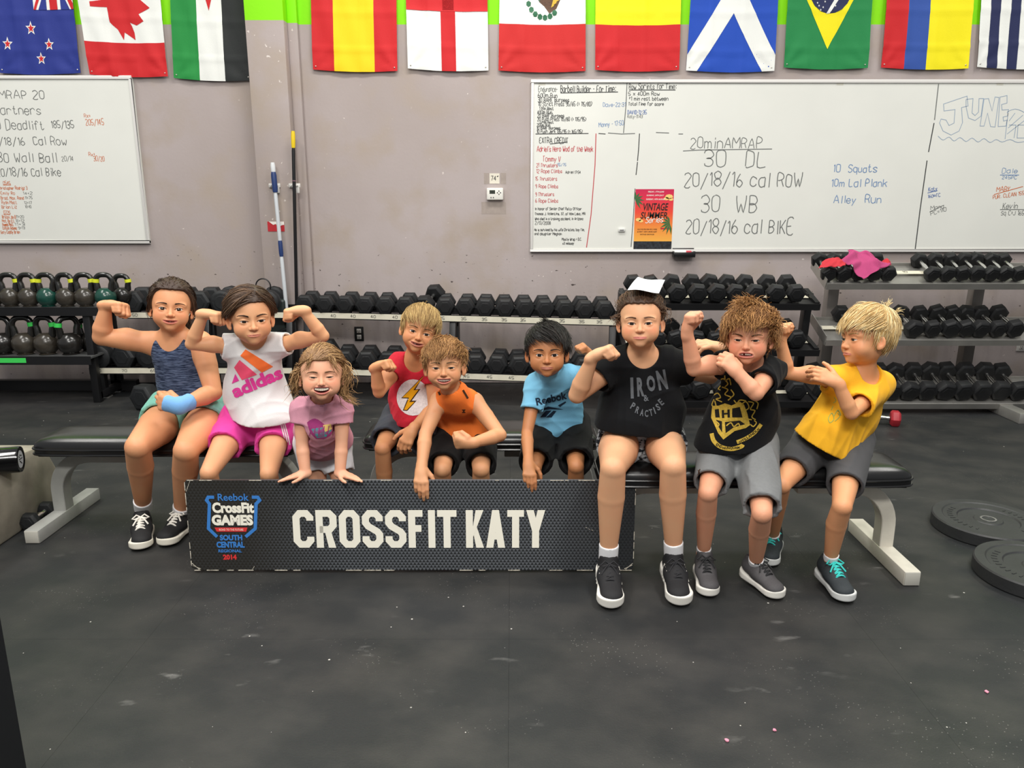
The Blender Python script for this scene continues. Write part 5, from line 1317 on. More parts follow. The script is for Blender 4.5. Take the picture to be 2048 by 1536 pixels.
# --- black three-tier rack
def tier_dumbbells(pxs, py, Y, dz, dY, r, label, group, roll=None):
    for i, px in enumerate(pxs):
        F = at(px, py+rnd.uniform(-1.0, 1.0), Y); B = F+np.array([rnd.uniform(-.012, .012), dY, dz])
        dumbbell(F, B, r*rnd.uniform(.97, 1.03), label % ORD[i], group, roll=(rnd.uniform(-.35, .35) if roll is None else rnd.uniform(-roll, roll)))
bx0, bx1 = at(1240, 700, 5.3)[0], at(1616, 700, 5.3)[0]
br_ = empty('dumbbell_rack', ((bx0+bx1)/2, 5.4, 0), 'black three-tier dumbbell rack behind the girl in the black shirt', 'rack')
BT = [(586, 5.22, .045, .0680), (678, 5.16, .045, .066), (778, 5.08, .04, .074)]
for py, Y, dz, r in BT:
    F = at(1430, py, Y); z = F[2]-r*.90
    a1 = math.atan2(dz, .21); Rt = np.array(Matrix.Rotation(a1, 3, 'X'))
    sh = MB().box(((bx0+bx1)/2, Y+.105, z+dz/2-.008), (bx1-bx0, .33, .006), Rt).box(((bx0+bx1)/2, Y-.062, z-.026), (bx1-bx0, .006, .045), Rt).build('shelf', steel_black, br_)
    tpz = z+.024
    MB().box(((bx0+bx1)/2, Y+.10, z+dz/2+.001), (bx1-bx0-.06, .05, .002), Rt).build('tape_strip', tape_m, sh)
for x_ in (bx0+.01, bx1-.01):
    mb = MB(); ztop = at(1430, 583, 5.4)[2]
    mb.beam((x_, 5.46, 0), (x_, 5.36, ztop), .05, .075, up=(0, 1, 0)); mb.build('post', steel_black, br_, bevel=.004)
    MB().box((x_, 5.20, .025), (.06, .62, .05)).build('foot', steel_black, br_, bevel=.004)
    for py, Y, dz, r in BT:
        z = at(1430, py, Y)[2]-r; MB().beam((x_, Y-.03, z-.02), (x_, 5.42, z+.05), .03, .06).build('bracket', steel_black, br_)
tier_dumbbells([1275, 1314, 1354, 1395, 1433, 1470, 1509, 1551, 1591], *BT[0][:3], .21, .0665, 'black hex dumbbell, %s from left on the top tier of the black rack', 'dumbbells on the black three-tier rack')
tier_dumbbells([1312, 1352, 1392, 1432, 1556, 1592], *BT[1][:3], .21, .0665, 'black hex dumbbell, %s from left on the middle tier of the black rack', 'dumbbells on the black rack middle tier')
tier_dumbbells([1362, 1400, 1445, 1592], *BT[2][:3], .21, .074, 'black hex dumbbell, %s from left on the lowest tier of the black rack', 'dumbbells on the black rack lowest tier')

# --- silver three-tier rack
cx0_, cx1_ = at(1632, 700, 5.35)[0], at(2230, 700, 5.35)[0]
cr_ = empty('dumbbell_rack', ((cx0_+cx1_)/2, 5.5, 0), 'silver three-tier dumbbell rack under the wide whiteboard', 'rack')
CT = [(547, 5.33, .078, .058), (657, 5.25, .075, .065), (781, 5.12, .085, .072)]
for j, (py, Y, dz, r) in enumerate(CT):
    z = at(1840, py, Y)[2]-r*.92; a1 = math.atan2(dz, .19); Rt = np.array(Matrix.Rotation(a1, 3, 'X'))
    sh = MB().box(((cx0_+cx1_)/2, Y+.095, z+dz/2-.012), (cx1_-cx0_, .30, .005), Rt).box(((cx0_+cx1_)/2, Y-.055, z-.030), (cx1_-cx0_, .006, .045), Rt).box(((cx0_+cx1_)/2, Y+.235, z+dz+.006), (cx1_-cx0_, .006, .05), Rt).build('shelf', steel_silver, cr_)
    t_ = MB().box(((cx0_+cx1_)/2, Y+.10, z+dz/2+.012), (cx1_-cx0_-.02, .045, .003), Rt).build('tape_strip', tape_m, sh)
    for px, s_ in ((1787, '10'), (1812, '10')) if j == 0 else (((1640, '20'), (1673, '15')) if j == 1 else ()):
        p_ = at(px, py-14, Y+.1); F = Flat((p_[0], Y+.105, z+dz/2+.016), (1, 0, 0), Rt @ np.array([0, 1, 0]), .001); F.write(s_, -.016, -.012, .022, .003, .1, 3, width=.03); F.build('tape_numbers', ink['black'], sh)
    MB().box((cx0_-.003, Y+.09, z+dz/2+.005), (.006, .31, .07), Rt).build('end_plate', steel_silver, sh)
for px in (1662, 1986):
    x_ = at(px, 650, 5.62)[0] if px < 1900 else 3.42; zt = at(px, 535, 5.6)[2]
    MB().beam((x_, 5.70, 0), (x_, 5.66, zt), .08, .08, up=(0, 1, 0)).build('post', mat('post_grey', '#8b8580', rough=.45, metal=.3), cr_, bevel=.004)
    fx = x_-(.05 if px > 1900 else 0); MB().box((fx, 5.27, .035), (.09, .86, .07)).build('foot', steel_silver, cr_, bevel=.004)
    for py, Y, dz, r in CT:
        z = at(1840, py, Y)[2]-r; MB().beam((x_, Y+.10, z+.0), (x_, 5.70, z+.06), .07, .06).build('bracket', steel_silver, cr_, bevel=.003)
tier_dumbbells([1657, 1687, 1716, 1747, 1776, 1864, 1894, 1924, 1953, 1982, 2009, 2037], *CT[0][:3], .19, .057, 'small black hex dumbbell, %s from left on the top tier of the silver rack', 'dumbbells on the silver rack top tier')
tier_dumbbells([1700, 1827, 1864, 1900, 1931, 1960, 1994, 2029], *CT[1][:3], .20, .065, 'black hex dumbbell, %s from left on the middle tier of the silver rack', 'dumbbells on the silver rack middle tier')
tier_dumbbells([1648, 1783, 1818, 1853, 1890, 1925, 1962, 2000, 2036], *CT[2][:3], .22, .072, 'black hex dumbbell, %s from left on the lowest tier of the silver rack', 'dumbbells on the silver rack lowest tier')

# --- benches
vinyl = mat('black_vinyl', '#131314', rough=.28, spec=.6, bump=.12, bscale=14, var=.05, vscale=6)
def bench(x0, x1, Yc, label, cm, wd=.27, la=True, yaw=0.0, cb=.50, short_left=False):
    xc = (x0+x1)/2; L = x1-x0; root = empty('weight_bench', (xc, Yc, 0), label, 'bench'); root.rotation_euler = (0, 0, yaw)
    nx, ny = 60, 14; vs = []; 
    # padded seat: rounded plan, domed top
    def outline(t):
        return min(1, (1-abs(2*t-1)**14)**.35 if abs(2*t-1) < 1 else 0)
    mb = MB(); rows = []
    prof = [(1.0, -.034), (1.0, -.006), (.97, .010), (.88, .024), (.66, .034), (.33, .0375), (0, .038)]
    ring = []
    n = 96
    for sc_, z in prof:
        for k in range(n):
            a = 2*math.pi*k/n; ca, sa = math.cos(a), math.sin(a); e1 = .22
            X_ = np.sign(ca)*abs(ca)**e1; Y_ = np.sign(sa)*abs(sa)**e1
            inset = (1-sc_)*wd/2
            vs.append((X_*(L/2-inset*1.6), Y_*(wd/2)*sc_, .395+z))
    fs = [(i*n+k, i*n+(k+1) % n, (i+1)*n+(k+1) % n, (i+1)*n+k) for i in range(len(prof)-1) for k in range(n)]+[tuple(range(n-1, -1, -1))]
    mb.add(vs, fs); seat = mb.build('seat_pad', vinyl, root, local=True, smooth=True, sharp=60)
    for z in (-.036, -.012):
        pts = []
        for k in range(n+1):
            a = 2*math.pi*k/n; ca, sa = math.cos(a), math.sin(a); pts.append((np.sign(ca)*abs(ca)**.22*(L/2+.002), np.sign(sa)*abs(sa)**.22*(wd/2+.002), .395+z))
        MB().tube(pts, .005, 6, caps=False).build('piping', vinyl, seat, local=True, smooth=True)
    MB().box((0, 0, .352), (L-.05, wd-.05, .014)).build('backing_board', mat('board_black', '#0e0e0f', rough=.6), root, local=True)
    for s in (-1, 1):
        xl = s*(L/2-.045); 
        # curved leg: swept rectangle
        path = [(s*(L/2-.42), .318), (s*(L/2-.20), .318)]+[(s*(L/2-.20)+s*.165*math.sin(a), .318-.165*(1-math.cos(a))) for a in np.linspace(.15, math.pi/2, 10)]+[(s*(L/2-.035), .055)]
        mb = MB(); vs = []; m = len(path)
        for i_, (x_, z_) in enumerate(path):
            p0 = path[max(i_-1, 0)]; p1 = path[min(i_+1, m-1)]; t = np.array([p1[0]-p0[0], p1[1]-p0[1]]); t /= np.linalg.norm(t); nn = np.array([-t[1], t[0]])
            for ay, an in ((-1, -1), (1, -1), (1, 1), (-1, 1)): vs.append((x_+nn[0]*an*.028, ay*.034, z_+nn[1]*an*.028))
        mb.add(vs, [(i_*4+k, i_*4+(k+1) % 4, (i_+1)*4+(k+1) % 4, (i_+1)*4+k) for i_ in range(m-1) for k in range(4)]+[(3, 2, 1, 0), ((m-1)*4, (m-1)*4+1, (m-1)*4+2, (m-1)*4+3)])
        mb.build('curved_leg', cm, root, local=True, bevel=.003, seg=1)
        yc_, cb_ = (.065, .36) if (short_left and s < 0) else (0, cb)
        f = MB().box((s*(L/2-.035), yc_, .030), (.062, cb_, .058)).build('foot_bar', cm, root, local=True, bevel=.003)
        for t in (-1, 1): MB().box((s*(L/2-.035), yc_+t*(cb_/2+.001), .030), (.058, .004, .054)).build('end_cap', mat('cap_grey', '#b9b7ae', rough=.5), f, local=True, bevel=.0015)
    return root
bench(-2.095, -.955, 3.30, 'black padded weight bench on grey legs under the two girls, nearest the kettlebells', steel_grey)
bench(-.665, .385, 3.38, 'black padded weight bench hidden behind the crouching boys', steel_grey)
bench(.345, 1.565, 2.93, 'black padded weight bench on cream legs under the three children by the plates', steel_cream, cb=.50, short_left=True)

# --- banner sign on the floor, leaning slightly back
SY0, STILT = 2.785, 0.045
sL = at(384, 1140, SY0)[0]; sR = at(1266, 1140, SY0)[0]; SH = .372
def sgn(x, z, d=0.0):
    """sign plane point: x world, z along the sign, d out of its face"""
    c, s = math.cos(STILT), math.sin(STILT); return np.array([x, SY0+z*s-d*c, .012+z*c+d*s*-1])
def sign_mat():
    m = bpy.data.materials.new('sign_print'); m.use_nodes = True; N = m.node_tree.nodes; L = m.node_tree.links; p = N['Principled BSDF']; p.inputs['Roughness'].default_value = .38
    tc = N.new('ShaderNodeTexCoord'); sp = N.new('ShaderNodeSeparateXYZ'); L.new(tc.outputs['Object'], sp.inputs[0])
    def M_(op, a, b=None, c=None):
        x = N.new('ShaderNodeMath'); x.operation = op
        for i, v in enumerate((a, b, c)):
            if v is None: continue
            if isinstance(v, (int, float)): x.inputs[i].default_value = v
            else: L.new(v, x.inputs[i])
        return x.outputs[0]
    pit = .0145; u = M_('DIVIDE', sp.outputs[0], pit); v = M_('DIVIDE', sp.outputs[2], pit*.78)
    row = M_('FLOOR', v); fv = M_('FRACT', v); sh = M_('MULTIPLY', row, .5); fu = M_('FRACT', M_('ADD', u, sh))
    tri = M_('GREATER_THAN', fv, M_('MULTIPLY', M_('ABSOLUTE', M_('SUBTRACT', fu, .5)), 2.0))
    # pattern fades out towards the badge end
    mr = N.new('ShaderNodeMapRange'); mr.inputs[1].default_value = sL+.22; mr.inputs[2].default_value = sL+.62; L.new(sp.outputs[0], mr.inputs[0])
    mr2 = N.new('ShaderNodeMapRange'); mr2.inputs[1].default_value = sR-.02; mr2.inputs[2].default_value = sR-.35; L.new(sp.outputs[0], mr2.inputs[0])
    f = M_('MULTIPLY', tri, M_('ADD', M_('MULTIPLY', M_('MULTIPLY', mr.outputs[0], mr2.outputs[0]), .78), .14))
    b0 = N.new('ShaderNodeMix'); b0.data_type = 'RGBA'; L.new(M_('MULTIPLY', mr.outputs[0], 1.0), b0.inputs[0]); b0.inputs[6].default_value = (*lin('#292723'), 1); b0.inputs[7].default_value = (*lin('#232527'), 1)
    x = N.new('ShaderNodeMix'); x.data_type = 'RGBA'; L.new(f, x.inputs[0]); L.new(b0.outputs[2], x.inputs[6]); x.inputs[7].default_value = (*lin('#62666b'), 1)
    L.new(x.outputs[2], p.inputs['Base Color']); return m
sgr = empty('sign', ((sL+sR)/2, SY0, 0), 'long dark CROSSFIT KATY banner board held in front of the children', 'sign')
th_ = .010; mb = MB(); poly = [(sL, .012), (sL+.012, 0), (sR-.010, 0), (sR, .012), (sR, SH-.006), (sR-.006, SH), (sL+.006, SH), (sL, SH-.01)]
vs = [sgn(x, z, 0) for x, z in poly]+[sgn(x, z, -th_) for x, z in poly]; n = len(poly)
mb.add(vs, [tuple(range(n)), tuple(range(2*n-1, n-1, -1))]+[(i, (i+1) % n, (i+1) % n+n, i+n) for i in range(n)]); mb.build('board', sign_mat(), sgr)
edge = mat('worn_edge', '#cfc8b8', rough=.8, var=.5, vscale=90)
mb = MB(); rr_ = random.Random(3)
x = sL+.01
while x < sR-.02:
    w_ = rr_.uniform(.01, .07)
    for zz in (0, SH):
        if rr_.random() < .62: mb.beam(sgn(x, zz, .0004), sgn(min(x+w_, sR-.005), zz, .0004), .0016, .0024)
    x += w_+rr_.uniform(0, .04)
z = .02
while z < SH-.03:
    w_ = rr_.uniform(.01, .05)
    for xx in (sL, sR):
        if rr_.random() < .6: mb.beam(sgn(xx, z, .0004), sgn(xx, z+w_, .0004), .0024, .0016, up=(0, 1, 0))
    z += w_+.01
for (xa, za, xb, zb) in ((sL+.002, .03, sL+.03, .003), (sL+.005, .02, sL+.035, .006), (sR-.03, .003, sR-.002, .03), (sL+.004, SH-.045, sL+.022, SH-.002), (sR-.035, .006, sR-.004, .022), (sL+.24, .004, sL+.248, .016)): mb.beam(sgn(xa, za, .0004), sgn(xb, zb, .0004), .0014, .0018, up=(0, 1, 0))
for (px, py) in ((1171, 1054), (1177, 1057), (1183, 1059)):
    p_ = at(px, py, SY0+.01); q = sgn(p_[0], p_[2]-.012, .0006); mb.beam(q, q+np.array([.006, 0, -.002]), .001, .003, up=(0, 1, 0))
mb.build('worn_edges', edge, sgr)['kind'] = 'stuff'
nS = unit(sgn(0, 0, 1)-sgn(0, 0, 0)); vS = unit(sgn(0, 1)-sgn(0, 0))
def sflat(m, name, fn, lift=.0008):
    F = Flat(sgn(sL, 0, 0), (1, 0, 0), vS, lift); F.N = nS; fn(F); return F.build(name, m, sgr)
def spx(px, py):
    """pixel -> sign coordinates (metres from its lower left corner)"""
    b = (768-py)/FPX; a = (px-1024)/FPX
    d = np.array([a, cP+b*sP, b*cP-sP]); o = np.array([0, 0, CAMH]); p0 = sgn(sL, 0); t = ((p0-o) @ nS)/(d @ nS); w = o+d*t
    return w[0]-sL, (w-p0) @ vS
cream = mat('sign_cream', '#faf6e6', rough=.4); sbl = mat('sign_blue', '#3f82cf', rough=.4); srd = mat('sign_red', '#e23b3b', rough=.4); sbk = mat('sign_black', '#1d1c1b', rough=.45)
GL2 = dict(C=[(3, 4.6), (3, 5.2), (2.2, 6), (.8, 6), (0, 5.2), (0, .8), (.8, 0), (2.2, 0), (3, .8), (3, 1.5)], O=[(1.5, 6), (.8, 6), (0, 5.2), (0, .8), (.8, 0), (2.2, 0), (3, .8), (3, 5.2), (2.2, 6), (1.5, 6)])
def big(F):
    def glyph(ch, x, y, w, h, th):
        u = (w-th)/3; v = (h-th)/6; o = lambda pts: [(x+th/2+a*u, y+th/2+b*v) for a, b in pts]
        e = th/2/v; ex = th/2/u
        L_ = {'C': [GL2['C']], 'O': [GL2['O']], 'R': [[(0, -e), (0, 6), (2.2, 6), (3, 5.3), (3, 3.7), (2.2, 2.9), (0, 2.9)], 'R'],
              'S': [[(3, 4.5), (3, 5.2), (2.2, 6), (.8, 6), (0, 5.2), (0, 4.2), (.6, 3.5), (2.5, 2.5), (3, 1.9), (3, .8), (2.2, 0), (.8, 0), (0, .8), (0, 1.6)]],
              'F': [[(3.1, 6), (0, 6), (0, -e)], [(0, 3.1), (2.7, 3.1)]], 'I': [[(1.5, 6+e), (1.5, -e)]], 'T': [[(-ex, 6), (3+ex, 6)], [(1.5, 6), (1.5, -e)]],
              'K': [[(0, 6+e), (0, -e)], 'K'], 'A': [[(0, -e), (1.5, 6.2), (3, -e)], [(.5, 1.6), (2.5, 1.6)]], 'Y': ['Y', [(1.5, 3.0), (1.5, -e)]]}[ch]
        fx = ex*1.12
        QP = {'R': [[(1.0, 3.1), (2.3, 3.1), (3+ex*.6, -e), (3-ex*1.5, -e)]], 'K': [[(3-ex*1.3, 6+e), (3+ex*.9, 6+e), (ex*.9, 1.3), (ex*.9, 3.0)], [(.75, 3.3), (1.55, 4.3), (3+ex, -e), (3-ex*1.2, -e)]],
              'Y': [[(-ex, 6+e), (fx, 6+e), (1.5+ex*.95, 2.5), (1.5-ex*.95, 2.5)], [(3+ex, 6+e), (3-fx, 6+e), (1.5-ex*.95, 2.5), (1.5+ex*.95, 2.5)]]}
        for p in L_:
            if isinstance(p, str):
                for q in QP[p]: F.poly(o(q)); F.k += 1
                continue
            if ch in 'A':
                if len(p) == 3:   # solid sloping legs with a flat apex
                    for sgn_ in (0, 1):
                        a0, a1 = (0, 1.5) if sgn_ == 0 else (3, 1.5); q = o([(a0-ex, -e), (a0+ex, -e), (1.5+ex*.95, 6+e), (1.5-ex*.95, 6+e)]); F.poly(q); F.k += 1
                    continue
            if ch == 'I': p = [(1.5, 6+e), (1.5, -e)]
            F.line(o(p), th)
    def word(wd, x0p, x1p, ws):
        X0, Z0 = spx(x0p, 1097); X1, Z1 = spx(x1p, 1024); h = Z1-Z0; tot = X1-X0; th = .178*h; gap = .055*h
        W_ = sum(ws)+0; k = (tot-gap*(len(wd)-1))/W_; x = X0
        for ch, w_ in zip(wd, ws):
            w__ = w_*k; 
            if ch == 'I': F.poly([(x, Z0), (x+w__, Z0), (x+w__, Z1), (x, Z1)])
            else: glyph(ch, x, Z0, w__, h, th)
            x += w__+gap
    word('CROSSFIT', 587, 912, [39, 39, 39, 39, 39, 33, 13, 36]); word('KATY', 932, 1091, [39, 41, 36, 41])
sflat(cream, 'lettering', big)
def stext(m, txt, x0, y0, x1, y1, bold=.03, lift=.0012):
    def fn(F):
        a, b = spx(x0, y1), spx(x1, y0)
        for p in text_polys(txt, b[1]-a[1], bold, b[0]-a[0]): F.poly([((a[0]+b[0])/2+x, (a[1]+b[1])/2+y) for x, y in p])
    return sflat(m, 'lettering', fn, lift)
stext(sbl, 'Reebok', 431, 992, 492, 1006, .015)
stext(cream, 'CrossFit', 421, 1009, 503, 1030, .05); stext(cream, 'GAMES', 421, 1033, 502, 1054, .06)
stext(sbl, 'SOUTH', 438, 1072, 482, 1083, .05); stext(sbl, 'CENTRAL', 432, 1085, 487, 1097, .05); stext(sbl, 'REGIONAL', 436, 1100, 482, 1106, .03); stext(srd, '2014', 446, 1110, 472, 1120, .05)
def badge(F, k_):
    for pts in ([(423, 999), (411, 999), (408, 1005), (414, 1012), (414, 1060), (432, 1076)], [(499, 999), (511, 999), (515, 1005), (508, 1012), (508, 1060), (489, 1076)])[k_:k_+1]:
        F.line([spx(*p) for p in pts], .013)
for k_ in (0, 1): sflat(sbl, 'badge_outline', lambda F: badge(F, k_))
sflat(srd, 'badge_ribbon', lambda F: F.poly([spx(*p) for p in ((431, 1066), (490, 1066), (492, 1058), (426, 1058))]))
stext(cream, 'ROAD TO THE FUTURE', 436, 1060, 484, 1064, .0, .0016)

# --- plates on the floor
def plate(x, y, label, th=.058, R_=.225, tilt=0.0):
    o = empty('bumper_plate', (x, y, 0), label, 'weight plate'); o.rotation_euler = (tilt, 0, 0)
    prof = [(.030, .004), (.10, .004), (.185, .002), (R_-.004, 0), (R_, .006), (R_, th-.006), (R_-.005, th), (R_-.040, th), (R_-.046, th-.004), (.125, th-.004), (.120, th-.010), (.060, th-.010), (.055, th-.006), (.030, th-.006)]
    MB().lathe(prof, 64).build('rubber_disc', mat('plate_rubber', '#2b2c2d', rough=.5, var=.15, vscale=14, bump=.2, bscale=70), o, local=True, smooth=True, sharp=30)
    MB().lathe([(.0255, .003), (.033, .003), (.033, th-.003), (.0255, th-.003), (.0255, .003)], 32).build('steel_hub', chrome, o, local=True, smooth=True)
    mb = MB()
    for i in range(11):   # raised marks round the face, too worn to read
        a = 2.2+i*.17; c, s = math.cos(a), math.sin(a); mb.box((.152*c, .152*s, th-.0035), (.020, .007, .003), np.array([[c, -s, 0], [s, c, 0], [0, 0, 1.]]))
        a += 3.0; c, s = math.cos(a), math.sin(a); mb.box((.152*c, .152*s, th-.0035), (.018, .006, .003), np.array([[c, -s, 0], [s, c, 0], [0, 0, 1.]]))
    mb.build('raised_marks', mat('plate_rubber', ''), o, local=True)['kind'] = 'stuff'
    return o
p_ = at(1976, 1043, 3.19); plate(p_[0], 3.19, 'black rubber bumper plate lying farther back on the floor, hub showing')
p_ = at(2078, 1140, 2.74); plate(p_[0], 2.74, 'black bumper plate nearer the front, cut by the picture\'s right edge')

# --- worn wedge, roller, small dumbbells, box
wedge = [(2.45, 0), (3.56, 0), (3.575, .03), (3.42, .325), (2.45, .405)]
wo = MB(); wo.prism(wedge, -.42, (-2.185, 0, 0), (0, 1, 0), (0, 0, 1), (1, 0, 0)); wo = wo.build('wedge_block', mat('worn_plywood', '#8e887a', rough=.7, var=.22, vscale=7, bump=.3, bscale=25), bevel=.012); tag(wo, 'scuffed grey-beige wedge block beside the bench end', 'block')
a = at(43, 918, 3.14); ax = unit([-1, -.30, 0]); rl = empty('foam_roller', (a[0], a[1], 0), 'shiny black roller with a white disc in its end, on the wedge block', 'roller')
Rr = np.column_stack([unit(np.cross([0, 0, 1], ax)), np.cross(ax, unit(np.cross([0, 0, 1], ax))), ax])
MB().lathe([(.030, .006), (.040, .004), (.046, .0), (.055, .002), (.057, .010), (.057, .5)], 40, a, Rr).build('tube', mat('gloss_black', '#0c0c0d', rough=.15, spec=.7), rl, smooth=True, sharp=40)
MB().lathe([(.0, .004), (.038, .004), (.038, .010), (0, .010)], 32, a, Rr).build('end_disc', mat('disc_white', '#aeb0b4', rough=.35), rl)
q = MB(); e1, e2 = Rr[:, 0], Rr[:, 1]
for (x0, y0, x1, y1) in ((-.018, .012, .006, .020), (-.022, 0, .020, .004), (.0, -.012, .014, -.004), (-.012, -.022, .004, -.012), (.010, .010, .018, .018)):
    q.beam(a+e1*x0+e2*y0+ax*.003, a+e1*x1+e2*y1+ax*.003, .003, .001, up=ax)
q.build('printed_marks', mat('gloss_black', ''), rl)['kind'] = 'stuff'
dumbbell((-2.150, 3.19, .040), (-2.150, 3.32, .040), .045, 'little black hex dumbbell on the floor against the bench foot', None, m=rubber2)
redm = mat('red_vinyl', '#a3252f', rough=.5, var=.1, vscale=20); p_ = at(1790, 839, 4.8); dumbbell((p_[0], 4.8, .050), (p_[0]-.16, 4.85, .050), .055, 'small red hex dumbbell on the floor behind the blond boy', None, m=redm)
bo_ = MB().box((-1.62, 1.10, .60), (.98, .86, 1.20)).build('equipment_box', mat('navy_black', '#101319', rough=.45), bevel=.004); tag(bo_, 'tall black box filling the lower left corner of the picture', 'box')
for (x_, z_) in ((-1.131, .62), (-1.132, .86)):
    MB().beam((x_, 1.42, z_), (x_, 1.46, z_+.01), .001, .003, up=(1, 0, 0)).build('scratch', mat('scratch', '#8d939c'), bo_)

# --- pink and red towels on the silver rack
def cloth(name, corners, m, label, cat, seed, amp=.02, n=26, sol=.003, center_up=0.0):
    c = [np.array(p, float) for p in corners]; vs = []; r = np.random.RandomState(seed); k = r.normal(size=(4, 2))*9; ph = r.uniform(0, 6, 4)
    for i in range(n+1):
        for j in range(n+1):
            u, v = i/n, j/n; p = (c[0]*(1-u)+c[1]*u)*(1-v)+(c[3]*(1-u)+c[2]*u)*v
            d = sum(math.sin(k[q, 0]*u+k[q, 1]*v+ph[q]+1.5*math.sin(3*u+ph[q]*2)) for q in range(4))/4
            d2 = sum(math.cos(k[q, 1]*u-k[q, 0]*v+ph[q]) for q in range(4))/4
            p = p+np.array([d2*amp*.7, -abs(d)*amp*.5, d*amp+center_up*math.sin(math.pi*u)*math.sin(math.pi*v)]); vs.append(p)
    Q = [(i*(n+1)+j, (i+1)*(n+1)+j, (i+1)*(n+1)+j+1, i*(n+1)+j+1) for i in range(n) for j in range(n)]
    o = link(name, np_mesh(name, vs, Q), m); md = o.modifiers.new('s', 'SOLIDIFY'); md.thickness = sol; md.offset = 0; tag(o, label, cat); return o
pk = mat('pink_towel', '#b84678', rough=.95, bump=.6, bscale=220, var=.08, vscale=12); rdt = mat('red_band', '#c32c38', rough=.8, bump=.3, bscale=150)
cloth('towel', [at(1724, 552, 5.24), at(1782, 528, 5.30), at(1702, 498, 5.46), at(1683, 524, 5.32)], pk, 'crumpled pink towel draped over the silver rack\'s top dumbbells', 'towel', 4, .040, center_up=.05, n=44)
cloth('cloth_strap', [at(1638, 536, 5.28), at(1692, 531, 5.24), at(1690, 520, 5.36), at(1650, 518, 5.36)], rdt, 'red strap lying left of the pink towel on the silver rack', 'strap', 6, .012, center_up=.035)
cloth('cloth_strap', [at(1765, 535, 5.30), at(1783, 530, 5.30), at(1780, 522, 5.36), at(1758, 524, 5.36)], rdt, 'red strap end peeking out right of the pink towel', 'strap', 9, .008, center_up=.03)

# --- broom, pole and hooks on the column
def hook(px, py, label):
    a = at(px, py, 5.85); o = empty('wall_hook', (a[0], 5.86, a[2]), label, 'hook', 'broom clips on the column')
    MB().box((a[0], 5.852, a[2]), (.085, .014, .030)).box((a[0]+.02, 5.85, a[2]-.02), (.03, .018, .07)).build('plate', mat('clip_white', '#d9d7d2', rough=.4), o, bevel=.004)
    for s in (-1, 1): MB().tube([(a[0]+s*.022, 5.848, a[2]), (a[0]+s*.026, 5.825, a[2]), (a[0]+s*.018, 5.808, a[2])], .006, 8).build('jaw', mat('clip_white', ''), o, smooth=True)
hook(549, 371, 'white broom clip holding the blue and white pole'); hook(589, 371, 'white broom clip holding the black pole')
def pole(pts, r, segs, name, label, cat='pole'):
    P_ = [at(*p) for p in pts]; o = empty(name, tuple(P_[-1]), label, cat); d = P_[-1]-P_[0]
    for t0, t1, m_, rr, nm in segs: MB().tube([P_[0]+d*t0, P_[0]+d*(t0+.02), P_[0]+d*(t1-.02), P_[0]+d*t1], [rr*.8, rr, rr, rr*.85], 14).build(nm, m_, o, smooth=True)
    return o, P_, d
navy = mat('navy_plastic', '#22386b', rough=.4); wpl = mat('white_pole', '#c9ced2', rough=.35); ypl = mat('yellow_plastic', '#e8c81a', rough=.4); bpl = mat('black_pole', '#101012', rough=.35)
o, P_, d = pole([(545, 325, 5.80), (574, 628, 5.78)], .016, [(0, .07, mat('tip_white', '#d9dcde'), .017, 'hanging_tip'), (.06, .19, navy, .020, 'grip'), (.19, .52, wpl, .014, 'shaft'), (.50, .61, navy, .016, 'sleeve'), (.61, 1.0, wpl, .014, 'lower_shaft')], 'broom', 'broom with a blue and white pole clipped to the column', 'broom')
e = P_[1]; MB().beam(e+np.array([-.02, -.01, .02]), e+np.array([.035, -.02, -.06]), .05, .02).box(e+np.array([.03, -.03, -.05]), (.05, .03, .05)).build('bracket', mat('black_plastic', ''), o, bevel=.004)
MB().beam(e+np.array([-.12, -.02, -.16]), e+np.array([.06, -.02, -.09]), .05, .03).build('brush_head', mat('black_plastic', ''), o, bevel=.005)
mb = MB(); rr_ = random.Random(2)
for i in range(90):
    t = rr_.random(); b = e+np.array([-.12+.18*t, -.02+rr_.uniform(-.02, .02), -.165+.07*t]); mb.tube([b, b+np.array([-.07+rr_.uniform(-.01, .01), rr_.uniform(-.01, .01), -.16])], .0016, 4)
mb.build('bristles', mat('bristle_grey', '#3a4048', rough=.6), o)['kind'] = 'stuff'
pole([(586, 262, 5.80), (594, 640, 5.80)], .012, [(0, .085, ypl, .015, 'yellow_tip'), (.08, 1.0, bpl, .0125, 'shaft'), (.235, .27, mat('pole_label', '#7a5a66'), .0130, 'label_band')], 'extension_pole', 'black pole with a yellow tip hanging on the column')
F = Flat((0, 5.858, 0), (1, 0, 0), (0, 0, 1)); a = at(552, 453, 5.858); st_o = MB().box((a[0], 5.858, a[2]), (.125, .0015, .072)).build('sticker', mat('sticker_red', '#b8242e', rough=.5)); tag(st_o, 'torn red and white sticker behind the broom pole', 'sticker')
F = Flat((a[0], 5.857, a[2]), (1, 0, 0), (0, 0, 1)); F.poly([(-.062, .036), (-.05, .036), (-.02, .012), (.0, .018), (.02, -.004), (.045, .010), (.062, .012), (.062, .036)]); F.build('torn_white', wht, st_o)
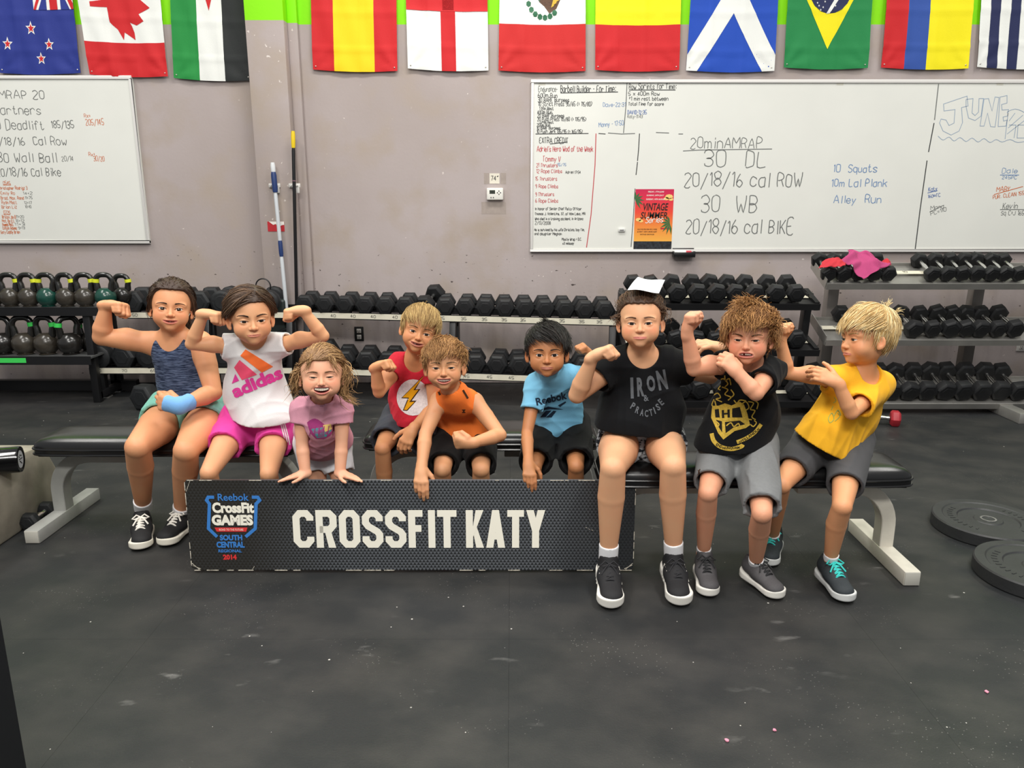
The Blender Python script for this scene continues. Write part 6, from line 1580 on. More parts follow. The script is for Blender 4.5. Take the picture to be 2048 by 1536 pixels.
# looped black wire of a hanging coil behind the girl in white
a = at(527, 580, 5.80); MBc = MB().tube([(a[0]+.055*math.cos(t), 5.8, a[2]+.03+.055*math.sin(t)) for t in np.linspace(-.5, math.pi+.3, 18)]+[(a[0]-.03, 5.8, a[2]-.10), (at(556, 640, 5.80)[0]-.04, 5.8, .68)], .005, 8)
lw = MBc.build('cable_loop', mat('black_plastic', ''), smooth=True); tag(lw, 'thin black cable loop standing up behind the girl in white', 'cable')
bag = MB().box((at(556, 640, 5.80)[0], 5.80, .35), (.15, .10, .70)).build('dustpan', mat('dark_green_plastic', '#26302e', rough=.35), bevel=.02, seg=3); tag(bag, 'dark upright dustpan between the racks beside the broom', 'dustpan')
# pink scraps on the floor
for i, (px, py) in enumerate(((1453, 1482), (1549, 1462), (1973, 1385))):
    Yf = CAMH/math.tan(math.atan((py-768)/FPX)+PITCH); p = at(px, py, Yf); r_ = random.Random(i)
    mb = MB(); pts = [(p[0]+.006*math.cos(t)*r_.uniform(.6, 1.2), p[1]+.007*math.sin(t)*r_.uniform(.6, 1.2), .003+r_.uniform(0, .003)) for t in np.linspace(0, 5.4, 7)]
    mb.add(pts+[(a_, b_, .0022) for a_, b_, c_ in pts], [tuple(range(7)), tuple(range(13, 6, -1))]+[(k, (k+1) % 7, (k+1) % 7+7, k+7) for k in range(7)])
    o = mb.build('paper_scrap', mat('pink_scrap', '#d98aa0', rough=.8)); tag(o, ('pink scrap lying alone nearest the camera', 'pink scrap just right of the nearest scrap', 'tiny pink scrap on the floor below the plates')[i], 'scrap', 'pink scraps on the floor')
# ------------------------------------------------------------------ the children
def H(px, z, Y): 
    a = at(px, 850, Y); t = math.hypot(Y*cP-(z-CAMH)*sP*0, 0)
    # x for the given pixel column at height z
    dep = Y*cP-(z-CAMH)*sP; return np.array([(px-1024)/FPX*dep, Y, z])
def cloth_mat(name, col, **k): return mat(name, col, rough=.88, spec=.2, bump=k.pop('bump', .25), bscale=k.pop('bscale', 420), sheen=.04, **k)
def heather(name, c1, c2, stretch=(30, 30, 260), mixr=(.42, .60)):
    m = cloth_mat(name, c1); N = m.node_tree.nodes; L = m.node_tree.links; tc = N.new('ShaderNodeTexCoord'); mp = N.new('ShaderNodeMapping'); mp.inputs['Scale'].default_value = stretch
    n = N.new('ShaderNodeTexNoise'); n.inputs['Scale'].default_value = 1; n.inputs['Detail'].default_value = 5; L.new(tc.outputs['Object'], mp.inputs[0]); L.new(mp.outputs[0], n.inputs[0])
    r = N.new('ShaderNodeMapRange'); r.inputs[1].default_value = mixr[0]; r.inputs[2].default_value = mixr[1]; L.new(n.outputs[0], r.inputs[0])
    x = N.new('ShaderNodeMix'); x.data_type = 'RGBA'; L.new(r.outputs[0], x.inputs[0]); x.inputs[6].default_value = (*lin(c1), 1); x.inputs[7].default_value = (*lin(c2), 1); L.new(x.outputs[2], N['Principled BSDF'].inputs['Base Color']); return m
CAMO = np.array([0, 0, CAMH])
def px_ray(px, py):
    b = (768-py)/FPX; return unit([(px-1024)/FPX, cP+b*sP, b*cP-sP])
def prnt(out, polys, m, cx, cy, name='shirt_print', lift=.0020, which='bvh', parent='shirt', grid=.005):
    """polys in photograph pixels, printed on the cloth where they are seen"""
    d = px_ray(cx, cy); hit = out[which].ray_cast(Vector(CAMO), Vector(d), 10)
    if hit[0] is None: return None
    O = np.array(hit[0]); dep = O[1]*cP-(O[2]-CAMH)*sP; s = dep/FPX; V = np.array([0, sP, cP])
    return decal([[((x-cx)*s, -(y-cy)*s) for x, y in p] for p in polys], m, out[parent], out[which], O, (1, 0, 0), V, d, lift, grid, name)
def tpx(txt, cx, cy, h, w, bold=.03, rot=0.0, shear=0.0):
    c, s = math.cos(rot), math.sin(rot); return [[(cx+(x+shear*y)*c+y*s, cy+x*s-y*c) for x, y in p] for p in text_polys(txt, h, bold, w)]
def linepx(pts, w, k=0):
    return [list(q) for q in ribbon(smooth_line(pts, k) if k else pts, w)]
Z3 = np.array
people = []
sneaker = dict(upper='#17171a', sole='#e9e6dd', lace='#202024', L=.235, stripes=True, sock=True, sockh=.04, th=.030, lw=.0028, heelup=.014)
skate = dict(upper='#121214', sole='#e8e3d4', lace='#ece8de', L=.225, sock=True, sockh=.03, th=.024, lw=.0042)
plain = dict(upper='#3b3d42', sole='#e3e0d8', lace='#222224', L=.205, sock=True, sockh=.04, th=.024)

# 1 girl in navy tank
k1 = person(dict(label='girl in navy tank top flexing one arm, pale blue wrist brace on the other', seed=1, g=1.0, arm=1.25, leg=1.34, skin='#d89a70', head=(343, 609, 3.27, 99, -3, -11, 1),
    face=dict(mw=.098, mc=.024, mo=.014, teeth=True, nteeth=7, squint=.95, iris='#3d2616', brow='#4a3222', cheek=1.05, lip=.9, fw=1.02), lipc='#b8665c', blush=.4,
    J=dict(shL=(300, 685, 3.30), shR=(402, 684, 3.29), elL=(203, 674, 3.24), wrL=(212, 611, 3.22), elR=(427, 785, 3.22), wrR=(358, 812, 3.07), hipL=H(345, .50, 3.34), hipR=H(424, .50, 3.33), knL=(275, 893, 3.00), knR=(372, 900, 2.98), anL=(286, 1008, 3.22), anR=(364, 1018, 3.17), toeL=H(281, .012, 2.965), toeR=H(326, .012, 3.00)),
    handL=((1, -.05, .0), (.15, -.35, -1), 'fist'), handR=((-1, -.05, .25), (0, 1, -.1), 'loose'), flexL=True, hs=1.2, waist=.098,
    hair=dict(col='#3a2519', col2='#5f4430', flow='back', tie=(.05, .50, .0), n=1700, len=.62, lift=.02, vol=.065, mess=.08, front=.30, extra=[([(-.26, -.22, .30), (-.36, -.12, .12), (-.385, .02, -.10), (-.34, .16, -.25)], 110, .018, .006), ([(.26, -.22, .30), (.37, -.12, .14), (.395, .02, -.08), (.34, .18, -.25)], 130, .020, .008), ([(.25, .35, -.1), (.30, .38, -.35), (.28, .36, -.55)], 120, .04, .01)]),
    top=dict(name='tank_top', mat=heather('navy_heather', '#1d2840', '#56637e'), hem=(372, 824, 3.30), sleeve=0, tank=True, off=.007, inset=.03, armhole=.047, neckw=.066, neckd=.055, fold=.003, loose=.006, hemw=.128),
    bottom=dict(name='shorts', mat=cloth_mat('mint_fabric', '#7fbfae', var=.1, vscale=60), len=.34, off=.018, fold=.005), shoe=skate))
v = Vol(np.minimum(k1['J']['wrR'], k1['J']['wrR'])-.16, k1['J']['wrR']+.14, .004); w_ = k1['J']['wrR']; e_ = unit(w_-k1['J']['elR']); hd_ = unit([-1, -.05, .25])
v.add(cap(w_-e_*.055, w_, .037, .033), .01); v.add(cap(w_, w_+hd_*.045, .034, .036, (0, 1, 0), .85), .02); v.half(w_+hd_*.062, hd_); v.half(w_-e_*.060, -e_); v.displace(fold_fn(3, .002, 60))
V_, Q_ = v.mesh(); link('wrist_brace', np_mesh('wrist_brace', V_, Q_), cloth_mat('pale_blue_brace', '#78ace0'), k1['root'])

# 2 girl in white printed shirt
k2 = person(dict(label='girl in white adidas shirt and pink shorts flexing both arms', seed=2, g=.93, arm=.92, leg=1.02, skin='#dca47a', head=(501, 628, 3.05, 108, 5, -4, -5),
    face=dict(mw=.088, mc=.006, mo=.0, squint=.75, iris='#3a2415', brow='#3f2a1c', browang=-.25, lip=.8, ear=1.05), lipc='#b56a5c', blush=.3,
    J=dict(shL=(462, 692, 3.11), shR=(560, 690, 3.11), elL=(383, 688, 3.04), wrL=(407, 628, 3.02), elR=(646, 672, 3.05), wrR=(606, 621, 3.02), hipL=H(478, .49, 3.24), hipR=H(553, .49, 3.24), knL=(418, 944, 2.91), knR=(538, 946, 2.90), anL=H(428, .085, 3.02), anR=H(548, .085, 3.02), toeL=H(416, .012, 2.86), toeR=H(550, .012, 2.86)),
    handL=((1, -.05, -.05), (.1, -.1, -1), 'fist'), handR=((-1, -.05, -.05), (-.1, -.1, -1), 'fist'), flexL=True, flexR=True, hs=1.04, waist=.100,
    hair=dict(col='#3d2a1d', col2='#6d5138', flow='side', part=.10, tie=(.1, .50, .15), n=1700, len=.55, lift=.02, vol=.04, mess=.06, front=.26, extra=[([(.1, .46, .15), (.16, .55, .0), (.14, .52, -.3), (.1, .5, -.5)], 160, .03, .01), ([(.02, -.28, .42), (-.18, -.36, .28), (-.33, -.26, .12), (-.40, -.02, -.02)], 170, .016, .004), ([(.10, -.28, .42), (.25, -.30, .28), (.36, -.16, .12), (.39, .03, -.06)], 130, .014, .004)]),
    top=dict(mat=cloth_mat('white_cotton', '#e4e2e2'), hem=(517, 846, 3.16), sleeve=.20, off=.013, inset=.01, neckw=.060, neckd=.022, fold=.004, loose=.012, hemw=.128, hollow=True),
    bottom=dict(mat=cloth_mat('hot_pink', '#e0469f'), len=.50, off=.014, fold=.004), shoe=plain))
pink = cloth_mat('print_pink', '#e8439f'); orng = cloth_mat('print_orange', '#ff7a3c'); pko = cloth_mat('print_coral', '#f9577a')
cr6 = lambda pts: [(160+x/3.338, 520+y/3.338) for x, y in pts]
prnt(k2, [cr6([(1105, 597), (1290, 712), (1215, 752), (1070, 640)])], orng, 514, 730, 'logo_bar'); prnt(k2, [cr6([(1065, 668), (1182, 765), (1080, 802), (1028, 718)])], pko, 495, 745, 'logo_bar'); prnt(k2, [cr6([(1036, 760), (1062, 805), (1013, 826)])], pink, 472, 760, 'logo_bar')
prnt(k2, tpx('adidas', 514, 764, 27, 108, .045, -.40), pink, 516, 764, 'lettering')
for t in (-4, 0, 4):
    prnt(k2, linepx([(565+t, 846), (571+t, 868), (576+t, 890)], 2.2), mat('print_white_cloth', '#ecebea'), 572, 868, 'side_stripe', which='sbvh', parent='shorts')

# 3 small girl in pink shirt
k3 = person(dict(label='smallest girl in pink shirt grinning with both hands on the sign', seed=3, g=.80, arm=1.0, leg=1.0, nk=.95, skin='#e2aa8a', head=(643, 744, 2.80, 104, -1, -14, -2),
    face=dict(mw=.105, mc=.030, mo=.044, teeth=True, nteeth=8, squint=.38, iris='#5a3c22', brow='#7d5b3e', cheek=1.25, fw=1.08, crease=1, mz=-.315, browz=-.008), lipc='#c06a66', blush=.6,
    J=dict(shL=(604, 818, 2.89), shR=(684, 818, 2.89), elL=(604, 888, 2.86), wrL=(611, 947, 2.825), elR=(683, 888, 2.86), wrR=(680, 947, 2.825), hipL=H(621, .43, 3.12), hipR=H(668, .43, 3.12), knL=H(640, .25, 3.05), knR=H(684, .25, 3.05), anL=H(636, .075, 3.08), anR=H(684, .075, 3.08), toeL=H(630, .012, 2.92), toeR=H(690, .012, 2.92)),
    handL=((-.85, -.35, -.10), (0, -.1, -1), 'flat', .06), handR=((.85, -.35, -.10), (0, -.1, -1), 'flat', .06), hs=.74, wr=1.1, waist=.078,
    hair=dict(col='#8a6643', col2='#c9a06c', flow='back', tie=(.25, .42, .05), n=1300, len=.50, curl=.15, lift=.05, vol=.05, mess=.16, front=.23, extra=[([(-.15, -.30, .33), (-.20, -.36, .22), (-.28, -.34, .05)], 26, .03, .03), ([(.12, -.31, .33), (.2, -.36, .2), (.28, -.32, .02)], 26, .03, .03), ([(.30, .0, .15), (.40, .0, .0), (.40, .05, -.2), (.36, .1, -.38), (.50, .1, -.50), (.62, .1, -.52)], 110, .035, .03), ([(-.28, -.02, .15), (-.42, .0, .05), (-.46, .05, -.10), (-.40, .1, -.28)], 130, .05, .04), ([(.28, -.05, .2), (.44, .0, .06), (.46, .05, -.12), (.38, .1, -.3)], 130, .05, .04), ([(-.3, .05, -.1), (-.45, .1, -.2), (-.52, .12, -.4)], 40, .04, .05)]),
    top=dict(mat=cloth_mat('rose_cotton', '#d99aac', var=.06, vscale=40), hem=(646, 880, 3.07), hfront=.04, lap=.02, chest=.062, sleeve=.40, off=.012, collar=.054, fold=.004, loose=.01, hemw=.112, hollow=True),
    bottom=dict(mat=cloth_mat('white_shorts', '#dcdce0', var=.05, vscale=30), len=.62, off=.014, fold=.005), shoe=dict(plain, L=.165)))
pc = prnt(k3, [[(614+u*60, 845-8*math.sin(u*6.28)) for u in np.linspace(0, 1, 12)]+[(668-u*8, 862+u*10) for u in (0, .5, 1)]+[(648, 878), (632, 878), (620, 866)]], cloth_mat('print_magenta', '#a83f7d'), 643, 858, 'heart_print')
prnt(k3, [[(622, 858), (650, 854), (664, 860), (652, 874), (634, 876)]], cloth_mat('print_teal', '#3fa7a9'), 643, 864, 'heart_print', .0020)
prnt(k3, [[(646, 850), (662, 848), (664, 858), (650, 864)]], cloth_mat('print_yellow', '#d8c95a'), 654, 856, 'heart_print', .0026)
prnt(k3, [linepx([(622+i*9, 852), (619+i*9, 872)], 1.6)[0] for i in range(5)], cloth_mat('print_magenta', ''), 640, 862, 'print_gap', .0030)

# 4 boy in red shirt
k4 = person(dict(label='boy in red lightning-bolt shirt flexing one arm behind the boy in orange', seed=4, g=.90, arm=.98, leg=.98, skin='#cf9468', head=(840, 655, 3.15, 91, 0, -9, 15),
    face=dict(mw=.105, mc=.028, mo=.016, teeth=True, nteeth=7, gap=(3, 4), squint=.85, iris='#2e1c12', brow='#7a5a3a', ear=1.1, crease=1), lipc='#a9655a', blush=.3,
    J=dict(shL=(797, 727, 3.22), shR=(866, 738, 3.22), elL=(758, 784, 3.10), wrL=(751, 735, 3.06), elR=(868, 815, 3.16), wrR=(826, 858, 3.03), hipL=H(798, .465, 3.38), hipR=H(864, .465, 3.38), knL=(765, 896, 3.06), knR=(850, 905, 3.05), anL=H(772, .085, 3.14), anR=H(850, .085, 3.14), toeL=H(765, .012, 2.93), toeR=H(848, .012, 2.93)),
    handL=((.9, -.1, .42), (.35, -.3, -.9), 'fist'), handR=((-.45, -.35, -.8), (.2, .9, -.3), 'relaxed', .12), flexL=True, hs=.98, waist=.088,
    hair=dict(col='#9a7a4a', col2='#d9b878', flow='crown', n=1700, len=.28, lift=.03, vol=.05, mess=.10, front=.26, sweep=.15, grav=.3),
    top=dict(mat=cloth_mat('red_heather', '#bf2536', var=.08, vscale=90), hem=(832, 846, 3.26), lap=.06, sleeve=.42, off=.011, neckw=.056, neckd=.020, fold=.0035, hemw=.118),
    bottom=dict(mat=cloth_mat('slate_shorts', '#3c4048'), len=.80, off=.016, fold=.004), shoe=plain))
cr7 = lambda pts: [(560+x/3.338, 540+y/3.338) for x, y in pts]
oval = [(826+33*math.cos(a), 795+36*math.sin(a)) for a in np.linspace(0, 6.02, 24)]
prnt(k4, [oval], cloth_mat('print_offwhite', '#dcd6d6', var=.12, vscale=120), 822, 795, 'emblem_oval')
bolt = [(957, 712), (818, 850), (862, 852), (828, 932), (846, 934), (898, 880), (862, 882), (925, 800), (890, 803)]
bo = [(957, 706), (808, 856), (852, 858), (820, 938), (850, 940), (912, 872), (880, 872), (938, 794), (905, 797)]
prnt(k4, [cr7(bo)], cloth_mat('print_dark', '#3a2414'), 822, 795, 'bolt_outline', .0022); prnt(k4, [cr7(bolt)], cloth_mat('print_gold', '#e0a010'), 822, 795, 'lightning_bolt', .0030)
prnt(k4, [[(757, 876), (766, 868), (767, 870), (763, 874), (767, 877), (760, 875), (756, 880)]], mat('print_white_cloth', ''), 762, 873, 'small_logo', which='sbvh', parent='shorts')

# 5 boy in orange
k5 = person(dict(label='boy in sleeveless orange shirt leaning over the sign, fist at his belly', seed=5, g=.92, arm=.98, leg=1.02, skin='#d29a70', head=(889, 725, 2.97, 99, -3, -12, -2),
    face=dict(mw=.105, mc=.030, mo=.026, teeth=True, nteeth=8, squint=.62, iris='#4a3420', brow='#7c5e40', ear=1.15, crease=1), lipc='#b8665c', blush=.45,
    J=dict(shL=(878, 802, 3.04), shR=(950, 804, 3.04), elL=(851, 868, 2.94), wrL=(843, 936, 2.835), elR=(1000, 870, 2.93), wrR=(944, 886, 2.83), hipL=H(897, .45, 3.32), hipR=H(960, .45, 3.32), knL=(885, 938, 2.93), knR=(962, 938, 2.93), anL=H(885, .085, 3.05), anR=H(962, .085, 3.05), toeL=H(880, .012, 2.87), toeR=H(964, .012, 2.87)),
    handL=((.02, -.62, -.70), (0, .75, -.62), 'drape'), handR=((-1, -.05, .05), (.1, .9, .3), 'fist'), hs=.96, waist=.088,
    hair=dict(col='#8a6036', col2='#c4935a', flow='crown', n=1800, len=.27, curl=.30, lift=.05, vol=.035, mess=.25, front=.24, sweep=-.35, grav=.15),
    top=dict(mat=cloth_mat('orange_jersey', '#f07a32'), hem=(928, 862, 3.19), lap=.07, sleeve=0, inset=.010, off=.011, collar=.047, fold=.0045, loose=.012, hemw=.120, sr=.044),
    bottom=dict(mat=cloth_mat('black_shorts', '#0a0a0b'), len=.92, off=.012, fold=.003, r2=.061), shoe=plain))
for pts in ([(875, 779), (880, 790)], [(926, 780), (936, 797)]): prnt(k5, linepx(pts, 4), cloth_mat('print_dark', ''), pts[0][0]+3, pts[0][1]+5, 'shoulder_stripe')
prnt(k5, linepx([(924, 820), (931, 820)], 1.5)+linepx([(924, 825), (931, 825)], 1.5)+linepx([(925, 820), (928, 822.5), (925, 825)], 1.2)+linepx([(930, 820), (927, 822.5), (930, 825)], 1.2), cloth_mat('print_dark', ''), 928, 822, 'small_logo')

# 6 boy in light blue
k6 = person(dict(label='dark-haired boy in light blue Reebok shirt with one hand on the sign', seed=6, g=.86, arm=.92, leg=1.0, skin='#b97f55', head=(1094, 698, 3.02, 99, 0, -9, 0),
    face=dict(mw=.092, mc=.012, mo=.0, squint=.95, iris='#20130c', brow='#3a2a20', ear=1.15, cheek=1.1, fw=1.04, lip=1.0), lipc='#96584a', blush=.15,
    J=dict(shL=(1072, 770, 3.08), shR=(1138, 752, 3.10), elL=(1054, 866, 2.98), wrL=(1057, 925, 2.845), elR=(1184, 752, 3.18), wrR=(1181, 712, 3.14), hipL=H(1088, .45, 3.32), hipR=H(1146, .45, 3.32), knL=(1068, 932, 2.94), knR=(1152, 932, 2.93), anL=H(1066, .085, 3.05), anR=H(1154, .085, 3.05), toeL=H(1062, .012, 2.87), toeR=H(1158, .012, 2.87)),
    handL=((.05, -.60, -.62), (0, .70, -.65), 'drape'), handR=((-.55, -.1, .8), (-.8, -.1, -.4), 'fist'), hs=.88, waist=.082,
    hair=dict(col='#0f0b09', col2='#2b211b', flow='crown', n=1700, len=.26, lift=.08, vol=.07, mess=.16, front=.25, sweep=.9, grav=.1, crown=(-.16, .12, .50), extra=[([(-.02, .1, .50), (-.05, .0, .60), (-.10, -.12, .60)], 30, .03, .01)]),
    top=dict(mat=cloth_mat('sky_cotton', '#79b9da'), hem=(1115, 850, 3.23), lap=.055, sleeve=.52, off=.012, collar=.049, fold=.004, hemw=.112),
    bottom=dict(mat=cloth_mat('black_knit', '#09090b'), len=.92, off=.018, fold=.005), shoe=plain))
dkb = cloth_mat('print_navy', '#1c2c40')
cr8 = lambda pts: [(960+x/3.34, 540+y/3.34) for x, y in pts]
prnt(k6, tpx('Reebok', 1103, 797, 15, 62, .03, -.22), dkb, 1100, 800, 'lettering')
prnt(k6, [cr8([(400, 938), (455, 912), (560, 932), (470, 930)]), cr8([(520, 905), (570, 878), (575, 885), (535, 915)]), cr8([(400, 985), (440, 940), (478, 938), (438, 982)]), cr8([(440, 985), (490, 940), (510, 942), (478, 985)])], dkb, 1105, 822, 'emblem')

# 7 girl in black shirt
k7 = person(dict(label='tall girl in black shirt and sneakers, paper balanced on her head', seed=7, g=1.0, arm=1.12, leg=1.26, skin='#dba780', head=(1281, 636, 2.86, 108, -1, -10, 0),
    face=dict(mw=.090, mc=.006, mo=.0, squint=.78, iris='#3c2a1c', brow='#6a4a34', cheek=1.15, fw=1.05, lip=.85), lipc='#bd6a66', blush=.75,
    J=dict(shL=(1232, 726, 2.91), shR=(1336, 725, 2.91), elL=(1154, 790, 2.82), wrL=(1186, 714, 2.76), elR=(1420, 752, 2.97), wrR=(1446, 698, 2.99), hipL=H(1243, .50, 2.97), hipR=H(1322, .50, 2.97), knL=(1226, 936, 2.62), knR=(1346, 932, 2.63), anL=(1217, 1106, 2.67), anR=(1347, 1100, 2.69), toeL=H(1222, .012, 2.49), toeR=H(1362, .012, 2.51)),
    handL=((.85, -.1, .50), (.5, -.2, -.85), 'fist'), handR=((-.92, -.1, .30), (-.2, .2, -1), 'relaxed'), hs=1.12, waist=.120,
    hair=dict(col='#4a3323', col2='#7a5a40', flow='back', tie=(.0, .40, .30), n=1900, len=.55, curl=.18, lift=.06, vol=.05, mess=.15, front=.28, extra=[([(-.3, -.1, .1), (-.40, -.08, .05), (-.42, -.05, -.10)], 50, .03, .04), ([(.3, -.1, .2), (.40, -.08, .15), (.42, -.05, .0)], 50, .03, .04), ([(0, .30, .45), (.08, .35, .56), (-.05, .42, .52), (.02, .46, .38)], 120, .05, .05)]),
    top=dict(mat=cloth_mat('black_cotton', '#0a0b0e'), hem=(1278, 872, 2.90), sleeve=.50, off=.018, neckw=.066, neckd=.032, fold=.006, loose=.025, hemw=.162, sr=.070, ff=20),
    bottom=dict(mat=heather('camo_fabric', '#23252a', '#b9bcbf', (38, 38, 60), (.46, .54)), len=.30, off=.006, fold=.002, r2=.088), shoe=dict(sneaker, pitch=.16)))
gry = cloth_mat('print_grey', '#5b5e62')
for ch, cx, cy, h, w, ro in (('I', 1264, 776, 42, 6, -.03), ('R', 1281, 774, 38, 14, -.05), ('O', 1302, 767, 32, 17, -.12), ('N', 1324, 760, 40, 19, -.18)):
    prnt(k7, tpx(ch, cx, cy, h, w, .05, ro), gry, cx, cy, 'lettering')
for ch, cx, cy, ro in (('P', 1266, 812, .5), ('R', 1275, 820, .35), ('A', 1284, 825, .18), ('C', 1293, 827, 0), ('T', 1302, 825, -.2), ('I', 1309, 821, -.35), ('S', 1316, 814, -.5), ('E', 1322, 804, -.7)):
    prnt(k7, tpx(ch, cx, cy, 14, 7 if ch != 'I' else 2.5, .03, ro), gry, cx, cy, 'lettering')
prnt(k7, tpx('&', 1292, 796, 13, 10, .02, -.2), gry, 1292, 796, 'lettering')
# sheet of paper on her head
tp_ = at(1290, 577, 2.86); pb_ = MB(); nseg = 10; vs = []
for i in range(nseg+1):
    for j in range(nseg+1):
        u, v_ = i/nseg, j/nseg; a, b, c, d = (np.array(q, float) for q in ((1255, 580), (1318, 584), (1330, 562), (1276, 554)))
        q = (a*(1-u)+b*u)*(1-v_)+(d*(1-u)+c*u)*v_; w_ = at(q[0], q[1], 2.78+.20*v_); w_[2] += .004*math.sin(u*5+v_*3); vs.append(w_)
pap = link('paper_sheet', np_mesh('paper_sheet', vs, [(i*(nseg+1)+j, (i+1)*(nseg+1)+j, (i+1)*(nseg+1)+j+1, i*(nseg+1)+j+1) for i in range(nseg) for j in range(nseg)]), mat('white_paper', '#eceef2', rough=.8, bump=.3, bscale=25))
md = pap.modifiers.new('s', 'SOLIDIFY'); md.thickness = .0012; tag(pap, 'crumpled white sheet of paper lying on the tall girl\'s head', 'paper')

# 8 boy in black crest shirt
k8 = person(dict(label='curly-haired boy grimacing in black shirt with a gold crest, grey shorts', seed=8, g=.95, arm=1.0, leg=1.0, skin='#dc9f7e', head=(1499, 667, 2.74, 110, -7, -7, 2),
    face=dict(mw=.095, mc=-.008, mo=.024, teeth=True, nteeth=7, gap=(2,), squint=.5, iris='#2e1d12', brow='#6b4c30', browang=-.4, browz=-.012, cheek=1.1, crease=1), lipc='#bb6a62', blush=.7,
    J=dict(shL=(1451, 728, 2.80), shR=(1540, 742, 2.79), elL=(1388, 738, 2.74), wrL=(1374, 665, 2.71), elR=(1512, 786, 2.60), wrR=(1477, 748, 2.62), hipL=H(1446, .50, 2.92), hipR=H(1514, .50, 2.90), knL=(1416, 985, 2.63), knR=(1524, 1026, 2.51), anL=(1407, 1108, 2.76), anR=(1511, 1128, 2.69), toeL=H(1418, .012, 2.575), toeR=H(1562, .012, 2.56)),
    handL=((.10, 0, 1), (.75, -.55, 0), 'fist'), handR=((-.62, .25, .70), (-.25, .95, -.25), 'loose'), flexL=True, hs=1.02, waist=.100,
    hair=dict(col='#85592f', col2='#c79458', flow='messy', r=.0058, n=2900, len=.33, curl=.42, lift=.22, vol=.09, mess=.35, front=.25, grav=.1),
    top=dict(mat=cloth_mat('black_cotton', ''), hem=(1473, 906, 2.84), hemn=(.06, .03, -1), sleeveL=.22, sleeveR=.55, off=.014, neckw=.060, neckd=.020, fold=.0045, loose=.015, hemw=.135, hollow=True),
    bottom=dict(mat=cloth_mat('grey_jersey', '#77797a', var=.05, vscale=80), lenL=.84, lenR=.92, off=.016, fold=.006, r2=.064), shoe=dict(plain, upper='#4a484a', lace='#1d1e20', L=.205, pitch=.05, heelup=.010)))
gold = cloth_mat('print_crest_gold', '#bb9c3e', var=.2, vscale=150); gk = cloth_mat('print_crest_dark', '#1a1712')
c1 = lambda pts: [(1300+x/3.339, 540+y/3.339) for x, y in pts]
ctr = (1467, 840)
prnt(k8, [c1([(412, 905), (455, 905), (500, 890), (545, 905), (600, 880), (628, 900), (650, 960), (668, 1035), (640, 1055), (565, 1075), (490, 1132), (455, 1090), (430, 1035), (405, 985)])], gold, *ctr, 'crest_shield')
fields = [[(430, 930), (470, 925), (472, 985), (435, 985)], [(545, 925), (600, 915), (618, 985), (550, 985)], [(440, 1000), (480, 1010), (482, 1085), (455, 1045)], [(500, 1015), (600, 1005), (635, 1030), (560, 1050), (505, 1090)]]
prnt(k8, [c1(f) for f in fields], gk, *ctr, 'crest_field', .0022)
prnt(k8, [c1([(458, 925), (550, 915), (545, 1005), (468, 1000)])], gold, *ctr, 'crest_panel', .0028)
prnt(k8, [c1([(x, y) for x, y in q]) for q in ([(478, 935), (494, 934), (496, 988), (480, 989)], [(516, 932), (532, 930), (534, 985), (518, 986)], [(494, 955), (518, 953), (518, 964), (494, 966)])], gk, *ctr, 'crest_letter', .0034)
sw = []
r_ = random.Random(4)
for pts in ([(425, 860), (410, 900), (440, 920), (430, 870)], [(415, 835), (450, 820), (470, 850), (440, 860), (480, 880)], [(480, 780), (520, 800), (500, 830), (540, 850), (520, 870)], [(460, 745), (490, 730), (520, 760), (500, 780)], [(500, 710), (505, 740), (530, 730), (540, 770)], [(610, 900), (640, 880), (660, 920), (625, 950), (640, 990), (680, 1000)], [(655, 880), (690, 890), (670, 930), (700, 940), (680, 980), (705, 1000)], [(690, 870), (720, 890), (712, 930)], [(560, 870), (580, 890), (600, 870), (640, 875)], [(670, 1030), (690, 1045), (710, 1020), (695, 1005)], [(440, 1010), (460, 1030), (450, 1050)], [(510, 1040), (540, 1020), (560, 1045), (590, 1025), (600, 1050)], [(470, 800), (455, 790), (470, 770)], [(540, 800), (560, 830), (545, 850)]):
    sw += linepx(c1(pts), 2.3, 4)
prnt(k8, sw, gold, *ctr, 'crest_scrolls', .0030)['kind'] = 'stuff'
prnt(k8, linepx(c1([(410, 1090), (425, 1140), (470, 1180), (540, 1195), (605, 1180), (620, 1165)]), 8.5, 4), gold, 1455, 890, 'crest_ribbon'); prnt(k8, linepx(c1([(580, 1150), (640, 1125), (700, 1085), (742, 1030)]), 7.5, 4), gold, 1500, 875, 'crest_ribbon')
for txt, pts, cx, cy, h_ in (('ENS', 0, 1438, 891, 6, ), ('NUNQUAM', 0, 1462, 896, 6), ('TITILLANDUS', 0, 1499, 872, 5.5)):
    ro = {'ENS': .45, 'NUNQUAM': -.02, 'TITILLANDUS': -.62}[txt]; w = {'ENS': 12, 'NUNQUAM': 34, 'TITILLANDUS': 50}[txt]
    prnt(k8, tpx(txt, cx, cy, h_, w, .02, ro), gk, cx, cy, 'lettering', .0036)
prnt(k8, linepx([(1396, 940), (1399, 946), (1396, 950)], 2)+linepx([(1400, 938), (1397, 945), (1400, 951)], 2), cloth_mat('print_dark', ''), 1398, 945, 'small_logo', which='sbvh', parent='shorts')

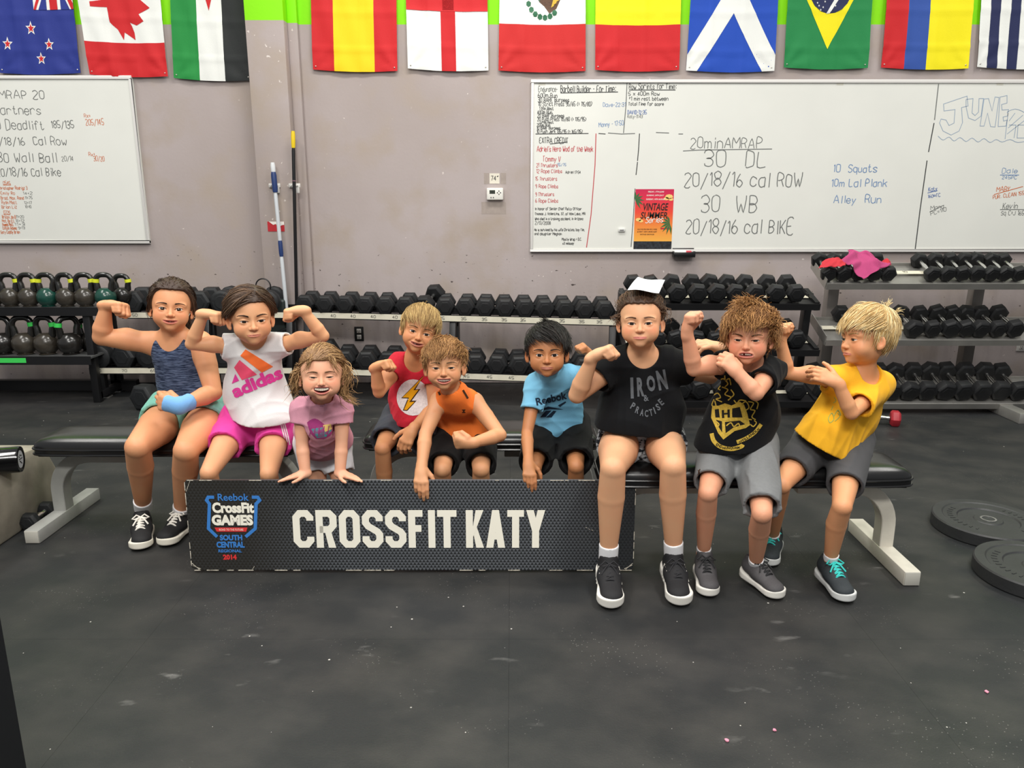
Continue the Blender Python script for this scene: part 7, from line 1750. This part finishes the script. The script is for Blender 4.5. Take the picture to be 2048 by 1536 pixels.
# 9 boy in yellow
k9 = person(dict(label='blond boy in yellow shirt looking sideways and holding his own biceps', seed=9, g=.95, arm=.90, leg=.98, skin='#d99c70', head=(1733, 668, 2.84, 110, -57, -3, -2),
    face=dict(mw=.090, mc=-.004, mo=.0, squint=.7, iris='#4a4a3a', brow='#a5804e', browang=-.2, ear=1.1), lipc='#b5685a', blush=.4,
    J=dict(shL=(1668, 757, 2.84), shR=(1765, 768, 2.92), elL=(1575, 746, 2.86), wrL=(1562, 684, 2.85), elR=(1703, 826, 2.70), wrR=(1675, 766, 2.70), hipL=H(1634, .50, 2.95), hipR=H(1703, .50, 2.93), knL=(1563, 968, 2.70), knR=(1684, 1012, 2.59), anL=(1545, 1075, 2.94), anR=(1660, 1122, 2.69), toeL=H(1534, .012, 2.82), toeR=H(1697, .012, 2.535)),
    handL=((-.05, 0, 1), (.7, -.6, 0), 'fist'), handR=((-.85, .25, .42), (-.1, .9, -.5), 'relaxed', .1), flexL=True, hs=.94, waist=.098, nk=.92,
    hair=dict(col='#c9a568', col2='#f3e3b4', flow='crown', n=2100, len=.28, lift=.05, vol=.055, mess=.12, front=.24, sweep=0, grav=.25, extra=[([(.05, .28, .46), (.06, .32, .55), (.08, .35, .60)], 26, .025, .01), ([(.1, .40, .38), (.14, .46, .44), (.16, .50, .43)], 16, .02, .01)]),
    top=dict(mat=cloth_mat('marigold_cotton', '#eeb028'), hem=(1668, 908, 2.86), hemn=(-.45, .05, -.88), sleeveL=.14, sleeveR=.74, off=.013, neckw=.060, neckd=.022, fold=.006, loose=.015, hemw=.138, hollow=True, sr=.051),
    bottom=dict(mat=cloth_mat('charcoal_shorts', '#4c4c4e'), len=.72, off=.018, fold=.005, r2=.066), shoe=dict(plain, upper='#2c3236', sole='#d6d8d6', lace='#38c4bc', lw=.0036, L=.215, pitch=.05)))
fg = cloth_mat('print_sage', '#9fae5a')
prnt(k9, linepx([(1668, 795), (1672, 801), (1667, 806)], 1.5, 3)+linepx([(1657, 836), (1664, 826), (1668, 838), (1660, 845), (1657, 836)], 1.6, 4)+linepx([(1668, 832), (1676, 820), (1682, 830)], 1.6, 4)+linepx([(1670, 842), (1680, 832), (1676, 826)], 1.4, 3)+linepx([(1666, 812), (1663, 820)], 1.3), fg, 1668, 825, 'faded_print')
